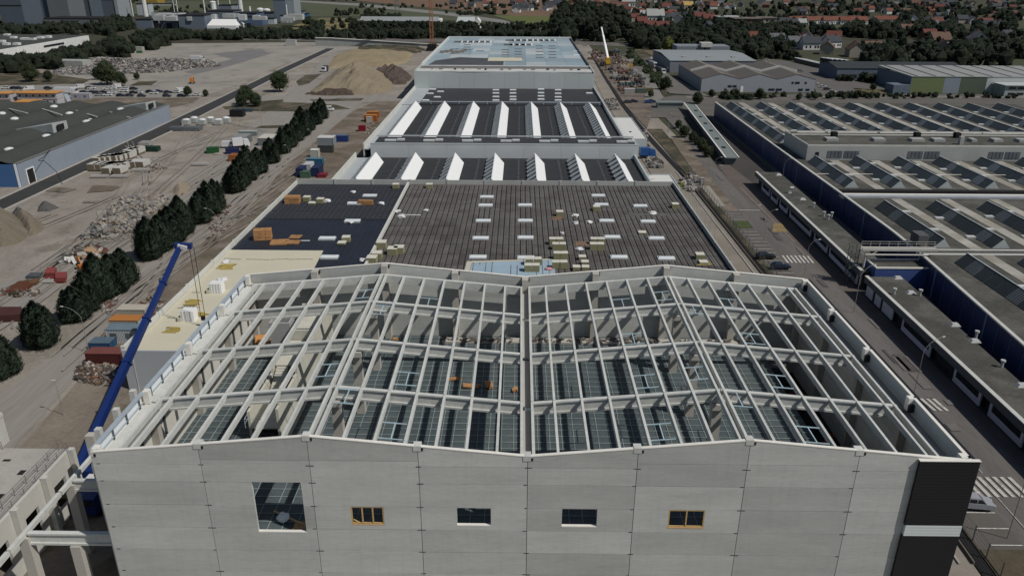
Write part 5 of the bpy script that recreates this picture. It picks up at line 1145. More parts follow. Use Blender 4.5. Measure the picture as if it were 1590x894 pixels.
def mass(name, label, polys, n, hmin, hmax, m, seed, r=3.6, leaf=1.5, per=46):
    """far wood that reads as one mass: crowns of leaf faces packed together"""
    q = random.Random(seed); mb = MB(); import itertools
    areas = polys
    for i in range(n):
        (u0,v0,u1,v1) = areas[q.randrange(len(areas))] if True else 0
        u, v = q.uniform(u0,u1), q.uniform(v0,v1); p = G(u,v,0); h = q.uniform(hmin,hmax); rr = r*q.uniform(.7,1.3)
        for b in range(3):
            c = Vector((p.x+q.uniform(-1,1)*rr*.7, p.y+q.uniform(-1,1)*rr*.7, h*(.45+.2*b)+q.uniform(-1,1))); s = rr*q.uniform(.55,.85)*(1.1-.2*b)
            lump(mb, c, s, 1, 1.1, q.random(), .25)
            for j in range(per//3):
                d = Vector((q.gauss(0,1),q.gauss(0,1),abs(q.gauss(0,1))-.2)).normalized(); pp = c+d*s*q.uniform(.85,1.25); u_ = Vector((q.gauss(0,1),q.gauss(0,1),q.gauss(0,1))).normalized(); v_ = d.cross(u_).normalized(); l = leaf*q.uniform(.5,1.1)
                k = len(mb.v); mb.v += [tuple(pp-u_*l*.5),tuple(pp+v_*l*.45),tuple(pp+u_*l*.5+d*l*.3)]; mb.f.append((k,k+1,k+2))
        lump(mb, (p.x,p.y,h*.2), rr*.7, 1, 1, q.random(), .2)
    o = ob(name, mb, m); tag(o, label, 'woodland'); o['kind'] = 'stuff'; return o
mass('hedge_belt','dark belt of bushes along the boundary road behind the plaza',[(215,56,380,63),(380,55,560,62),(560,55,700,61),(700,57,860,60)],330,3.5,7,wood_m,21,4.0)
mass('tree_belt','dark tree belt in front of the white walled hall at far left',[(-10,107,35,114),(30,103,90,108),(85,93,130,99),(120,82,200,90),(160,70,262,79),(50,46,120,56),(95,46,190,56),(160,36,205,48),(0,46,60,58)],270,5,9,wood_m,22,4.5)
mass('woodland','large dark wood behind the tall pale hall',[(862,50,975,66),(860,30,975,55),(868,20,930,40)],170,13,21,wood_m,23,6,2.2)
mass('clipped_windbreak','tall clipped dark windbreak in front of the long grey shed',[(552,47,660,50),(660,48,708,51),(712,49,738,51),(749,50,860,53)],230,8,10,wood_m,24,3.2)
mass('scrub','loose scrub around the dry grass field',[(470,36,560,50),(500,32,640,40),(520,18,600,26),(230,12,330,24),(180,0,230,6),(560,26,620,34),(340,50,470,56)],150,2.5,6,wood_m,25,3.5)
mass('woodland','dark woodland behind the grey halls at upper right',[(975,62,1035,78),(1040,62,1100,78),(1085,48,1160,82),(1100,68,1190,92),(1150,50,1225,64),(1190,80,1222,90),(1230,52,1420,62)],270,6,13,wood_m,26,5.2,1.8)
mass('woodland','darkest woodland between the halls and the town at far right',[(1345,78,1590,106),(1330,45,1480,60),(1390,30,1590,50),(1350,90,1385,98),(1430,50,1590,92),(1400,20,1590,34)],330,6,11,wood_m,27,5.5,1.8)
mass('town_trees','scattered garden trees among the houses of the town',[(700,0,1100,16),(900,14,1100,40),(1000,30,1260,58),(1090,2,1340,32),(1310,2,1590,26),(980,40,1100,62),(1260,8,1420,24)],420,4,10,wood_m,28,4.5,1.6)
mass('hedge_line','low hedge lines along the field road',[(560,9,700,13),(690,13,790,25),(440,-3,560,2),(700,21,770,24),(770,8,860,11),(800,39,862,43)],120,1.5,4,wood_m,29,3)
mass('hedge_belt','row of low bushes behind the blue works',[(1150,151,1590,154),(1120,153,1170,156),(1300,150,1400,152)],130,.8,2.0,wood_m,30,1.3,.8,50)
mass('hedge_belt','bushy bank along the works compound lane',[(973,80,984,92),(985,94,998,104),(998,104,1012,116),(1012,116,1026,130),(1024,128,1040,140)],110,.8,2.2,leaf_m,31,1.5,.8,50)
mass('hedge_belt','dark hedge in front of the slate blue warehouse',[(1300,125,1400,128),(1195,84,1225,92),(1225,90,1238,94)],60,2,4.5,wood_m,32,2.6,1.0,60)
for k,(u,v) in enumerate(((905,102),(1065,62),(1072,60),(1081,61))): 
    if k == 0: continue
    p = G(u,v,0); tree('poplar_tree', ['','left poplar of the tall dark trio beside the town','middle poplar of the tall dark trio beside the town','right poplar of the tall dark trio beside the town'][k], POP, TR, (p.x,p.y,0), 1.0, group='tall dark poplars beside the town')
p = G(1037,82,0); tree('yellow_green_tree','bright yellow green tree at the edge of the dark woodland',ROUNDY,TR,(p.x,p.y,0),1.15)
p = G(1063,80,0); tree('yellow_green_tree','dull olive tree right of the bright yellow green tree',ROUNDL[0],TR,(p.x,p.y,0),1.05)
for k,(u,v,s) in enumerate(((1010,152,.4),(1105,152,.45),(1125,153,.5),(1140,153,.55),(1180,155,.6),(1240,156,.4),(1265,156,.4),(1290,154,.45),(1310,155,.35),(1331,154,.5),(1352,154,.4),(1500,151,.3),(1452,151,.3),(1355,141,.4),(1370,128,.5),(1345,128,.5))):
    p = G(u,v,0); tree('broadleaf_tree','%s small tree, counted from the left, in the row behind the blue works' % ORD[k], ROUNDL[k%3], TR, (p.x,p.y,0), s, group='small trees behind the blue works')
# ================================================================== houses of the town
HM = {}
def house_meshes(rc, wc):
    key = (rc, wc)
    if key in HM: return HM[key]
    rm = {'red':(.12,.042,.033),'orange':(.155,.06,.04),'slate':(.045,.052,.06),'grey':(.11,.115,.12),'brown':(.12,.075,.055),'pale':(.3,.31,.3),'yellow':(.36,.25,.09)}[rc]  # roof and wall colours darkened to stand in for cloud shadow over the town
    wm = {'white':(.58,.58,.56),'cream':(.34,.31,.26),'grey':(.17,.17,.17),'brick':(.17,.08,.06)}[wc]
    mw = mat('house_wall_'+wc, wm, .8, .1, .1); mr = mat('house_roof_'+rc, rm, .85, .12, .2, 2, .1)
    a = MB(); a.box(-5,5,-4,4,0,4.2); a.ext([(-5,-4,4.2),(-5,4,4.2),(-5,0,7.4)],(10,0,0))
    b = MB()
    for s in (-1,1): b.hexa([(-5.4,s*4.5,3.85),(5.4,s*4.5,3.85),(5.4,0,7.55),(-5.4,0,7.55)] if s < 0 else [(-5.4,0,7.55),(5.4,0,7.55),(5.4,4.5,3.85),(-5.4,4.5,3.85)], [(-5.4,s*4.5,4.05),(5.4,s*4.5,4.05),(5.4,0,7.8),(-5.4,0,7.8)] if s < 0 else [(-5.4,0,7.8),(5.4,0,7.8),(5.4,4.5,4.05),(-5.4,4.5,4.05)])
    c = MB(); c.box(2.2,3.2,-.5,.5,6.5,8.6)
    e = MB()
    for x in (-3.6,-1.2,1.8,3.4): e.box(x,x+1.0,-4.06,-4.0,1.1,2.4)
    HM[key] = (a.mesh('wall', mw), b.mesh('roof', mr), c.mesh('chimney', mat('house_wall_brick', (.17,.08,.06))), e.mesh('window', glassd), e)
    return HM[key]
WINM = []
for x in (-3.6,-1.2,1.8,3.4): w_ = MB(); w_.box(x,x+1.0,-4.06,-4.0,1.1,2.4); WINM.append(w_.mesh('window', glassd))
def house(u, v, rc, wc, label, rz=0, s=1., group=None, near=False, sx=1.):
    p = G(u,v,0); t = thing('house', label, 'house', (p.x,p.y,0), rz, group); t.scale = (s*sx, s, s)
    a, b, c, e, _ = house_meshes(rc, wc)
    link('wall', a, t, True); r = link('roof', b, t, True)
    if near:
        link('chimney', c, r, True)
        for wmm in WINM: link('window', wmm, t, True)
    return t
q = random.Random(5)
# terrace with orange-red roofs
for k,u in enumerate((1232,1245,1258,1272,1284,1297,1311,1324,1337)):
    house(u, 38-.4*(k%2), 'orange', 'white', '%s house from the left in the red roofed terrace of the town' % ORD[k], q.uniform(-.15,.15), 1.15, 'red roofed terrace houses in the town', True)
for k,u in enumerate((1363,1376,1388)): house(u, 36.5, 'orange','white', '%s house from the left in the short red roofed row right of the terrace' % ORD[k], 0, 1.1, 'short red roofed row', True)
for i,(u,v,rc,wc,s,rz,lab) in enumerate((
 (1233,75,'grey','white',1.2,.1,'white house with grey roof left in the group above the bus depot'),(1256,77,'slate','white',1.3,.0,'white house with dark slate roof in the middle of the group above the bus depot'),
 (1290,74,'slate','white',1.2,.3,'white house with dark roof and white garage right of the group above the bus depot'),(1283,84,'brown','cream',1.2,1.2,'brown gabled house turning its gable to the bus depot'),
 (1326,88,'brown','cream',1.3,1.45,'pink beige gable house beside the dark wood'),(1352,84,'brown','grey',1.2,.1,'brown roofed bungalow right of the pink gable house'),(1204,70,'grey','grey',1.2,.1,'grey shed like house half hidden in the wood'),
 (1515,73,'grey','white',1.6,1.3,'large half hidden white house with dark frames in the wood at far right'),(1560,62,'slate','white',1.1,.4,'slate roofed house with lit white wall near the right edge'),(1554,74,'grey','cream',1.0,.4,'small cream house below the slate roofed one near the right edge'),
 (1455,73,'brown','cream',1.5,.1,'long brown roofed farmhouse in the wood at right'),(1462,78,'brown','cream',1.0,1.2,'brown gabled outbuilding below the long farmhouse'),(1405,55,'brown','brick',1.3,.2,'brick farmhouse left of the long farmhouse'),(1440,62,'red','brick',1.2,.1,'dull red roofed house behind the long farmhouse'),(1467,58,'brown','brick',1.1,.1,'brown roofed cottage right of the brick farmhouse'),
 (1530,42,'red','white',1.2,.2,'red roofed white house alone in the dark trees at right'),(1522,48,'slate','white',1.1,1.2,'small white house in front of the lone red roofed house'),(1417,36,'grey','white',1.2,1.3,'white gabled house at the right end of the meadow'),(1404,40,'grey','white',.7,0,'small pale garage on the meadow edge'),
 (1441,22,'orange','brick',1.2,.1,'bright orange roofed house among dark roofs in the far town'),(1396,28,'grey','white',.8,.1,'tiny white cube house beyond the terrace'),
 (924,22,'red','cream',1.5,.1,'wide red roofed house in front of the large wood'),(937,24,'orange','white',1.0,.1,'small orange roofed house beside the wide red roof'),(932,17,'slate','white',1.1,1.3,'white gabled house above the wide red roof'),
 (975,11,'pale','white',2.0,.0,'long white flat apartment block behind the wide red roof'),(1000,27,'pale','white',1.1,0,'pale bungalow beside the red roofed cluster'),(1016,35,'pale','white',1.9,.0,'white cube building in front of the red roofed cluster'),
 (996,40,'red','brick',1.2,.2,'left house of the red roofed cluster by the woodland'),(1008,47,'red','brick',1.2,.1,'front house of the red roofed cluster by the woodland'),(1028,50,'red','brick',1.3,.1,'right house of the red roofed cluster by the woodland'),(985,33,'red','cream',1.1,.3,'rear house of the red roofed cluster by the woodland'),
 (1042,34,'slate','white',1.2,.2,'slate roofed white house right of the white cube building'),(1053,36,'slate','white',1.2,1.2,'second slate roofed white house right of the white cube building'),(1029,56,'pale','white',.7,1.2,'tiny white gable in front of the red cluster'),
 (1067,15,'yellow','cream',1.5,.2,'yellow roofed house standing out in the middle of the town'),(1034,17,'red','cream',1.4,.1,'red roofed house left of the yellow roofed house'),(1098,52,'slate','white',1.4,1.1,'dark roofed house with bright white gable beside the building site'),
 (1085,33,'red','grey',1.3,.1,'left house of the bright red trio near the apartment site'),(1099,36,'red','grey',1.3,.1,'middle house of the bright red trio near the apartment site'),(1110,38,'red','grey',1.2,.1,'right house of the bright red trio near the apartment site'),
 (1217,40,'slate','white',1.1,0,'white and navy townhouse left of the terrace'),(1229,42,'slate','white',1.1,0,'white and navy townhouse next to the terrace'),(1242,42,'pale','white',1.1,0,'white cube townhouse in front of the terrace')) ):
    house(u, v, rc, wc, lab, rz, s*1.05, near=True)
# apartment site
ap = thing('apartment_block', 'unfinished grey apartment block with flat pale roofs and scaffolding in the town', 'apartment block', tuple(G(1150,42,0)))
for (u0,u1,vb,h,m_) in ((1115,1150,40,9,'house_roof_grey'),(1140,1180,43,9,'house_roof_brown'),(1178,1205,40,8,'house_wall_cream')):
    a, b = G(u0,vb,0), G(u1,vb,0); mb = MB(); mb.box(a.x,b.x,a.y,a.y+28,0,h); ob('block', mb, MATS[m_], ap); mb = MB(); mb.box(a.x-1,b.x+1,a.y-1,a.y+29,h,h+.5); rr = ob('roof', mb, mat('site_flat_roof_pale' if h == 9 and u0 == 1115 else 'site_flat_roof', (.34,.35,.35) if u0 == 1115 else (.14,.12,.10)), ap)
    for k in range(int((b.x-a.x)/6)):
        for z in (1.2,4.6): mb = MB(); mb.box(a.x+2+k*6,a.x+4.5+k*6,a.y-.2,a.y-.05,z,z+2); ob('window', mb, glassd, ap)
# the rest of the town
cols = [('red','cream'),('red','white'),('slate','white'),('slate','cream'),('brown','cream'),('slate','grey'),('brown','brick'),('orange','white'),('grey','white')]
zones = [((700,-2,880,12),34,'left part of the far town'),((790,6,880,20),18,'row at the edge of the ploughed field'),((880,-2,1090,12),44,'middle of the far town'),((960,12,1100,32),34,'gardens before the far town'),((1095,-2,1240,16),26,'quarter behind the building site'),((1240,8,1400,24),26,'quarter behind the red terrace'),((1340,5,1590,20),40,'darkest far right part of the town'),((1400,22,1590,46),26,'gardens of the dark wood at far right'),((1120,52,1300,66),12,'clearing between the halls and the terrace')]
todo = []
for (z_, n, nm) in zones:
    for i in range(n):
        u, v = q.uniform(z_[0],z_[2]), q.uniform(z_[1],z_[3]); rc, wc = cols[q.randrange(len(cols))]
        if 'edge' in nm: rc, wc = 'slate','white'
        if 'darkest' in nm: rc = q.choice(('slate','slate','brown','slate','red')); wc = q.choice(('grey','grey','cream'))
        todo.append((nm, rc, wc, u, v))
todo.sort(); run = {}
for (nm, rc, wc, u, v) in todo:
    k = run[(nm,rc,wc)] = run.get((nm,rc,wc), 0)+1
    g_ = '%s roofed %s houses, %s' % (rc, wc, nm)
    house(u, v, rc, wc, '%s %s-roofed %s house from left, %s' % (ORD[k-1], rc, wc, nm), q.choice((0,.2,-.3,1.4,1.2)), q.uniform(.95,1.25), g_, sx=q.choice((1,1,1.3)))
# ================================================================== VEHICLES
PC = {'white':(.62,.62,.62),'black':(.012,.012,.014),'dark blue':(.012,.018,.04),'dark grey':(.04,.042,.046),'silver':(.30,.31,.33),'red':(.25,.02,.02),'blue':(.02,.08,.25)}
def pmat(c): return mat('car_paint_'+c.replace(' ','_'), PC[c], .3, .02, .5, spec=.6)
PROTO = {}
def wheels(t, xs, w_, r):
    me = PROTO.get(('wheel',r)); 
    if me is None: mb = MB(); mb.cyl((0,-.11,0),(0,.11,0),r,n=12); me = PROTO[('wheel',r)] = mb.mesh('wheel', tyre)
    for x in xs:
        for s in (-1,1): o_ = link('wheel', me, t, True); o_.location = (x, s*(w_/2-.1), r)
def car(label, cat, c, loc, rz, kind='car', group=None):
    key = (kind, c); t = thing('parked_'+kind if kind in('car','van') else kind, label, cat, loc, rz, group); pm = pmat(c)
    if key not in PROTO:
        b, g = MB(), MB()
        if kind == 'car':
            prof = [(-2.1,.35),(2.1,.35),(2.12,.72),(1.95,.85),(1.0,.95),(-1.9,1.0),(-2.1,.85)]
            b.ext([(x,-.86,z) for x,z in prof],(0,1.72,0)); b.hexa([(-1.35,-.66,1.40),(.25,-.66,1.40),(.25,.66,1.40),(-1.35,.66,1.40)],[(-1.25,-.62,1.47),(.15,-.62,1.47),(.15,.62,1.47),(-1.25,.62,1.47)])
            g.hexa([(-1.85,-.8,.98),(1.0,-.8,.94),(1.0,.8,.94),(-1.85,.8,.98)],[(-1.4,-.66,1.395),(.3,-.66,1.395),(.3,.66,1.395),(-1.4,.66,1.395)])
        elif kind == 'suv':
            prof = [(-2.15,.4),(2.15,.4),(2.17,.85),(2.0,1.02),(1.05,1.12),(-2.1,1.15),(-2.17,.9)]
            b.ext([(x,-.92,z) for x,z in prof],(0,1.84,0)); b.hexa([(-1.8,-.72,1.64),(.4,-.72,1.64),(.4,.72,1.64),(-1.8,.72,1.64)],[(-1.75,-.68,1.72),(.3,-.68,1.72),(.3,.68,1.72),(-1.75,.68,1.72)])
            b.bar((-1.6,-.66,1.76),(.2,-.66,1.76),.06); b.bar((-1.6,.66,1.76),(.2,.66,1.76),.06)
            for x in (-1.95,-1.05,-.1): b.box(x-.05,x+.05,-.84,.84,1.14,1.63)
            g.hexa([(-2.05,-.86,1.14),(1.05,-.86,1.1),(1.05,.86,1.1),(-2.05,.86,1.14)],[(-1.88,-.73,1.635),(.45,-.73,1.635),(.45,.73,1.635),(-1.88,.73,1.635)])
        else:
            prof = [(-2.6,.4),(2.6,.4),(2.6,1.0),(1.9,1.3),(1.35,2.15),(1.1,2.25),(-2.55,2.25),(-2.6,2.1)]
            b.ext([(x,-.95,z) for x,z in prof],(0,1.9,0)); g.ext([(1.93,-.85,1.34),(1.43,-.85,2.08),(1.5,-.85,2.1),(2.0,-.85,1.36)],(0,1.7,0)); g.box(.5,1.35,-.965,-.952,1.35,1.95); g.box(.5,1.35,.952,.965,1.35,1.95)
        PROTO[key] = (b.mesh('body', pm), g.mesh('windows', carwin))
    a, g = PROTO[key]; link('body', a, t, True); link('windows', g, t, True)
    wheels(t, (-1.3,1.3) if kind != 'van' else (-1.7,1.6), 1.75, .33)
    if kind == 'suv':
        for s in (-.6,.6): mb = MB(); mb.box(2.155,2.19,s-.2,s+.2,.7,.9); ob('headlight', mb, whitep, t, True)
    return t
cnt = {}
W = [(35,538,'car'),(180,547,'van'),(490,536,'van'),(565,540,'car'),(665,542,'car'),(693,541,'car'),(718,533,'van'),(768,545,'car'),(765,557,'car'),(665,582,'car'),(690,567,'car'),(950,570,'car'),(855,565,'car'),(1105,558,'van'),(1210,580,'car'),(450,572,'car'),(1085,562,'car')]
D = [(95,567),(148,566),(185,565),(230,565),(298,540),(300,562),(88,540),(118,540),(520,565),(552,540),(575,566),(598,567),(745,585),(800,585),(825,567),(875,587),(1030,587),(925,562),(980,560),(1120,587),(825,543),(640,566),(1035,565)]
Sv = [(612,582),(350,570),(200,568)]
for lst, c in ((W,'white'),(D,'black'),(Sv,'silver')):
    ks = sorted(lst, key=lambda s: s[0])
    for i, s in enumerate(ks):
        p = G(s[0]/3.9725, (s[1]+12)/3.9725); kd = s[2] if len(s) > 2 else 'car'
        cc_ = c if c != 'black' else ('black','dark blue','dark grey')[i % 3]
        o_n = ORD[i] if i < 20 else 'twenty-'+ORD[i-20]
        car('%s %s, %s %s vehicle from the left in the gravel car park' % (cc_, kd, o_n, {'white':'white','black':'dark','silver':'silver'}[c]), kd, cc_, (p.x,p.y,.12), (.25 if i%2 else .1)+(0 if c=='black' else math.pi)+rnd.uniform(-.2,.2), kd, 'vehicles in the gravel car park')
def lorry(label, loc, rz, L_=8, box='white', cab='white', grp=None):
    t = thing('lorry', label, 'lorry', loc, rz, grp)
    mb = MB(); mb.box(-L_/2,L_/2-2.3,-1.25,1.25,1.0,3.6); ob('cargo_box', mb, pmat(box) if box in PC else MATS[box], t, True)
    mb = MB(); mb.ext([(L_/2-2.1,-1.2,.5),(L_/2,-1.2,.5),(L_/2,-1.2,1.8),(L_/2-.4,-1.2,3.0),(L_/2-2.1,-1.2,3.2)],(0,2.4,0)); c_ = ob('cab', mb, pmat(cab), t, True)
    mb = MB(); mb.ext([(L_/2+.01,-1.1,1.85),(L_/2-.36,-1.1,2.9),(L_/2-.32,-1.1,2.92),(L_/2+.05,-1.1,1.86)],(0,2.2,0)); ob('windscreen', mb, carwin, c_, True)
    mb = MB(); mb.box(-L_/2,L_/2-.2,-.5,.5,.6,.98); ob('chassis', mb, dark, t, True); wheels(t, (-L_/2+1.2,-L_/2+2.4,L_/2-1.1), 2.4, .48); return t
p = G(104,147); lorry('long white box lorry parked in the middle of the gravel car park',(p.x,p.y,.12),0,11)
p = G(307,95.5); lorry('small cream lorry alone on the pale plaza behind the rubble field',(p.x,p.y,.2),0,9)
p = G(1013.5,105); lorry('white topped lorry, rear one of two parked left of the grey hall',(p.x,p.y,.3),-1.35,11,'silver')
p = G(1026,115); lorry('white lorry, front one of two parked left of the grey hall',(p.x,p.y,.3),-1.35,10,'dark grey')
p = G(505,112); lorry('white cabbed tipper lorry on the dirt lane near the earth mound',(p.x,p.y,.2),-1.7,6,'dark grey')
p = G(375,230); lorry('white cab lorry behind the grey container beside the conifers',(p.x,p.y,.2),.5,6,'white')
p = G(357,229.5); car('white van with dark window parked left of the white cab lorry','van','white',(p.x,p.y,.2),.1,'van')
p = G(510,173); car('white van parked at the end of the conifer row','van','white',(p.x,p.y,.2),0,'van')
p = G(1012,93); car('white car, left of two behind the parked lorries','car','white',(p.x,p.y,.3),.3)
p = G(1018,93); car('silver car, right of two behind the parked lorries','car','silver',(p.x,p.y,.3),.3)
for i,(u,v,c,kd,lab) in enumerate(((1188,403,'black','car','black car, farther of two in the marked bays by the campus road'),(1211,419,'dark blue','car','dark blue car, nearer of two in the marked bays by the campus road'))):
    p = G(u,v); car(lab, 'car', c, (p.x,p.y,.34), 0.05, kd, 'cars in the marked bays')
p = G(1510,790); car('silver estate car with roof rails beside the black corner cladding','car','silver',(p.x,p.y,.34),-.12,'suv')
for i,(u,v,c) in enumerate(((1265,131,'white'),(1277,136,'white'),(1284,140,'dark grey'),(1292,144,'white'),(1242,111,'silver'),(1190,95,'white'),(1303,121,'red'))):
    p = G(u,v+1); car('%s car, %s from the left along the street by the gabled workshop' % (c, ORD[sorted((1265,1277,1284,1292,1242,1190,1303)).index(u)]),'car',c,(p.x,p.y,.3),-.3,'car','cars by the gabled workshop')
for i,(u,v,c) in enumerate(((975,160,'dark grey'),(984,159,'dark blue'),(1007,160,'blue'),(1012,159,'black'))):
    p = G(u,v+1); car('%s car, %s from the left at the works compound gate' % (c, ORD[i]),'car',c,(p.x,p.y,.3),0,'car','cars at the compound gate')
bus_roof = mat('bus_roof_white', (.62,.63,.62), .4, .05, .2)
BUS = None
for k in range(13):
    if k < 9: u, v = 1243+k*4.3, 98.5+k*1.05
    else: u, v = 1284+(k-9)*7, 98+(k-9)*.5
    p = G(u,v); lab = ('%s bus from the left in the long row of white buses' % ORD[k]) if k < 9 else ('%s bus from the left in the short rear row of white buses' % ORD[k-9])
    if BUS is None:
        BUS = thing('bus', lab, 'bus', (p.x,p.y,.1), -1.2, 'white buses in the depot')
        mb = MB(); mb.box(-6,6,-1.25,1.25,.4,2.85); ob('body', mb, pmat('dark grey'), BUS, True)
        mb = MB(); mb.box(-6,6,-1.25,1.25,2.86,3.15); ob('roof', mb, bus_roof, BUS, True)
        mb = MB(); mb.box(-5.6,5.6,-1.28,1.28,1.5,2.4); ob('windows', mb, carwin, BUS, True)
        wheels(BUS,(-3.8,3.6),2.4,.48)
    else: dup(BUS,(p.x,p.y,.1),-1.2,lab)
def digger(label, loc, rz, s=1.0, col=(.42,.14,.02)):
    t = thing('excavator', label, 'excavator', loc, rz); t.scale = (s,s,s); om = flat('excavator_orange' if col[0] < .45 else 'excavator_yellow', col)
    for sd in (-1,1): mb = MB(); mb.ext([(-1.8,sd*1.0-.25,.0),(1.8,sd*1.0-.25,.0),(2.1,sd*1.0-.25,.4),(1.8,sd*1.0-.25,.8),(-1.8,sd*1.0-.25,.8),(-2.1,sd*1.0-.25,.4)],(0,.5,0)); ob('track', mb, tyre, t, True)
    mb = MB(); mb.box(-1.9,1.3,-1.2,1.2,.9,1.9); mb.box(-.6,1.2,.1,1.15,1.9,2.9); ob('body', mb, om, t, True)
    mb = MB(); mb.bar((1.2,-.3,1.6),(3.4,-.3,4.2),.4); mb.bar((3.4,-.3,4.2),(5.2,-.3,2.2),.3); ob('boom', mb, om, t, True)
    mb = MB(); mb.ext([(5.0,-.8,2.2),(5.7,-.8,1.7),(5.2,-.8,1.0),(4.7,-.8,1.3)],(0,1.0,0)); ob('bucket', mb, dark, t, True); return t
p = G(299,130); digger('orange excavator on the pale ground right of the car park',(p.x,p.y,.2),1.9,1.0)
p = G(131,425); digger('orange excavator half hidden behind the conifers at left',(p.x,p.y,.1),2.4,.7)
p = G(1,1)
# ================================================================== CONTAINERS AND CABINS
CC = {}
def cont(label, cat, u0, u1, vb, c, h=2.6, d=2.45, z=0, rz=0, name='shipping_container', roof=None, win=0, world=None, L=None, x0y0=None):
    if x0y0: x0, y0 = x0y0; L_ = L
    else:
        a, b = G(u0,vb,z), G(u1,vb,z); x0, y0, L_ = a.x, a.y, b.x-a.x
    t = thing(name, label, cat, (x0,y0,z), rz)
    c = tuple(k*.82 for k in c); roof = tuple(k*.85 for k in (roof or c))
    cm = mat('container_%02d%02d%02d' % tuple(int(k*99) for k in c), c, .55, .12, .4, ribs=(0,.28,.02))
    mb = MB(); mb.box(.08,L_-.08,.06,d-.06,.12,h-.12); ob('body', mb, cm, t, True)
    mb = MB(); mb.box(0,L_,0,d,h-.12,h) ; ob('roof', mb, mat('container_roof_%02d%02d%02d' % tuple(int(k*99) for k in (roof or c)), roof or c, .6, .15, .4), t, True)
    mb = MB()
    for x in (0,L_-.14):
        for y in (0,d-.14): mb.box(x,x+.14,y,y+.14,0,h-.12)
    mb.box(0,L_,0,.1,0,.16); mb.box(0,L_,d-.1,d,0,.16); ob('corner_frame', mb, mat('container_frame_%02d%02d%02d' % tuple(int(k*99) for k in c), tuple(k*.8 for k in c), .5), t, True)
    mb = MB(); mb.box(L_-.07,L_-.02,.2,d/2-.03,.2,h-.2); ob('door', mb, cm, t, True); mb = MB(); mb.box(L_-.07,L_-.02,d/2+.03,d-.2,.2,h-.2); ob('door', mb, cm, t, True)
    for k in range(win):
        x = L_*(k+.5)/win; mb = MB(); mb.box(x-.55,x+.55,.0,.05,1.0,2.0); ob('window', mb, mat('tinted_window', (.11,.125,.14), .25, spec=.5), t, True)
    return t
orange = (.46,.19,.05); cream_ = (.50,.48,.42)
cont('dark red container with open doors beside the heap of scrap','container',131,181,572,(.10,.024,.022), L=5.9, x0y0=tuple(G(136,570,0)[:2]), roof=(.19,.065,.055))
cont('low blue skip container behind the dark red container','skip',139,172,545,(.03,.09,.20),1.6, roof=(.10,.15,.19))
cont('white and blue site cabin with two windows beside the blue crane boom','site cabin',167,214,533,(.52,.54,.54),2.7,2.6,roof=(.16,.22,.26),win=2,name='site_cabin')
cont('orange roofed site cabin behind the two-window cabin','site cabin',172,218,518,(.45,.45,.43),2.7,2.6,roof=orange,name='site_cabin')
cont('cream ribbed container behind the orange roofed cabin','container',184,228,500,(.48,.45,.38),2.6,2.6,roof=(.50,.46,.38))
cont('blue container farthest up the yard of the roadside row','container',516,540,221,(.02,.05,.20),roof=(.12,.16,.25))
cont('lower grey cabin of the stacked pair beside the yard road','site cabin',494,517,238,(.07,.07,.07),2.7,name='site_cabin')
a = G(494,238,0); cont('upper pale grey cabin of the stacked pair beside the yard road','site cabin',0,0,0,(.26,.29,.31),2.8,4.9,z=2.75,name='site_cabin',roof=(.60,.60,.57),L=(G(519,238,0)-a).x, x0y0=(a.x,a.y))
cont('small white cabin between the stacked cabins and the teal container','site cabin',482,494.5,246,(.48,.48,.44),2.9,3,roof=(.66,.66,.62),name='site_cabin')
cont('teal blue container with pale end beside the yard road','container',476.5,501,260,(.025,.13,.22),2.9,roof=(.11,.21,.27))
cont('dark blue container, left of the cluster near the black membrane roof','container',460,470.5,275.5,(.025,.035,.10),2.8,5)
cont('navy blue container, right of the cluster near the black membrane roof','container',483.5,496,275.5,(.02,.03,.09),3,6)
cont('white flat container between the two dark blue ones','container',471,483,269,(.6,.62,.62),2.8,5)
cont('green low container in front of the white flat one','container',466,481.5,277,(.09,.17,.11),2,3)
cont('red low skip beside the cluster of containers','skip',493,506,277,(.25,.03,.05),1.2,3)
cont('orange container, front of the pair near the weedy corner','container',565.5,585,189.5,(.42,.13,.03),2.8,3,roof=orange)
cont('orange container, rear of the pair near the weedy corner','container',570,588,184,(.42,.13,.03),2.8,3,roof=orange)
cont('small white box in front of the orange pair','box',569,577.5,190.5,(.55,.54,.48),2.4,1.5)
cont('red small container on the brown earth beside the white parapet','container',556.5,567,204.5,(.26,.015,.03),2.3,2.2)
cont('grey box trailer container beside the conifers','container',361,383,225.5,(.17,.175,.19),3,7,roof=(.28,.28,.28))
cont('white roofed container half behind the conifers','container',401,424,227,(.20,.21,.22),3,8,roof=(.58,.57,.50))
cont('long pale container on the plots behind the grey trailer','container',371,399,212,(.22,.26,.26),2,2.4,roof=(.40,.43,.41))
cont('black container on the grey pad by the left road','container',357,377.5,182,(.015,.016,.018),2.9,4)
cont('flat blue steel stack behind the black container','steel stack',363,391.5,174,(.06,.09,.12),1.2,3)
cont('dark green skip, nearer the left hall road','skip',219,245,236,(.015,.045,.025),1.7,3)
cont('bright green skip tilted beside the white van','skip',321,339,239,(.02,.10,.03),1.9,3,rz=.3)
cont('dark blue skip behind the orange skip by the conifers','skip',352,372,241,(.015,.02,.08),1.9,3,rz=.45)
cont('orange skip in front of the dark blue skip by the conifers','skip',355,368,251.5,(.36,.13,.04),2.2,4)
cont('blue container at the end of the brown earth strip','container',112,130,170,(.03,.12,.30),2.6,2.5)
cont('white site cabin with two windows right of the orange roofed block','site cabin',111,140,154.5,(.42,.42,.47),2.9,3,win=2,roof=(.5,.5,.52),name='site_cabin')
cont('small white kiosk on the far plaza at the end of the tree belt','kiosk',203,221,80,(.42,.42,.38),3.2,5,name='kiosk')
cont('small green tank beside the white kiosk','tank',212,220,83,(.04,.16,.06),1.6,2)
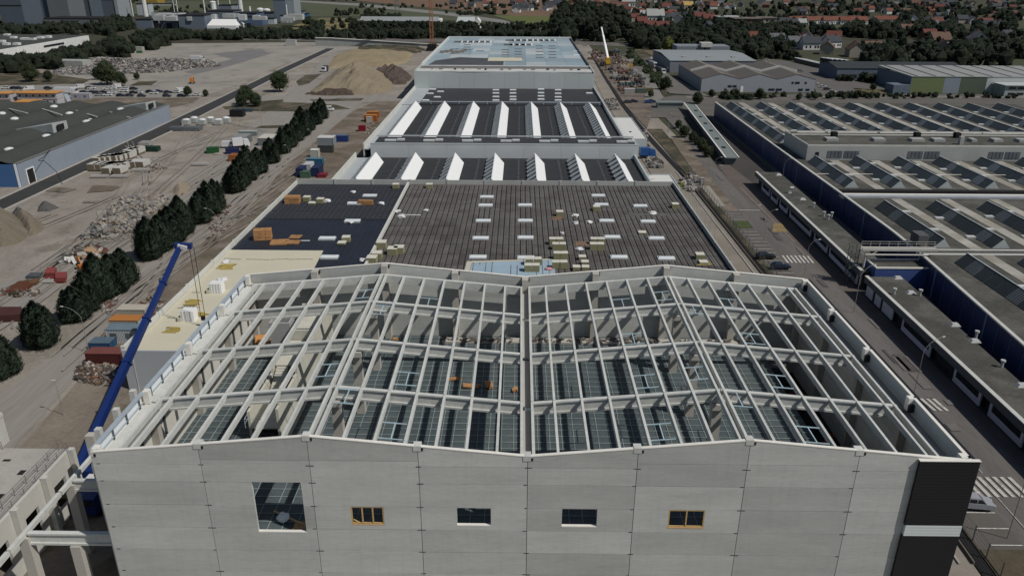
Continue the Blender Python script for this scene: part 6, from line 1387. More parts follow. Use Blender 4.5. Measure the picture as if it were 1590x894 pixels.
cont('white cube hut on the far dirt ground left of the ramp wall','hut',444,459,71.5,(.45,.46,.44),4.5,6)
cont('long white site office at the works compound gate','site cabin',969.5,986,147,(.36,.36,.34),2.8,4,name='site_cabin',roof=(.42,.42,.40))
cont('green-grey container right of the compound site office','container',988,1004,146,(.09,.13,.11),2.4,3)
cont('yellow and brown container right of the green-grey one','container',1000,1014,145,(.16,.12,.04),2.4,3)
cont('rust red container in the works compound','container',963,983,133,(.28,.21,.15),2,3,roof=(.45,.38,.30))
# orange roofed cabin block
cbk = thing('site_office_block', 'two storey block of white site cabins with orange roofs at far left', 'site offices', (-228,310,0))
for (u0,u1,vb,st,lab) in ((-2,19,164,2,0),(29,92,163,2,0),(25,55,168,1,0)):
    a, b = G(u0,vb,0), G(u1,vb,0); n = max(1, round((b.x-a.x)/3)); w_ = (b.x-a.x)/n
    for s in range(st):
        for i in range(n):
            mb = MB(); mb.box(a.x+i*w_+.06,a.x+(i+1)*w_-.06,a.y,a.y+6,s*2.75+.05,s*2.75+2.7); c_ = ob('cabin', mb, mat('cabin_white', (.40,.40,.42), .6, .05, .4, rand=.1), cbk)
            mb = MB(); mb.box(a.x+i*w_+w_*.35,a.x+i*w_+w_*.65,a.y-.06,a.y-.01,s*2.75+1.1,s*2.75+2.1); ob('window', mb, glassd, c_)
        mb = MB(); mb.box(a.x-.05,b.x+.05,a.y-.12,a.y-.02,s*2.75+2.55,s*2.75+2.75); ob('orange_trim', mb, mat('cabin_orange_trim', (.30,.12,.06)), cbk)
    mb = MB(); mb.box(a.x-.3,b.x+.3,a.y-.8,a.y+7,st*2.75+.0,st*2.75+.3); ob('roof', mb, mat('cabin_orange_roof', (.50,.25,.07), .7, .12, .2), cbk)
a = G(97,165,0); mb = MB(); mb.hexa([(a.x,a.y+3,5),(a.x+2,a.y+3,5),(a.x+6,a.y-1,0),(a.x+4,a.y-1,0)],[(a.x,a.y+3,5.3),(a.x+2,a.y+3,5.3),(a.x+6,a.y-1,.3),(a.x+4,a.y-1,.3)]); ob('outside_stair', mb, galv, cbk)
# ================================================================== HEAPS
def heap(name, label, cat, uvs, h, m, seed, sharp=1.0, n=22, rough=.14, z=0):
    """heap as a height field over an ellipse/polygon footprint"""
    P = [G(u,v,0) for u,v in uvs]; x0,x1 = min(p.x for p in P), max(p.x for p in P); y0,y1 = min(p.y for p in P), max(p.y for p in P)
    q = random.Random(seed); N = n; mb = MB(); import mathutils
    def inside_d(x, y):
        dmin = 1e9; ins = False; j = len(P)-1
        for i in range(len(P)):
            a, b = P[i], P[j]
            if (a.y > y) != (b.y > y) and x < (b.x-a.x)*(y-a.y)/(b.y-a.y)+a.x: ins = not ins
            e = Vector((b.x-a.x,b.y-a.y)); w2 = Vector((x-a.x,y-a.y)); t = max(0,min(1,w2.dot(e)/max(e.length_squared,1e-6))); dmin = min(dmin,(w2-e*t).length); j = i
        return dmin if ins else -dmin
    D_ = [[inside_d(x0+(x1-x0)*i/N, y0+(y1-y0)*j/N) for i in range(N+1)] for j in range(N+1)]; mx = max(max(r) for r in D_)
    for j in range(N+1):
        for i in range(N+1):
            x = x0+(x1-x0)*i/N; y = y0+(y1-y0)*j/N; d = D_[j][i]
            f = max(0, d/mx)**sharp*h*(1+rough*3*(mathutils.noise.noise(Vector((x*.12,y*.12,seed))))) + (rough*h*.6*mathutils.noise.noise(Vector((x*.5,y*.5,seed))) if d > 0 else -.3)
            mb.v.append((x+q.uniform(-.1,.1),y+q.uniform(-.1,.1),max(f,-.3 if d <= 0 else .02)+z))
    for j in range(N):
        for i in range(N): 
            k = j*(N+1)+i; mb.f.append((k,k+1,k+N+2,k+N+1))
    return P, tag(ob(name, mb, m), label, cat)
def chunks(name, P, n, smin, smax, ms, par, seed, zf=lambda x,y: .3):
    q = random.Random(seed); mbs = [MB() for _ in ms]; x0,x1 = min(p.x for p in P), max(p.x for p in P); y0,y1 = min(p.y for p in P), max(p.y for p in P); c = 0
    cx_ = (x0+x1)/2
    while c < n:
        x, y = q.uniform(x0,x1), q.uniform(y0,y1); ins = False; j = len(P)-1
        for i in range(len(P)):
            a, b = P[i], P[j]
            if (a.y > y) != (b.y > y) and x < (b.x-a.x)*(y-a.y)/(b.y-a.y)+a.x: ins = not ins
            j = i
        c += 1
        if not ins: continue
        mb = mbs[q.randrange(len(ms))]; s = q.uniform(smin,smax); mb.obox((x,y,zf(x,y)+s*.15), (s*q.uniform(.6,1.6),s*q.uniform(.4,1),s*q.uniform(.2,.6)), q.random()*3, q.uniform(-.6,.6), q.uniform(-.6,.6))
    for mb, m_ in zip(mbs, ms):
        if mb.f: ob(name, mb, m_, par, kind='stuff')
def hfield(o):
    me = o.data; from mathutils.bvhtree import BVHTree
    bv = BVHTree.FromPolygons([v.co for v in me.vertices], [p.vertices for p in me.polygons])
    def f(x, y):
        r = bv.ray_cast(Vector((x,y,60)), Vector((0,0,-1))); return r[0].z if r[0] else .1
    return f
rub1 = mat('rubble_pale', (.30,.28,.25), .95, .2, 1, rand=.1); rub2 = mat('rubble_grey', (.17,.165,.16), .95, .2, 1); rub3 = mat('rubble_dark', (.07,.065,.06), .95, .3, 1); rub4 = mat('rubble_white', (.5,.49,.47), .9)
rust = mat('rust_red', (.10,.045,.035), .9, .2, 1)
soil = mat('brown_soil', (.105,.082,.06), .98, .3, .3, 2, .3, bump=.1)
P,o = heap('rubble_heap','long heap of broken concrete rubble behind the conifers at left','rubble heap',((127,372),(135,362),(165,338),(200,318),(240,309),(262,312),(250,330),(225,350),(200,368),(165,374)),4.2,mat('rubble_core', (.15,.135,.115), .95, .3, .4, 3, .3),41,.7,26,.2)
chunks('rubble', P, 2600, .3, 1.4, [rub1,rub2,rub3,rub1,rub2,mat('rubble_tan', (.22,.18,.14), .95, .2, 1)], o, 42, hfield(o))
P,o = heap('rubble_field','wide low field of demolition rubble beyond the car park','rubble field',((78,116),(95,107),(130,94),(160,92),(215,94),(270,93),(330,97),(345,103),(300,107),(255,113),(200,115),(120,117)),2.0,mat('rubble_core_far', (.13,.125,.118), .95, .3, .15, 2, .3),43,.5,40,.4)
chunks('rubble', P, 6500, .5, 1.9, [rub1,rub2,rub3,rub2,rub2,rub1,rub3], o, 44, hfield(o))
p = G(112,105); mb = MB(); mb.obox((p.x,p.y,2.5),(22,9,4.5),-.1); tag(ob('broken_slab', mb, mat('pale_slab', (.34,.35,.32))), 'large pale wall slab left standing in the rubble field', 'slab')
P,o = heap('earth_mound','large pale earth mound left of the tall pale hall','earth mound',((478,147),(495,132),(520,112),(545,104),(575,106),(600,118),(612,132),(604,143),(560,147)),9.0,mat('mound_earth', (.215,.18,.125), .98, .2, .08, 1, .2, bump=.05),45,.8,26,.16)
P,o = heap('earth_mound','dark brown earth heap at the foot of the large pale mound','earth mound',((472,147),(480,142),(505,136),(530,135),(548,142),(552,148),(510,149)),3.2,mat('dark_heap_earth', (.070,.052,.042), .98, .4, .3, 2, .4, bump=.1),46,.6,24,.5)
P,o = heap('earth_mound','brown clod covered earth heap between the mounds and the tall hall','earth mound',((580,112),(600,108),(630,112),(640,120),(630,132),(605,131),(590,122)),4,mat('clod_earth', (.085,.065,.055), .98, .5, .2, 1.4, .5, bump=.1),47,.7,24,.5)
P,o = heap('earth_mound','flat topped yellowish earth bank behind the large mound','earth mound',((508,108),(520,88),(545,80),(600,79),(640,84),(632,98),(600,104),(545,103)),3.2,mat('yellow_earth', (.25,.205,.13), .98, .2, .05, .7, .2),48,.35,26,.15)
P,o = heap('earth_mound','grassy low bank in front of the ramp wall','earth bank',((556,80),(566,72),(645,72),(662,77),(640,84)),2.2,weeds,49,.4,18,.2)
P,o = heap('sand_heap','pale sand heap at the left edge behind the dirt lane','sand heap',((-40,382),(-30,345),(5,336),(25,340),(38,352),(48,362),(30,378),(0,384)),6,mat('heap_sand', (.155,.135,.10), .98, .2, .2, 2, .2, bump=.05),50,.8,22,.2)
P,o = heap('sand_heap','smaller sandy heap joined behind the left edge heap','sand heap',((20,345),(28,335),(50,338),(68,350),(62,362),(45,368),(30,355)),3,mat('heap_sand2', (.165,.14,.105), .98, .2, .2, 2, .2),51,.8,16,.2)
P,o = heap('gravel_heap','dark grey gravel heap, left of two by the left road','gravel heap',((16,340),(18,333),(30,329),(42,330),(52,336),(38,341)),2.6,mat('dark_gravel', (.085,.082,.078), .98, .1, 1, 4, .2),52,.9,14,.1)
P,o = heap('gravel_heap','dark grey gravel heap, right of two by the left road','gravel heap',((57,329),(60,320),(70,316),(82,318),(92,323),(75,329)),2.6,MATS['dark_gravel'],53,.9,14,.1)
P,o = heap('sand_heap','small pale sand heap beside the middle conifers','sand heap',((262,300),(272,292),(283,283),(297,290),(292,302),(275,303)),2.8,mat('pale_sand', (.24,.20,.15), .98, .1, .3),54,1.1,14,.1)
P,o = heap('scrap_heap','heap of mixed scrap and broken blocks in front of the dark red container','scrap heap',((112,590),(122,568),(135,562),(160,568),(187,566),(188,590),(172,602),(140,598)),1.2,soil,55,.5,18,.3)
chunks('scrap', P, 700, .15, .7, [rub1,rub3,rust,rub3,soil,mat('scrap_brick', (.24,.14,.09)),rub2], o, 56, hfield(o))
P,o = heap('scrap_heap','scattered scrap timber and sheets beside the dirt lane at left','scrap heap',((95,402),(120,396),(160,385),(165,400),(150,412),(110,410)),.7,soil,57,.5,14,.3)
chunks('scrap', P, 160, .4, 2.2, [rub1,rub3,rust,mat('scrap_timber', (.3,.2,.12)),rub4], o, 58, hfield(o))
for (uvs, seed, lab) in ((((150,480),(175,462),(190,468),(170,490)),61,'pile of torn branches and stones at the foot of the conifers'),(((330,330),(360,318),(350,340),(330,345)),62,'earthy debris strip beside the upper yard road'),(((205,480),(240,462),(262,470),(235,500)),63,'earth and stone debris between the yard road and the cream roof'),(((15,510),(60,500),(78,508),(50,520)),64,'pale stones strewn around the lone conifer'),(((0,452),(40,450),(72,455),(60,462),(5,462)),65,'pale strewn stones above the rust red sheet stack'),
    (((325,350),(345,345),(352,362),(330,368)),66,'weedy debris beside the yard road under the crane tip'),(((215,262),(245,255),(260,262),(230,268)),67,'loose slabs in front of the insulation stacks'),(((560,196),(600,188),(596,210),(560,214)),69,'loose stones on the brown earth near the red container')):
    P = px(*uvs); t = thing('debris', lab, 'debris', (sum(p.x for p in P)/len(P), sum(p.y for p in P)/len(P), 0)); chunks('stones', P, 130, .15, .9, [rub1,rub2,rust,soil], t, seed, lambda x,y: .2)
mb = MB(); a = [G(*q) for q in ((0,487),(36,487),(36,499),(0,501))]; mb.ext([(p.x,p.y,.1) for p in a],(0,0,1.4)); tag(ob('sheet_stack', mb, mat('rust_dark', (.06,.022,.02), .9)), 'dark rust red sheet stack left of the lone conifer','sheet stack')
for (uvs,c,h,lab) in ((((6,457),(30,440),(60,438),(38,454)),(.10,.035,.018),.5,'flat rust brown plates lying beside the dirt lane'),(((45,444),(52,437),(62,438),(55,444)),(.13,.07,.03),.6,'small ochre plate stack on the rust brown plates'),(((14,459),(33,456),(31,460),(14,460)),(.05,.045,.02),.6,'narrow olive timber stack in front of the rust plates'),
    (((70,433),(86,433),(88,424),(74,424)),(.22,.05,.045),1.3,'red crate stack, left of two behind the conifers'),(((86,441),(102,441),(104,431),(87,432)),(.2,.045,.04),1.3,'red crate stack, right of two behind the conifers'),(((40,434),(60,434),(68,428),(48,428)),(.07,.08,.085),.7,'grey sheet stack left of the red crates'),(((65,442),(86,442),(84,437),(68,437)),(.30,.28,.25),.5,'pale beam stack in front of the left red crates')):
    mb = MB(); a = [G(*q) for q in uvs]; n = 3
    t = thing('material_stack', lab, 'stack', (a[0].x,a[0].y,0))
    for k in range(n): mb = MB(); dx = rnd.uniform(-.15,.15); mb.ext([(p.x+dx,p.y+dx,.1+h*k/n) for p in a],(0,0,h/n-.04)); ob('layer', mb, mat('stack_%02d%02d%02d' % tuple(int(k*200) for k in c), c, .8, .2, 1), t)
# ================================================================== INSULATION STACKS
insu_y = mat('insulation_side', (.27,.26,.15), .9, .1, 1); insu_w = mat('insulation_wrap', (.58,.57,.49), .7, .08, 1)
def insul(label, x, y, z, group, s=1.25, h=1.3, d=None):
    t = thing('insulation_stack', label, 'insulation pack', (x,y,z), rnd.uniform(-.05,.05), group); d = d or s
    for k in range(3): mb = MB(); mb.box(-s/2,s/2,-d/2,d/2,.02+h*k/3,h*(k+1)/3-.03); ob('bale', mb, insu_y, t, True)
    mb = MB(); mb.box(-s/2-.02,s/2+.02,-d/2-.02,d/2+.02,h-.02,h+.04); ob('wrapper', mb, insu_w, t, True)
gname = 'cream insulation packs on the warehouse roof'
for nm, pts in (('left cluster near the skylights',(('rear left',858,376),('rear right',869,376),('front left',863,384),('front right',873,384))),('cluster left of the skylight columns at right',(('rear left',922,376),('rear right',933,376),('front left',921,384),('front right',932,384))),
    ('cluster behind the blue sheet',(('rear left',865,399),('rear right',876,399),('front left',863,413),('front right',875,413))),('cluster standing on the blue sheet',(('rear left',822,408),('rear right',835,408),('front left',820,418),('front right',832,418))),('cluster at the right end of the blue sheet',(('rear left',908,408),('rear right',904,400),('front left',895,416),('front right',909,416))),
    ('group beside the middle parapet',(('rear',593,381),('middle',586,398),('centre right',610,391),('far right',620,389),('front',578,405)))):
    for pos, u, v in pts: p = G(u, v+3, 6.55); insul('%s insulation pack of the %s' % (pos, nm), p.x, p.y, 6.65 if 'blue' in nm else 6.56, gname, 1.45 if 'parapet' not in nm else 2.0, 1.35 if 'right end' not in nm else .7)
for (u,v,lab) in ((1086,402,'ochre insulation pack near the right parapet of the warehouse roof'),(1092,409,'flattened ochre insulation boards near the right parapet'),(1048,323,'ochre insulation pack close to the dark right gutter'),(869,335,'single cream insulation pack in the middle of the weathered roof'),(926,327,'small ochre insulation pack beside a rooflight'),(997,363,'low olive insulation bundle between two rooflights'),(667,292,'small ochre pack near the back parapet'),(615,292,'small cream pack on the corner of the black roof'),(477,312,'ochre insulation pack beside the large tan pallet stack'),(485,317,'flattened ochre insulation boards on the black roof'),(498,315,'tan board pack with white foil on the black roof'),(538,375,'ochre insulation pack on the new black membrane'),(531,379,'low ochre board pack on the new black membrane')):
    p = G(u,v,6.5); insul(lab, p.x, p.y, 6.58, None, 1.7, 1.1 if 'pack' in lab and 'low' not in lab else .4)
def pallets(label, u, v, n, s=1.2, z=6.5, nx=2, ny=2, grp='pallet stacks on the black roof'):
    p = G(u,v,z); t = thing('pallet_stack', label, 'pallets', (p.x,p.y,z+.02), rnd.uniform(-.2,.2), grp)
    key = ('pallet',)
    if key not in PROTO:
        mb = MB()
        for k in range(5): mb.box(-.6,.6,-.5+k*.22,-.5+k*.22+.12,.11,.14)
        for k in (-.5,-.05,.4): mb.box(-.6,.6,k,k+.1,0,.1)
        PROTO[key] = mb.mesh('pallet', timber)
    for i in range(nx):
        for j in range(ny):
            for k in range(n): o_ = link('pallet', PROTO[key], t, True); o_.location = ((i-nx/2+.5)*1.25+rnd.uniform(-.05,.05),(j-ny/2+.5)*1.1+rnd.uniform(-.05,.05),k*.15)
pallets('tall orange brown pallet stack on the black roof edge',409,371,15,nx=3,ny=2)
pallets('wide low spread of pallets on the black roof, left part',434,377,2,nx=3,ny=3); pallets('low spread of pallets on the black roof, right part',452,377,2,nx=3,ny=2); pallets('flat pallets lying behind the low pallet spread',459,368,1,nx=2,ny=2)
pallets('neat pallet stack between rooflights on the black roof',568,318,8,nx=3,ny=1); pallets('large tan pallet stack near the left parapet',455,315,12,nx=3,ny=2)
# white foil lumps and loose boards on the roofs
foil = mat('white_foil', (.62,.62,.62), .6, .1, 1)
for i,(u,v,r,lab) in enumerate(((548,299,.9,'crumpled white and red foil near the back of the black roof'),(508,313,1.1,'white foil sheet beside the tan board pack'),(592,317,1.0,'white foil scraps near the middle parapet on the black roof'),(545,346,.8,'white foil piece under a rooflight of the black roof'),(543,316,.8,'white foil hanging from a rooflight on the black roof'),(563,405,.9,'round white bag beside the middle parapet'),(623,337,1.3,'white foil lump at the left of the weathered roof'),(618,329,1.0,'white foil scraps against the middle parapet'),(661,328,.8,'small white scrap on the weathered roof near the parapet'),(893,336,1.1,'white crossed boards on the weathered roof'),(915,346,1.0,'white foil lump between rooflights on the weathered roof'),(894,347,.9,'white foil piece near the crossed boards'),(852,419,.9,'pink striped crumpled sack beside the blue sheet'),(1013,332,1.2,'white torn foil near the right rooflights'),(873,363,.6,'tiny white scrap behind the insulation cluster'),(901,389,1.2,'pale blue folded sheets beside the insulation clusters'),(346,435,1.1,'white foil roll lying on the cream insulation'),(350,407,.9,'white bundle at the far end of the cream roof'))):
    p = G(u,v,6.55); mb = MB(); lump(mb,(p.x,p.y,6.75),r*.8,2,.45,i,.32); tag(ob('foil_scrap', mb, foil if 'pink' not in lab else mat('pink_striped_sack', (.5,.25,.28))), lab, 'foil')
for i,(u,v,L_,w_,c,lab,z0) in enumerate(((950,322,8,.5,'g','long grey bundle of battens on the weathered roof',6.55),(985,334,6,1.2,'g','dark scattered battens left of the torn foil',6.55),(1022,334,5,1.6,'g','dark scattered battens right of the torn foil',6.55),(903,379,4,1.6,'t','flat brown timber boards between the insulation clusters',6.55),(866,340,3,1.5,'t','brown timber sheet near the single cream pack',6.55),(300,470,3,1.6,'y','ochre boards hanging under the crane hook',7.2),(312,489,2.6,1,'y','ochre board pack on the cream roof near the hook',6.65),(268,513,2.6,1.4,'y','ochre boards lying open near the front of the cream roof',6.65),(352,415,3.4,2,'y','ochre board pack with dark edge on the cream roof',6.65),(348,434,1,.6,'g','',6.65),(476,374,2.4,.3,'w','white batten lying on the new black membrane',6.55),(1093,410,3,1,'y','ochre boards fanned out near the right parapet',6.55),(640,334,5,.3,'w','thin white strip lying beside the middle parapet',6.55))):
    if not lab: continue
    p = G(u,v,z0); t = thing('loose_boards', lab, 'boards', (p.x,p.y,z0), rnd.uniform(-.2,.2))
    n = 5 if c != 'w' else 1
    for k in range(n): 
        mb = MB(); mb.obox((rnd.uniform(-.1,.1)*L_,(k-n/2+.5)*w_/n*1.3,.06+.04*k),(L_*rnd.uniform(.5,1),w_/n*.9,.1),rnd.uniform(-.12,.12)); ob('board', mb, {'g':mat('grey_batten', (.16,.16,.15)),'t':mat('brown_board', (.26,.17,.11)),'y':mat('ochre_board', (.42,.32,.09)),'w':whitep}[c], t, True)
for (u,v,lab) in ((293,180+317-4,'nearer white wrapped air unit on the cream roof'),(336,450,'farther white wrapped air unit on the cream roof')):
    p = G(u+2,v+3,6.6); t = thing('roof_unit', lab, 'roof unit', (p.x,p.y,6.6)); mb = MB(); mb.box(-1.1,1.1,-.9,.9,0,1.9); ob('casing', mb, whitep, t, True)
    for k in range(4): mb = MB(); mb.box(-.9+k*.5,-.7+k*.5,-.95,.95,.2,1.95); ob('wrap_strip', mb, foil, t, True)
    mb = MB(); mb.box(-1.7,-1.12,-1,1,0,.7); ob('upstand', mb, cream, t, True)
# materials yard at left
idx = 0
yard = []
for (u0,v0,n,du,dv) in ((143,262,4,9,0),(168,262,4,8,-.6),(205,258,2,13,0),(150,252,5,8,-1),(176,249,4,7,-1.5),(197,240,3,7,-1.5),(166,268,2,17,0)):
    for k in range(n): yard.append((u0+k*du, v0+k*dv))
for i,(u,v) in enumerate(sorted(yard)):
    p = G(u+5,v+2,0); t = thing('wrapped_stack', '%s white wrapped insulation stack, counted from the left, beside the left road' % (ORD[i] if i < 20 else 'twenty-'+ORD[i-20]), 'insulation stack', (p.x,p.y,.2), -.1, 'white wrapped stacks in the left material yard')
    mb = MB(); mb.box(-1.3,1.3,-2.2,2.2,.1,2.1); ob('bale', mb, mat('brown_bale', (.17,.14,.10), .9, .1, 1), t, True); mb = MB(); mb.box(-1.35,1.35,-2.1,2.25,.5,2.2); ob('wrapper', mb, mat('dull_white_wrap', (.46,.455,.42), .6, .1, 1), t, True)
for i,(u,v,lab) in enumerate(((155,276,'long pale beam bundle, left one in front of the wrapped stacks'),(186,276,'long pale beam bundle, right one in front of the wrapped stacks'),(218,266,'short pale block row right of the wrapped stacks'),(312,257,'grey rolled sheeting lying on the dirt lane'))):
    p = G(u,v,0); t = thing('beam_bundle', lab, 'beams', (p.x,p.y,.15), .05)
    for k in range(4): mb = MB(); mb.obox((0,(k-1.5)*.55,.4),(5.2,.45,.6)); ob('beam', mb, sc1, t, True)
for i in range(6):
    u = 290+i*12.5; p = G(u,194-(i%2)*3,0); t = thing('wrapped_stack', '%s foil wrapped stack, counted from the left, in the row by the left road bend' % ORD[i], 'wrapped stack', (p.x,p.y,.2), .0, 'foil wrapped stacks by the left road'); mb = MB(); mb.box(-1.35,1.35,-1.6,1.6,.1,2.0); ob('bale', mb, mat('silver_wrap', (.36,.38,.36), .45, .1, 1), t, True); mb = MB(); lump(mb,(0,0,2.0),1.5,2,.35,i,.12); ob('wrapper', mb, foil, t, True)
for (u0,u1,v,c,lab) in ((262,288,204,(.10,.11,.12),'dark steel beam stack left of the foil wrapped row'),(288,310,204,(.12,.13,.14),'grey steel beam stack below the foil wrapped row'),(215,232,228,(.3,.29,.27),'pale slab pile at the kerb of the left road')):
    a, b = G(u0,v,0), G(u1,v,0); t = thing('steel_stack', lab, 'steel stack', (a.x,a.y,0))
    for k in range(4): mb = MB(); mb.box(a.x,b.x,a.y+k*1.1,a.y+k*1.1+.8,.2,1.5); ob('beam', mb, mat('stack_b%02d' % int(c[0]*100), c, .6), t)
# ================================================================== WORKS COMPOUND
cols_ = {'rust red':(.14,.06,.045),'teal':(.10,.15,.15),'brown':(.12,.09,.065),'dark grey':(.05,.05,.055),'cream':(.36,.32,.26),'white':(.45,.44,.42),'blue':(.05,.09,.16),'yellow':(.34,.22,.04)}
items = [(918,93,'rust red',6,2),(927,90,'rust red',7,2),(951,88,'rust red',13,2),(953,92,'brown',12,1.6),(946,84,'dark grey',10,3),(957,82,'blue',7,2),(933,85,'brown',5,2),(960,101,'rust red',16,1.6),(955,98,'brown',9,2),(941,100,'dark grey',6,2),(935,104,'dark grey',3,3),(948,110,'dark grey',3,3),(969,106,'cream',6,2.4),(977,105,'yellow',4,2.5),(968,115,'rust red',7,2.2),(977,112,'brown',5,2),(983,117,'teal',5,2),(987,116,'white',3,3),(958,124,'teal',7,2.5),(966,126,'dark grey',8,2),(976,124,'brown',6,2),(990,121,'brown',5,2),(997,124,'teal',5,2),(984,128,'cream',3,2.5),(990,130,'rust red',4,3),(972,134,'teal',9,2.4),(985,134,'teal',10,2.4),(994,131,'dark grey',4,2),(955,120,'white',2.5,3),(996,118,'white',2.5,2)]
for i,(u,v,c,L_,h) in enumerate(sorted(items, key=lambda s:-s[1])):
    p = G(u,v,0); t = thing('site_material', '%s stack or frame, %s nearest in the works compound right of the halls' % (c, ORD[i] if i < 20 else ('twenty-'+ORD[i-20] if i < 29 else 'thirtieth')), 'site material', (p.x,p.y,.35), rnd.uniform(-.3,.3), 'stacks of frames and material in the works compound')
    m_ = mat('compound_'+c.replace(' ','_'), cols_[c], .8, .2, .5); n = 5
    for k in range(n):
        mb = MB(); x = -L_/2+L_*(k+.5)/n
        if c in ('white','cream','yellow'): mb.box(x-L_/n*.45,x+L_/n*.45,-1.2,1.2,0,h*rnd.uniform(.6,1))
        else: mb.box(x-.2,x+.2,-1.6,1.6,0,h*rnd.uniform(.4,1)); mb.box(x-L_/n*.5,x+L_/n*.5,-.2+rnd.uniform(-1.2,1.2),.2,h*.3,h*.45)
        ob('piece', mb, m_, t, True)
P = px((915,80),(960,78),(985,105),(1010,135),(1005,148),(965,145),(945,120),(925,100)); t = thing('debris', 'small loose clutter strewn over the works compound ground', 'debris', (60,450,0)); chunks('clutter', P, 420, .4, 2.0, [rub2,rub3,rust,soil,rub1], t, 91, lambda x,y: .5)
# white mobile crane
wc = thing('mobile_crane', 'white telescopic crane with raised boom and yellow base in the works compound', 'mobile crane', tuple(G(943,101,0)))
p = G(943,101,0); zt = 0
mb = MB(); mb.box(p.x-1.6,p.x+1.6,p.y-6,p.y+5,.9,2.4); ob('carrier', mb, flat('crane_yellow', (.42,.25,.03)), wc); mb = MB(); mb.box(p.x-1.6,p.x+1.6,p.y-3,p.y+2,2.42,5); ob('superstructure', mb, MATS['crane_yellow'], wc)
for y in (-4.5,-2,1,3.5):
    for s in (-1,1): mb = MB(); mb.cyl((p.x+s*1.4,p.y+y,.9),(p.x+s*1.75,p.y+y,.9),.75,n=10); ob('wheel', mb, tyre, wc)
# tip found on the vertical plane through the crane, seen at pixel (934, 43)
d = fwd + right*((934-795)/F_) - up*((43-447)/F_); t_ = (p.y+10-CAM.y)/d.y; tp = CAM+d*t_; bs_ = Vector((p.x,p.y-1,4.5))
for i,(t0,t1,w_) in enumerate(((0,.45,1.3),(.45,.75,1.0),(.75,1,.7))): mb = MB(); mb.bar(bs_+(tp-bs_)*t0,bs_+(tp-bs_)*t1,w_,w_); ob('boom_section', mb, whitep, wc)
mb = MB(); mb.bar(tp,tp+Vector((.2,2.5,-.5)),1,1); ob('boom_head', mb, galv, wc); mb = MB(); mb.bar(tp+Vector((0,2.4,-.5)),tp+Vector((0,2.4,-14)),.12); ob('hoist_rope', mb, dark, wc)
# tower crane
tc = thing('tower_crane', 'orange lattice tower crane mast rising out of the top of the view', 'tower crane', tuple(G(671,79,0)))
p = G(671,79,0); tm = flat('tower_crane_orange', (.33,.14,.07)); mb = MB(); mb.box(p.x-4.5,p.x+4.5,p.y-4.5,p.y+4.5,0,1.6); mb.box(p.x-3.4,p.x+3.4,p.y-3.4,p.y+3.4,1.6,5); ob('ballast_base', mb, dark, tc)
hw = 1.15; z = 5; n = 0
while z < 78:
    mb = MB(); z1 = z+5
    c4 = [(-hw,-hw),(hw,-hw),(hw,hw),(-hw,hw)]
    for a in c4: mb.bar((p.x+a[0],p.y+a[1],z),(p.x+a[0],p.y+a[1],z1),.34)
    for i in range(4):
        a, b = c4[i], c4[(i+1)%4]; mb.bar((p.x+a[0],p.y+a[1],z),(p.x+b[0],p.y+b[1],z+2.5),.2); mb.bar((p.x+b[0],p.y+b[1],z+2.5),(p.x+a[0],p.y+a[1],z1),.2); mb.bar((p.x+a[0],p.y+a[1],z1),(p.x+b[0],p.y+b[1],z1),.2)
    ob('mast_section', mb, tm, tc); z = z1
mb = MB(); mb.bar((p.x-14,p.y,z+1),(p.x+45,p.y+20,z+1),1.2,1.4); ob('jib', mb, tm, tc)
# pylons
for (u,v,h,lab) in ((617,17,32,'grey lattice pylon standing in the green field'),): 
    p = G(u,v,0); t = thing('pylon', lab, 'pylon', (p.x,p.y,0)); mb = MB()
    for s in ((-1,-1),(1,-1),(1,1),(-1,1)): mb.bar((p.x+s[0]*3.4,p.y+s[1]*3.4,0),(p.x+s[0]*.5,p.y+s[1]*.5,h),.45)
    for k in range(6): zz = h*k/6; w_ = 3.4-2.9*k/6; mb.bar((p.x-w_,p.y-w_,zz),(p.x+w_,p.y-w_,zz+h/6),.3); mb.bar((p.x+w_,p.y-w_,zz),(p.x-w_,p.y-w_,zz+h/6),.3)
    ob('lattice', mb, mat('pylon_steel', (.15,.17,.16)), t)
# ================================================================== LAMPS, FENCES, POLES
def lamp(label, u, v, h, arm, grp=None, thick=.06, z=0):
    p = G(u,v,0); t = thing('street_lamp', label, 'street lamp', (p.x,p.y,z), 0, grp)
    mb = MB(); mb.cyl((0,0,0),(0,0,h*.8),thick,thick*.7,6); 
    a = Vector((0,0,h*.8)); 
    for k in range(4): an = (k+1)/4; b = Vector((arm[0]*an**1.4,arm[1]*an**1.4,h*(.8+.2*math.sin(an*1.57)))); mb.cyl(a,b,thick*.6,thick*.55,5); a = b
    ob('pole', mb, mat('lamp_pole_grey', (.24,.24,.23), .5), t, True); mb = MB(); mb.obox(tuple(a+Vector((arm[0]*.1,arm[1]*.1,0))),(.55,.22,.12),math.atan2(arm[1],arm[0])); ob('lamp_head', mb, mat('lamp_head_grey', (.5,.5,.48), .5), t, True)
lamp('curved street lamp beside the blue skip container',138.5,548,8.5,(-3,.6)); lamp('bare leaning lamp pole above the front yard',99,645,6,(-.2,0)); lamp('curved street lamp by the yard road above the crane tip',341,377,8.5,(-2.2,.5))
lamp('slim lamp pole beside the upper yard road near the stacked cabins',486,233,7.5,(-1,0)); lamp('slim lamp pole beside the teal container',451,260,7.5,(-1,0)); lamp('slim pole by the dirt lane with brown post',407,196,7,(0,.01))
for i,(u,v) in enumerate(((1340,428),(1248,432),(1185,380),(1142,330),(1105,288),(1160,372),(1213,290))): 
    if i in (0,3): continue
    lamp('tall thin street lamp, %s nearest of those along the campus road' % ORD[i], u, v, 8.5, (2.0,.3), 'street lamps along the campus road', .05, .3)
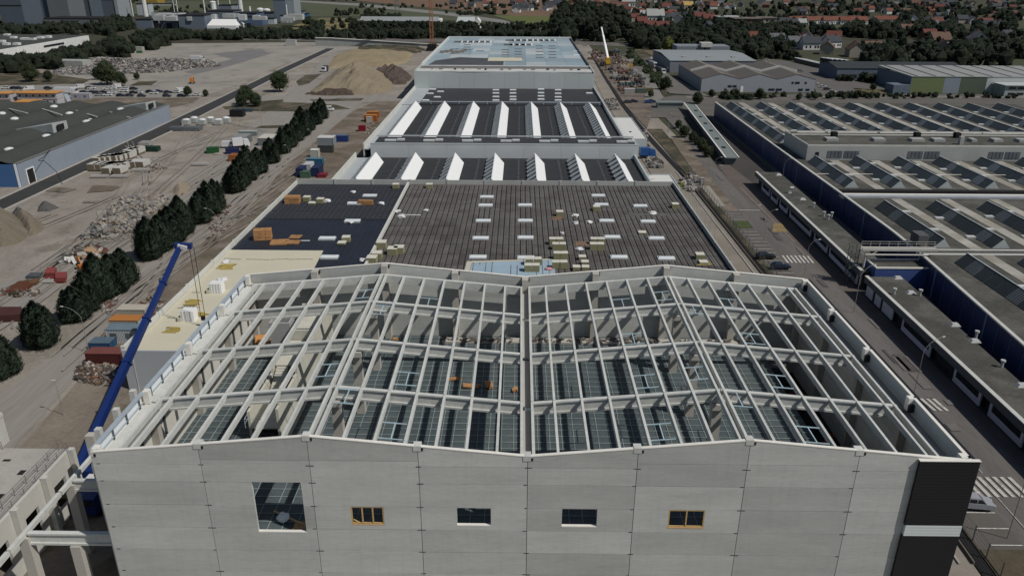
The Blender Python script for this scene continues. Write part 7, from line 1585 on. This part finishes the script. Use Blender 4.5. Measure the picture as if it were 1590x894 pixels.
lamp('curved street lamp leaning over the road beside the hall parapet',1418,615,9.5,(3.0,1.2),None,.065,.3); lamp('curved street lamp at the lower right beside the parking bays',1563,838,9.5,(3,1.5),None,.065,.3); lamp('curved street lamp by the dark office wing shadow',1325,487,9.5,(2.6,1.0),None,.065,.3)
for i,(u,v) in enumerate(((161,165),(1033,128),(400,73),(540,63),(590,64),(438,69),(1020,185),(1037,208))): lamp('slim distant lamp pole, %s in order from the left' % ORD[sorted([161,1033,400,540,590,438,1020,1037]).index(u)], u, v, 8, (.8,0), 'distant lamp poles', .12, .2)
fe = thing('mesh_fence', 'thin mesh fence with dark posts between the trench and the parking bays', 'fence', (54.2,110,0)); fmx = mat('fence_steel', (.09,.09,.085), .7)
ys_ = [8+k*3 for k in range(56)]
def fx(y): return lineX([(51.4,-20),(54.3,60),(54.1,134),(54.1,176)], y)
mpost = MB(); mpost.box(-.05,.05,-.05,.05,0,2.2); mpo = mpost.mesh('post', fmx)
for y in ys_: link('post', mpo, fe).location = Vector((fx(y),y,.2)) - wloc(fe)
mb = MB()
for a, b in zip(ys_, ys_[1:]):
    for z in (.5,1.0,1.5,2.0,2.3): mb.bar((fx(a),a,z),(fx(b),b,z),.035)
ob('wire', mb, fmx, fe)
tr_ = thing('trench_edging', 'long timber shuttered trench edge beside the pale haul track', 'trench', (52.5,100,0))
for k in range(30):
    y = 10+k*6; x = lineX([(50.6,10),(52.5,60),(52.2,134),(52.0,190)], y); x2 = lineX([(50.6,10),(52.5,60),(52.2,134),(52.0,190)], y+5.9); mb = MB(); mb.bar((x,y,.35),(x2,y+5.9,.35),.12,.5); ob('shutter_board', mb, mat('shutter_board', (.17,.145,.12)), tr_)
    mb = MB(); mb.bar((x-1.6,y,.3),(x2-1.6,y+5.9,.3),.25,.2); ob('edge_kerb', mb, sc1, tr_)
# rubble and blue tipper at the annex
p = G(1000,246,0); bt = lorry('small blue tipper lorry beside the long white annex',(p.x+1,p.y,.3),.1,5.5,'blue','blue')
for (uvs, seed, lab) in ((((990,205),(1003,204),(1008,232),(1012,240),(990,240)),92,'pile of grey rubble and mesh between the two white annexes'),(((1003,245),(1020,245),(1030,262),(1008,262)),93,'flat grey material spread beside the blue tipper'),(((940,155),(955,155),(962,172),(948,172)),94,'stacked timber and boards by the cross road end'),(((1056,282),(1076,270),(1090,285),(1085,300),(1065,298)),95,'cluttered machines and barriers at the trench end')):
    P = px(*uvs); t = thing('debris', lab, 'debris', (P[0].x,P[0].y,0)); chunks('stones', P, 260, .3, 1.5, [rub2,rub3,rub1], t, seed, lambda x,y: .4)
cont('pale grey site toilet box at the trench end','box',1087,1093,288,(.42,.42,.40),2.3,1.3)
cont('narrow yellow barrier box beside the right parapet','box',1056,1061,292,(.30,.32,.04),1.6,.6)
sf = thing('scaffold', 'light scaffold and cable frame leaning outside the right warehouse parapet', 'scaffold', (44,125,0)); mb = MB()
for k in range(7):
    y = 112+k*4.5
    for x in (43,44.6): mb.bar((x,y,0),(x,y,8.4),.06)
    mb.bar((43,y,7.4),(44.6,y,7.4),.06); 
    if k < 6:
        for z in (2.4,4.8,7.4,8.3): mb.bar((44.6,y,z),(44.6,y+4.5,z),.05)
        mb.bar((44.6,y,2.4),(44.6,y+4.5,4.8),.04)
ob('tubes', mb, mat('scaffold_tube', (.30,.30,.28), .5), sf)
# drums, posts and bits by roofs
for i,(u,v) in enumerate(((1105,155),(1060,155))): pass
pf = thing('cable_loop', 'thin black cable looping from the roof edge of the grey-blue hall', 'cable', (-150,176,0)); mb = MB(); pts_ = [(-151,184,7.5),(-150,178,6.4),(-148,172,6.8),(-145,170,7.2),(-142,170,4),(-141,170,0)]
for a, b in zip(pts_, pts_[1:]): mb.cyl(a,b,.09,n=5)
ob('cable', mb, dark, pf)
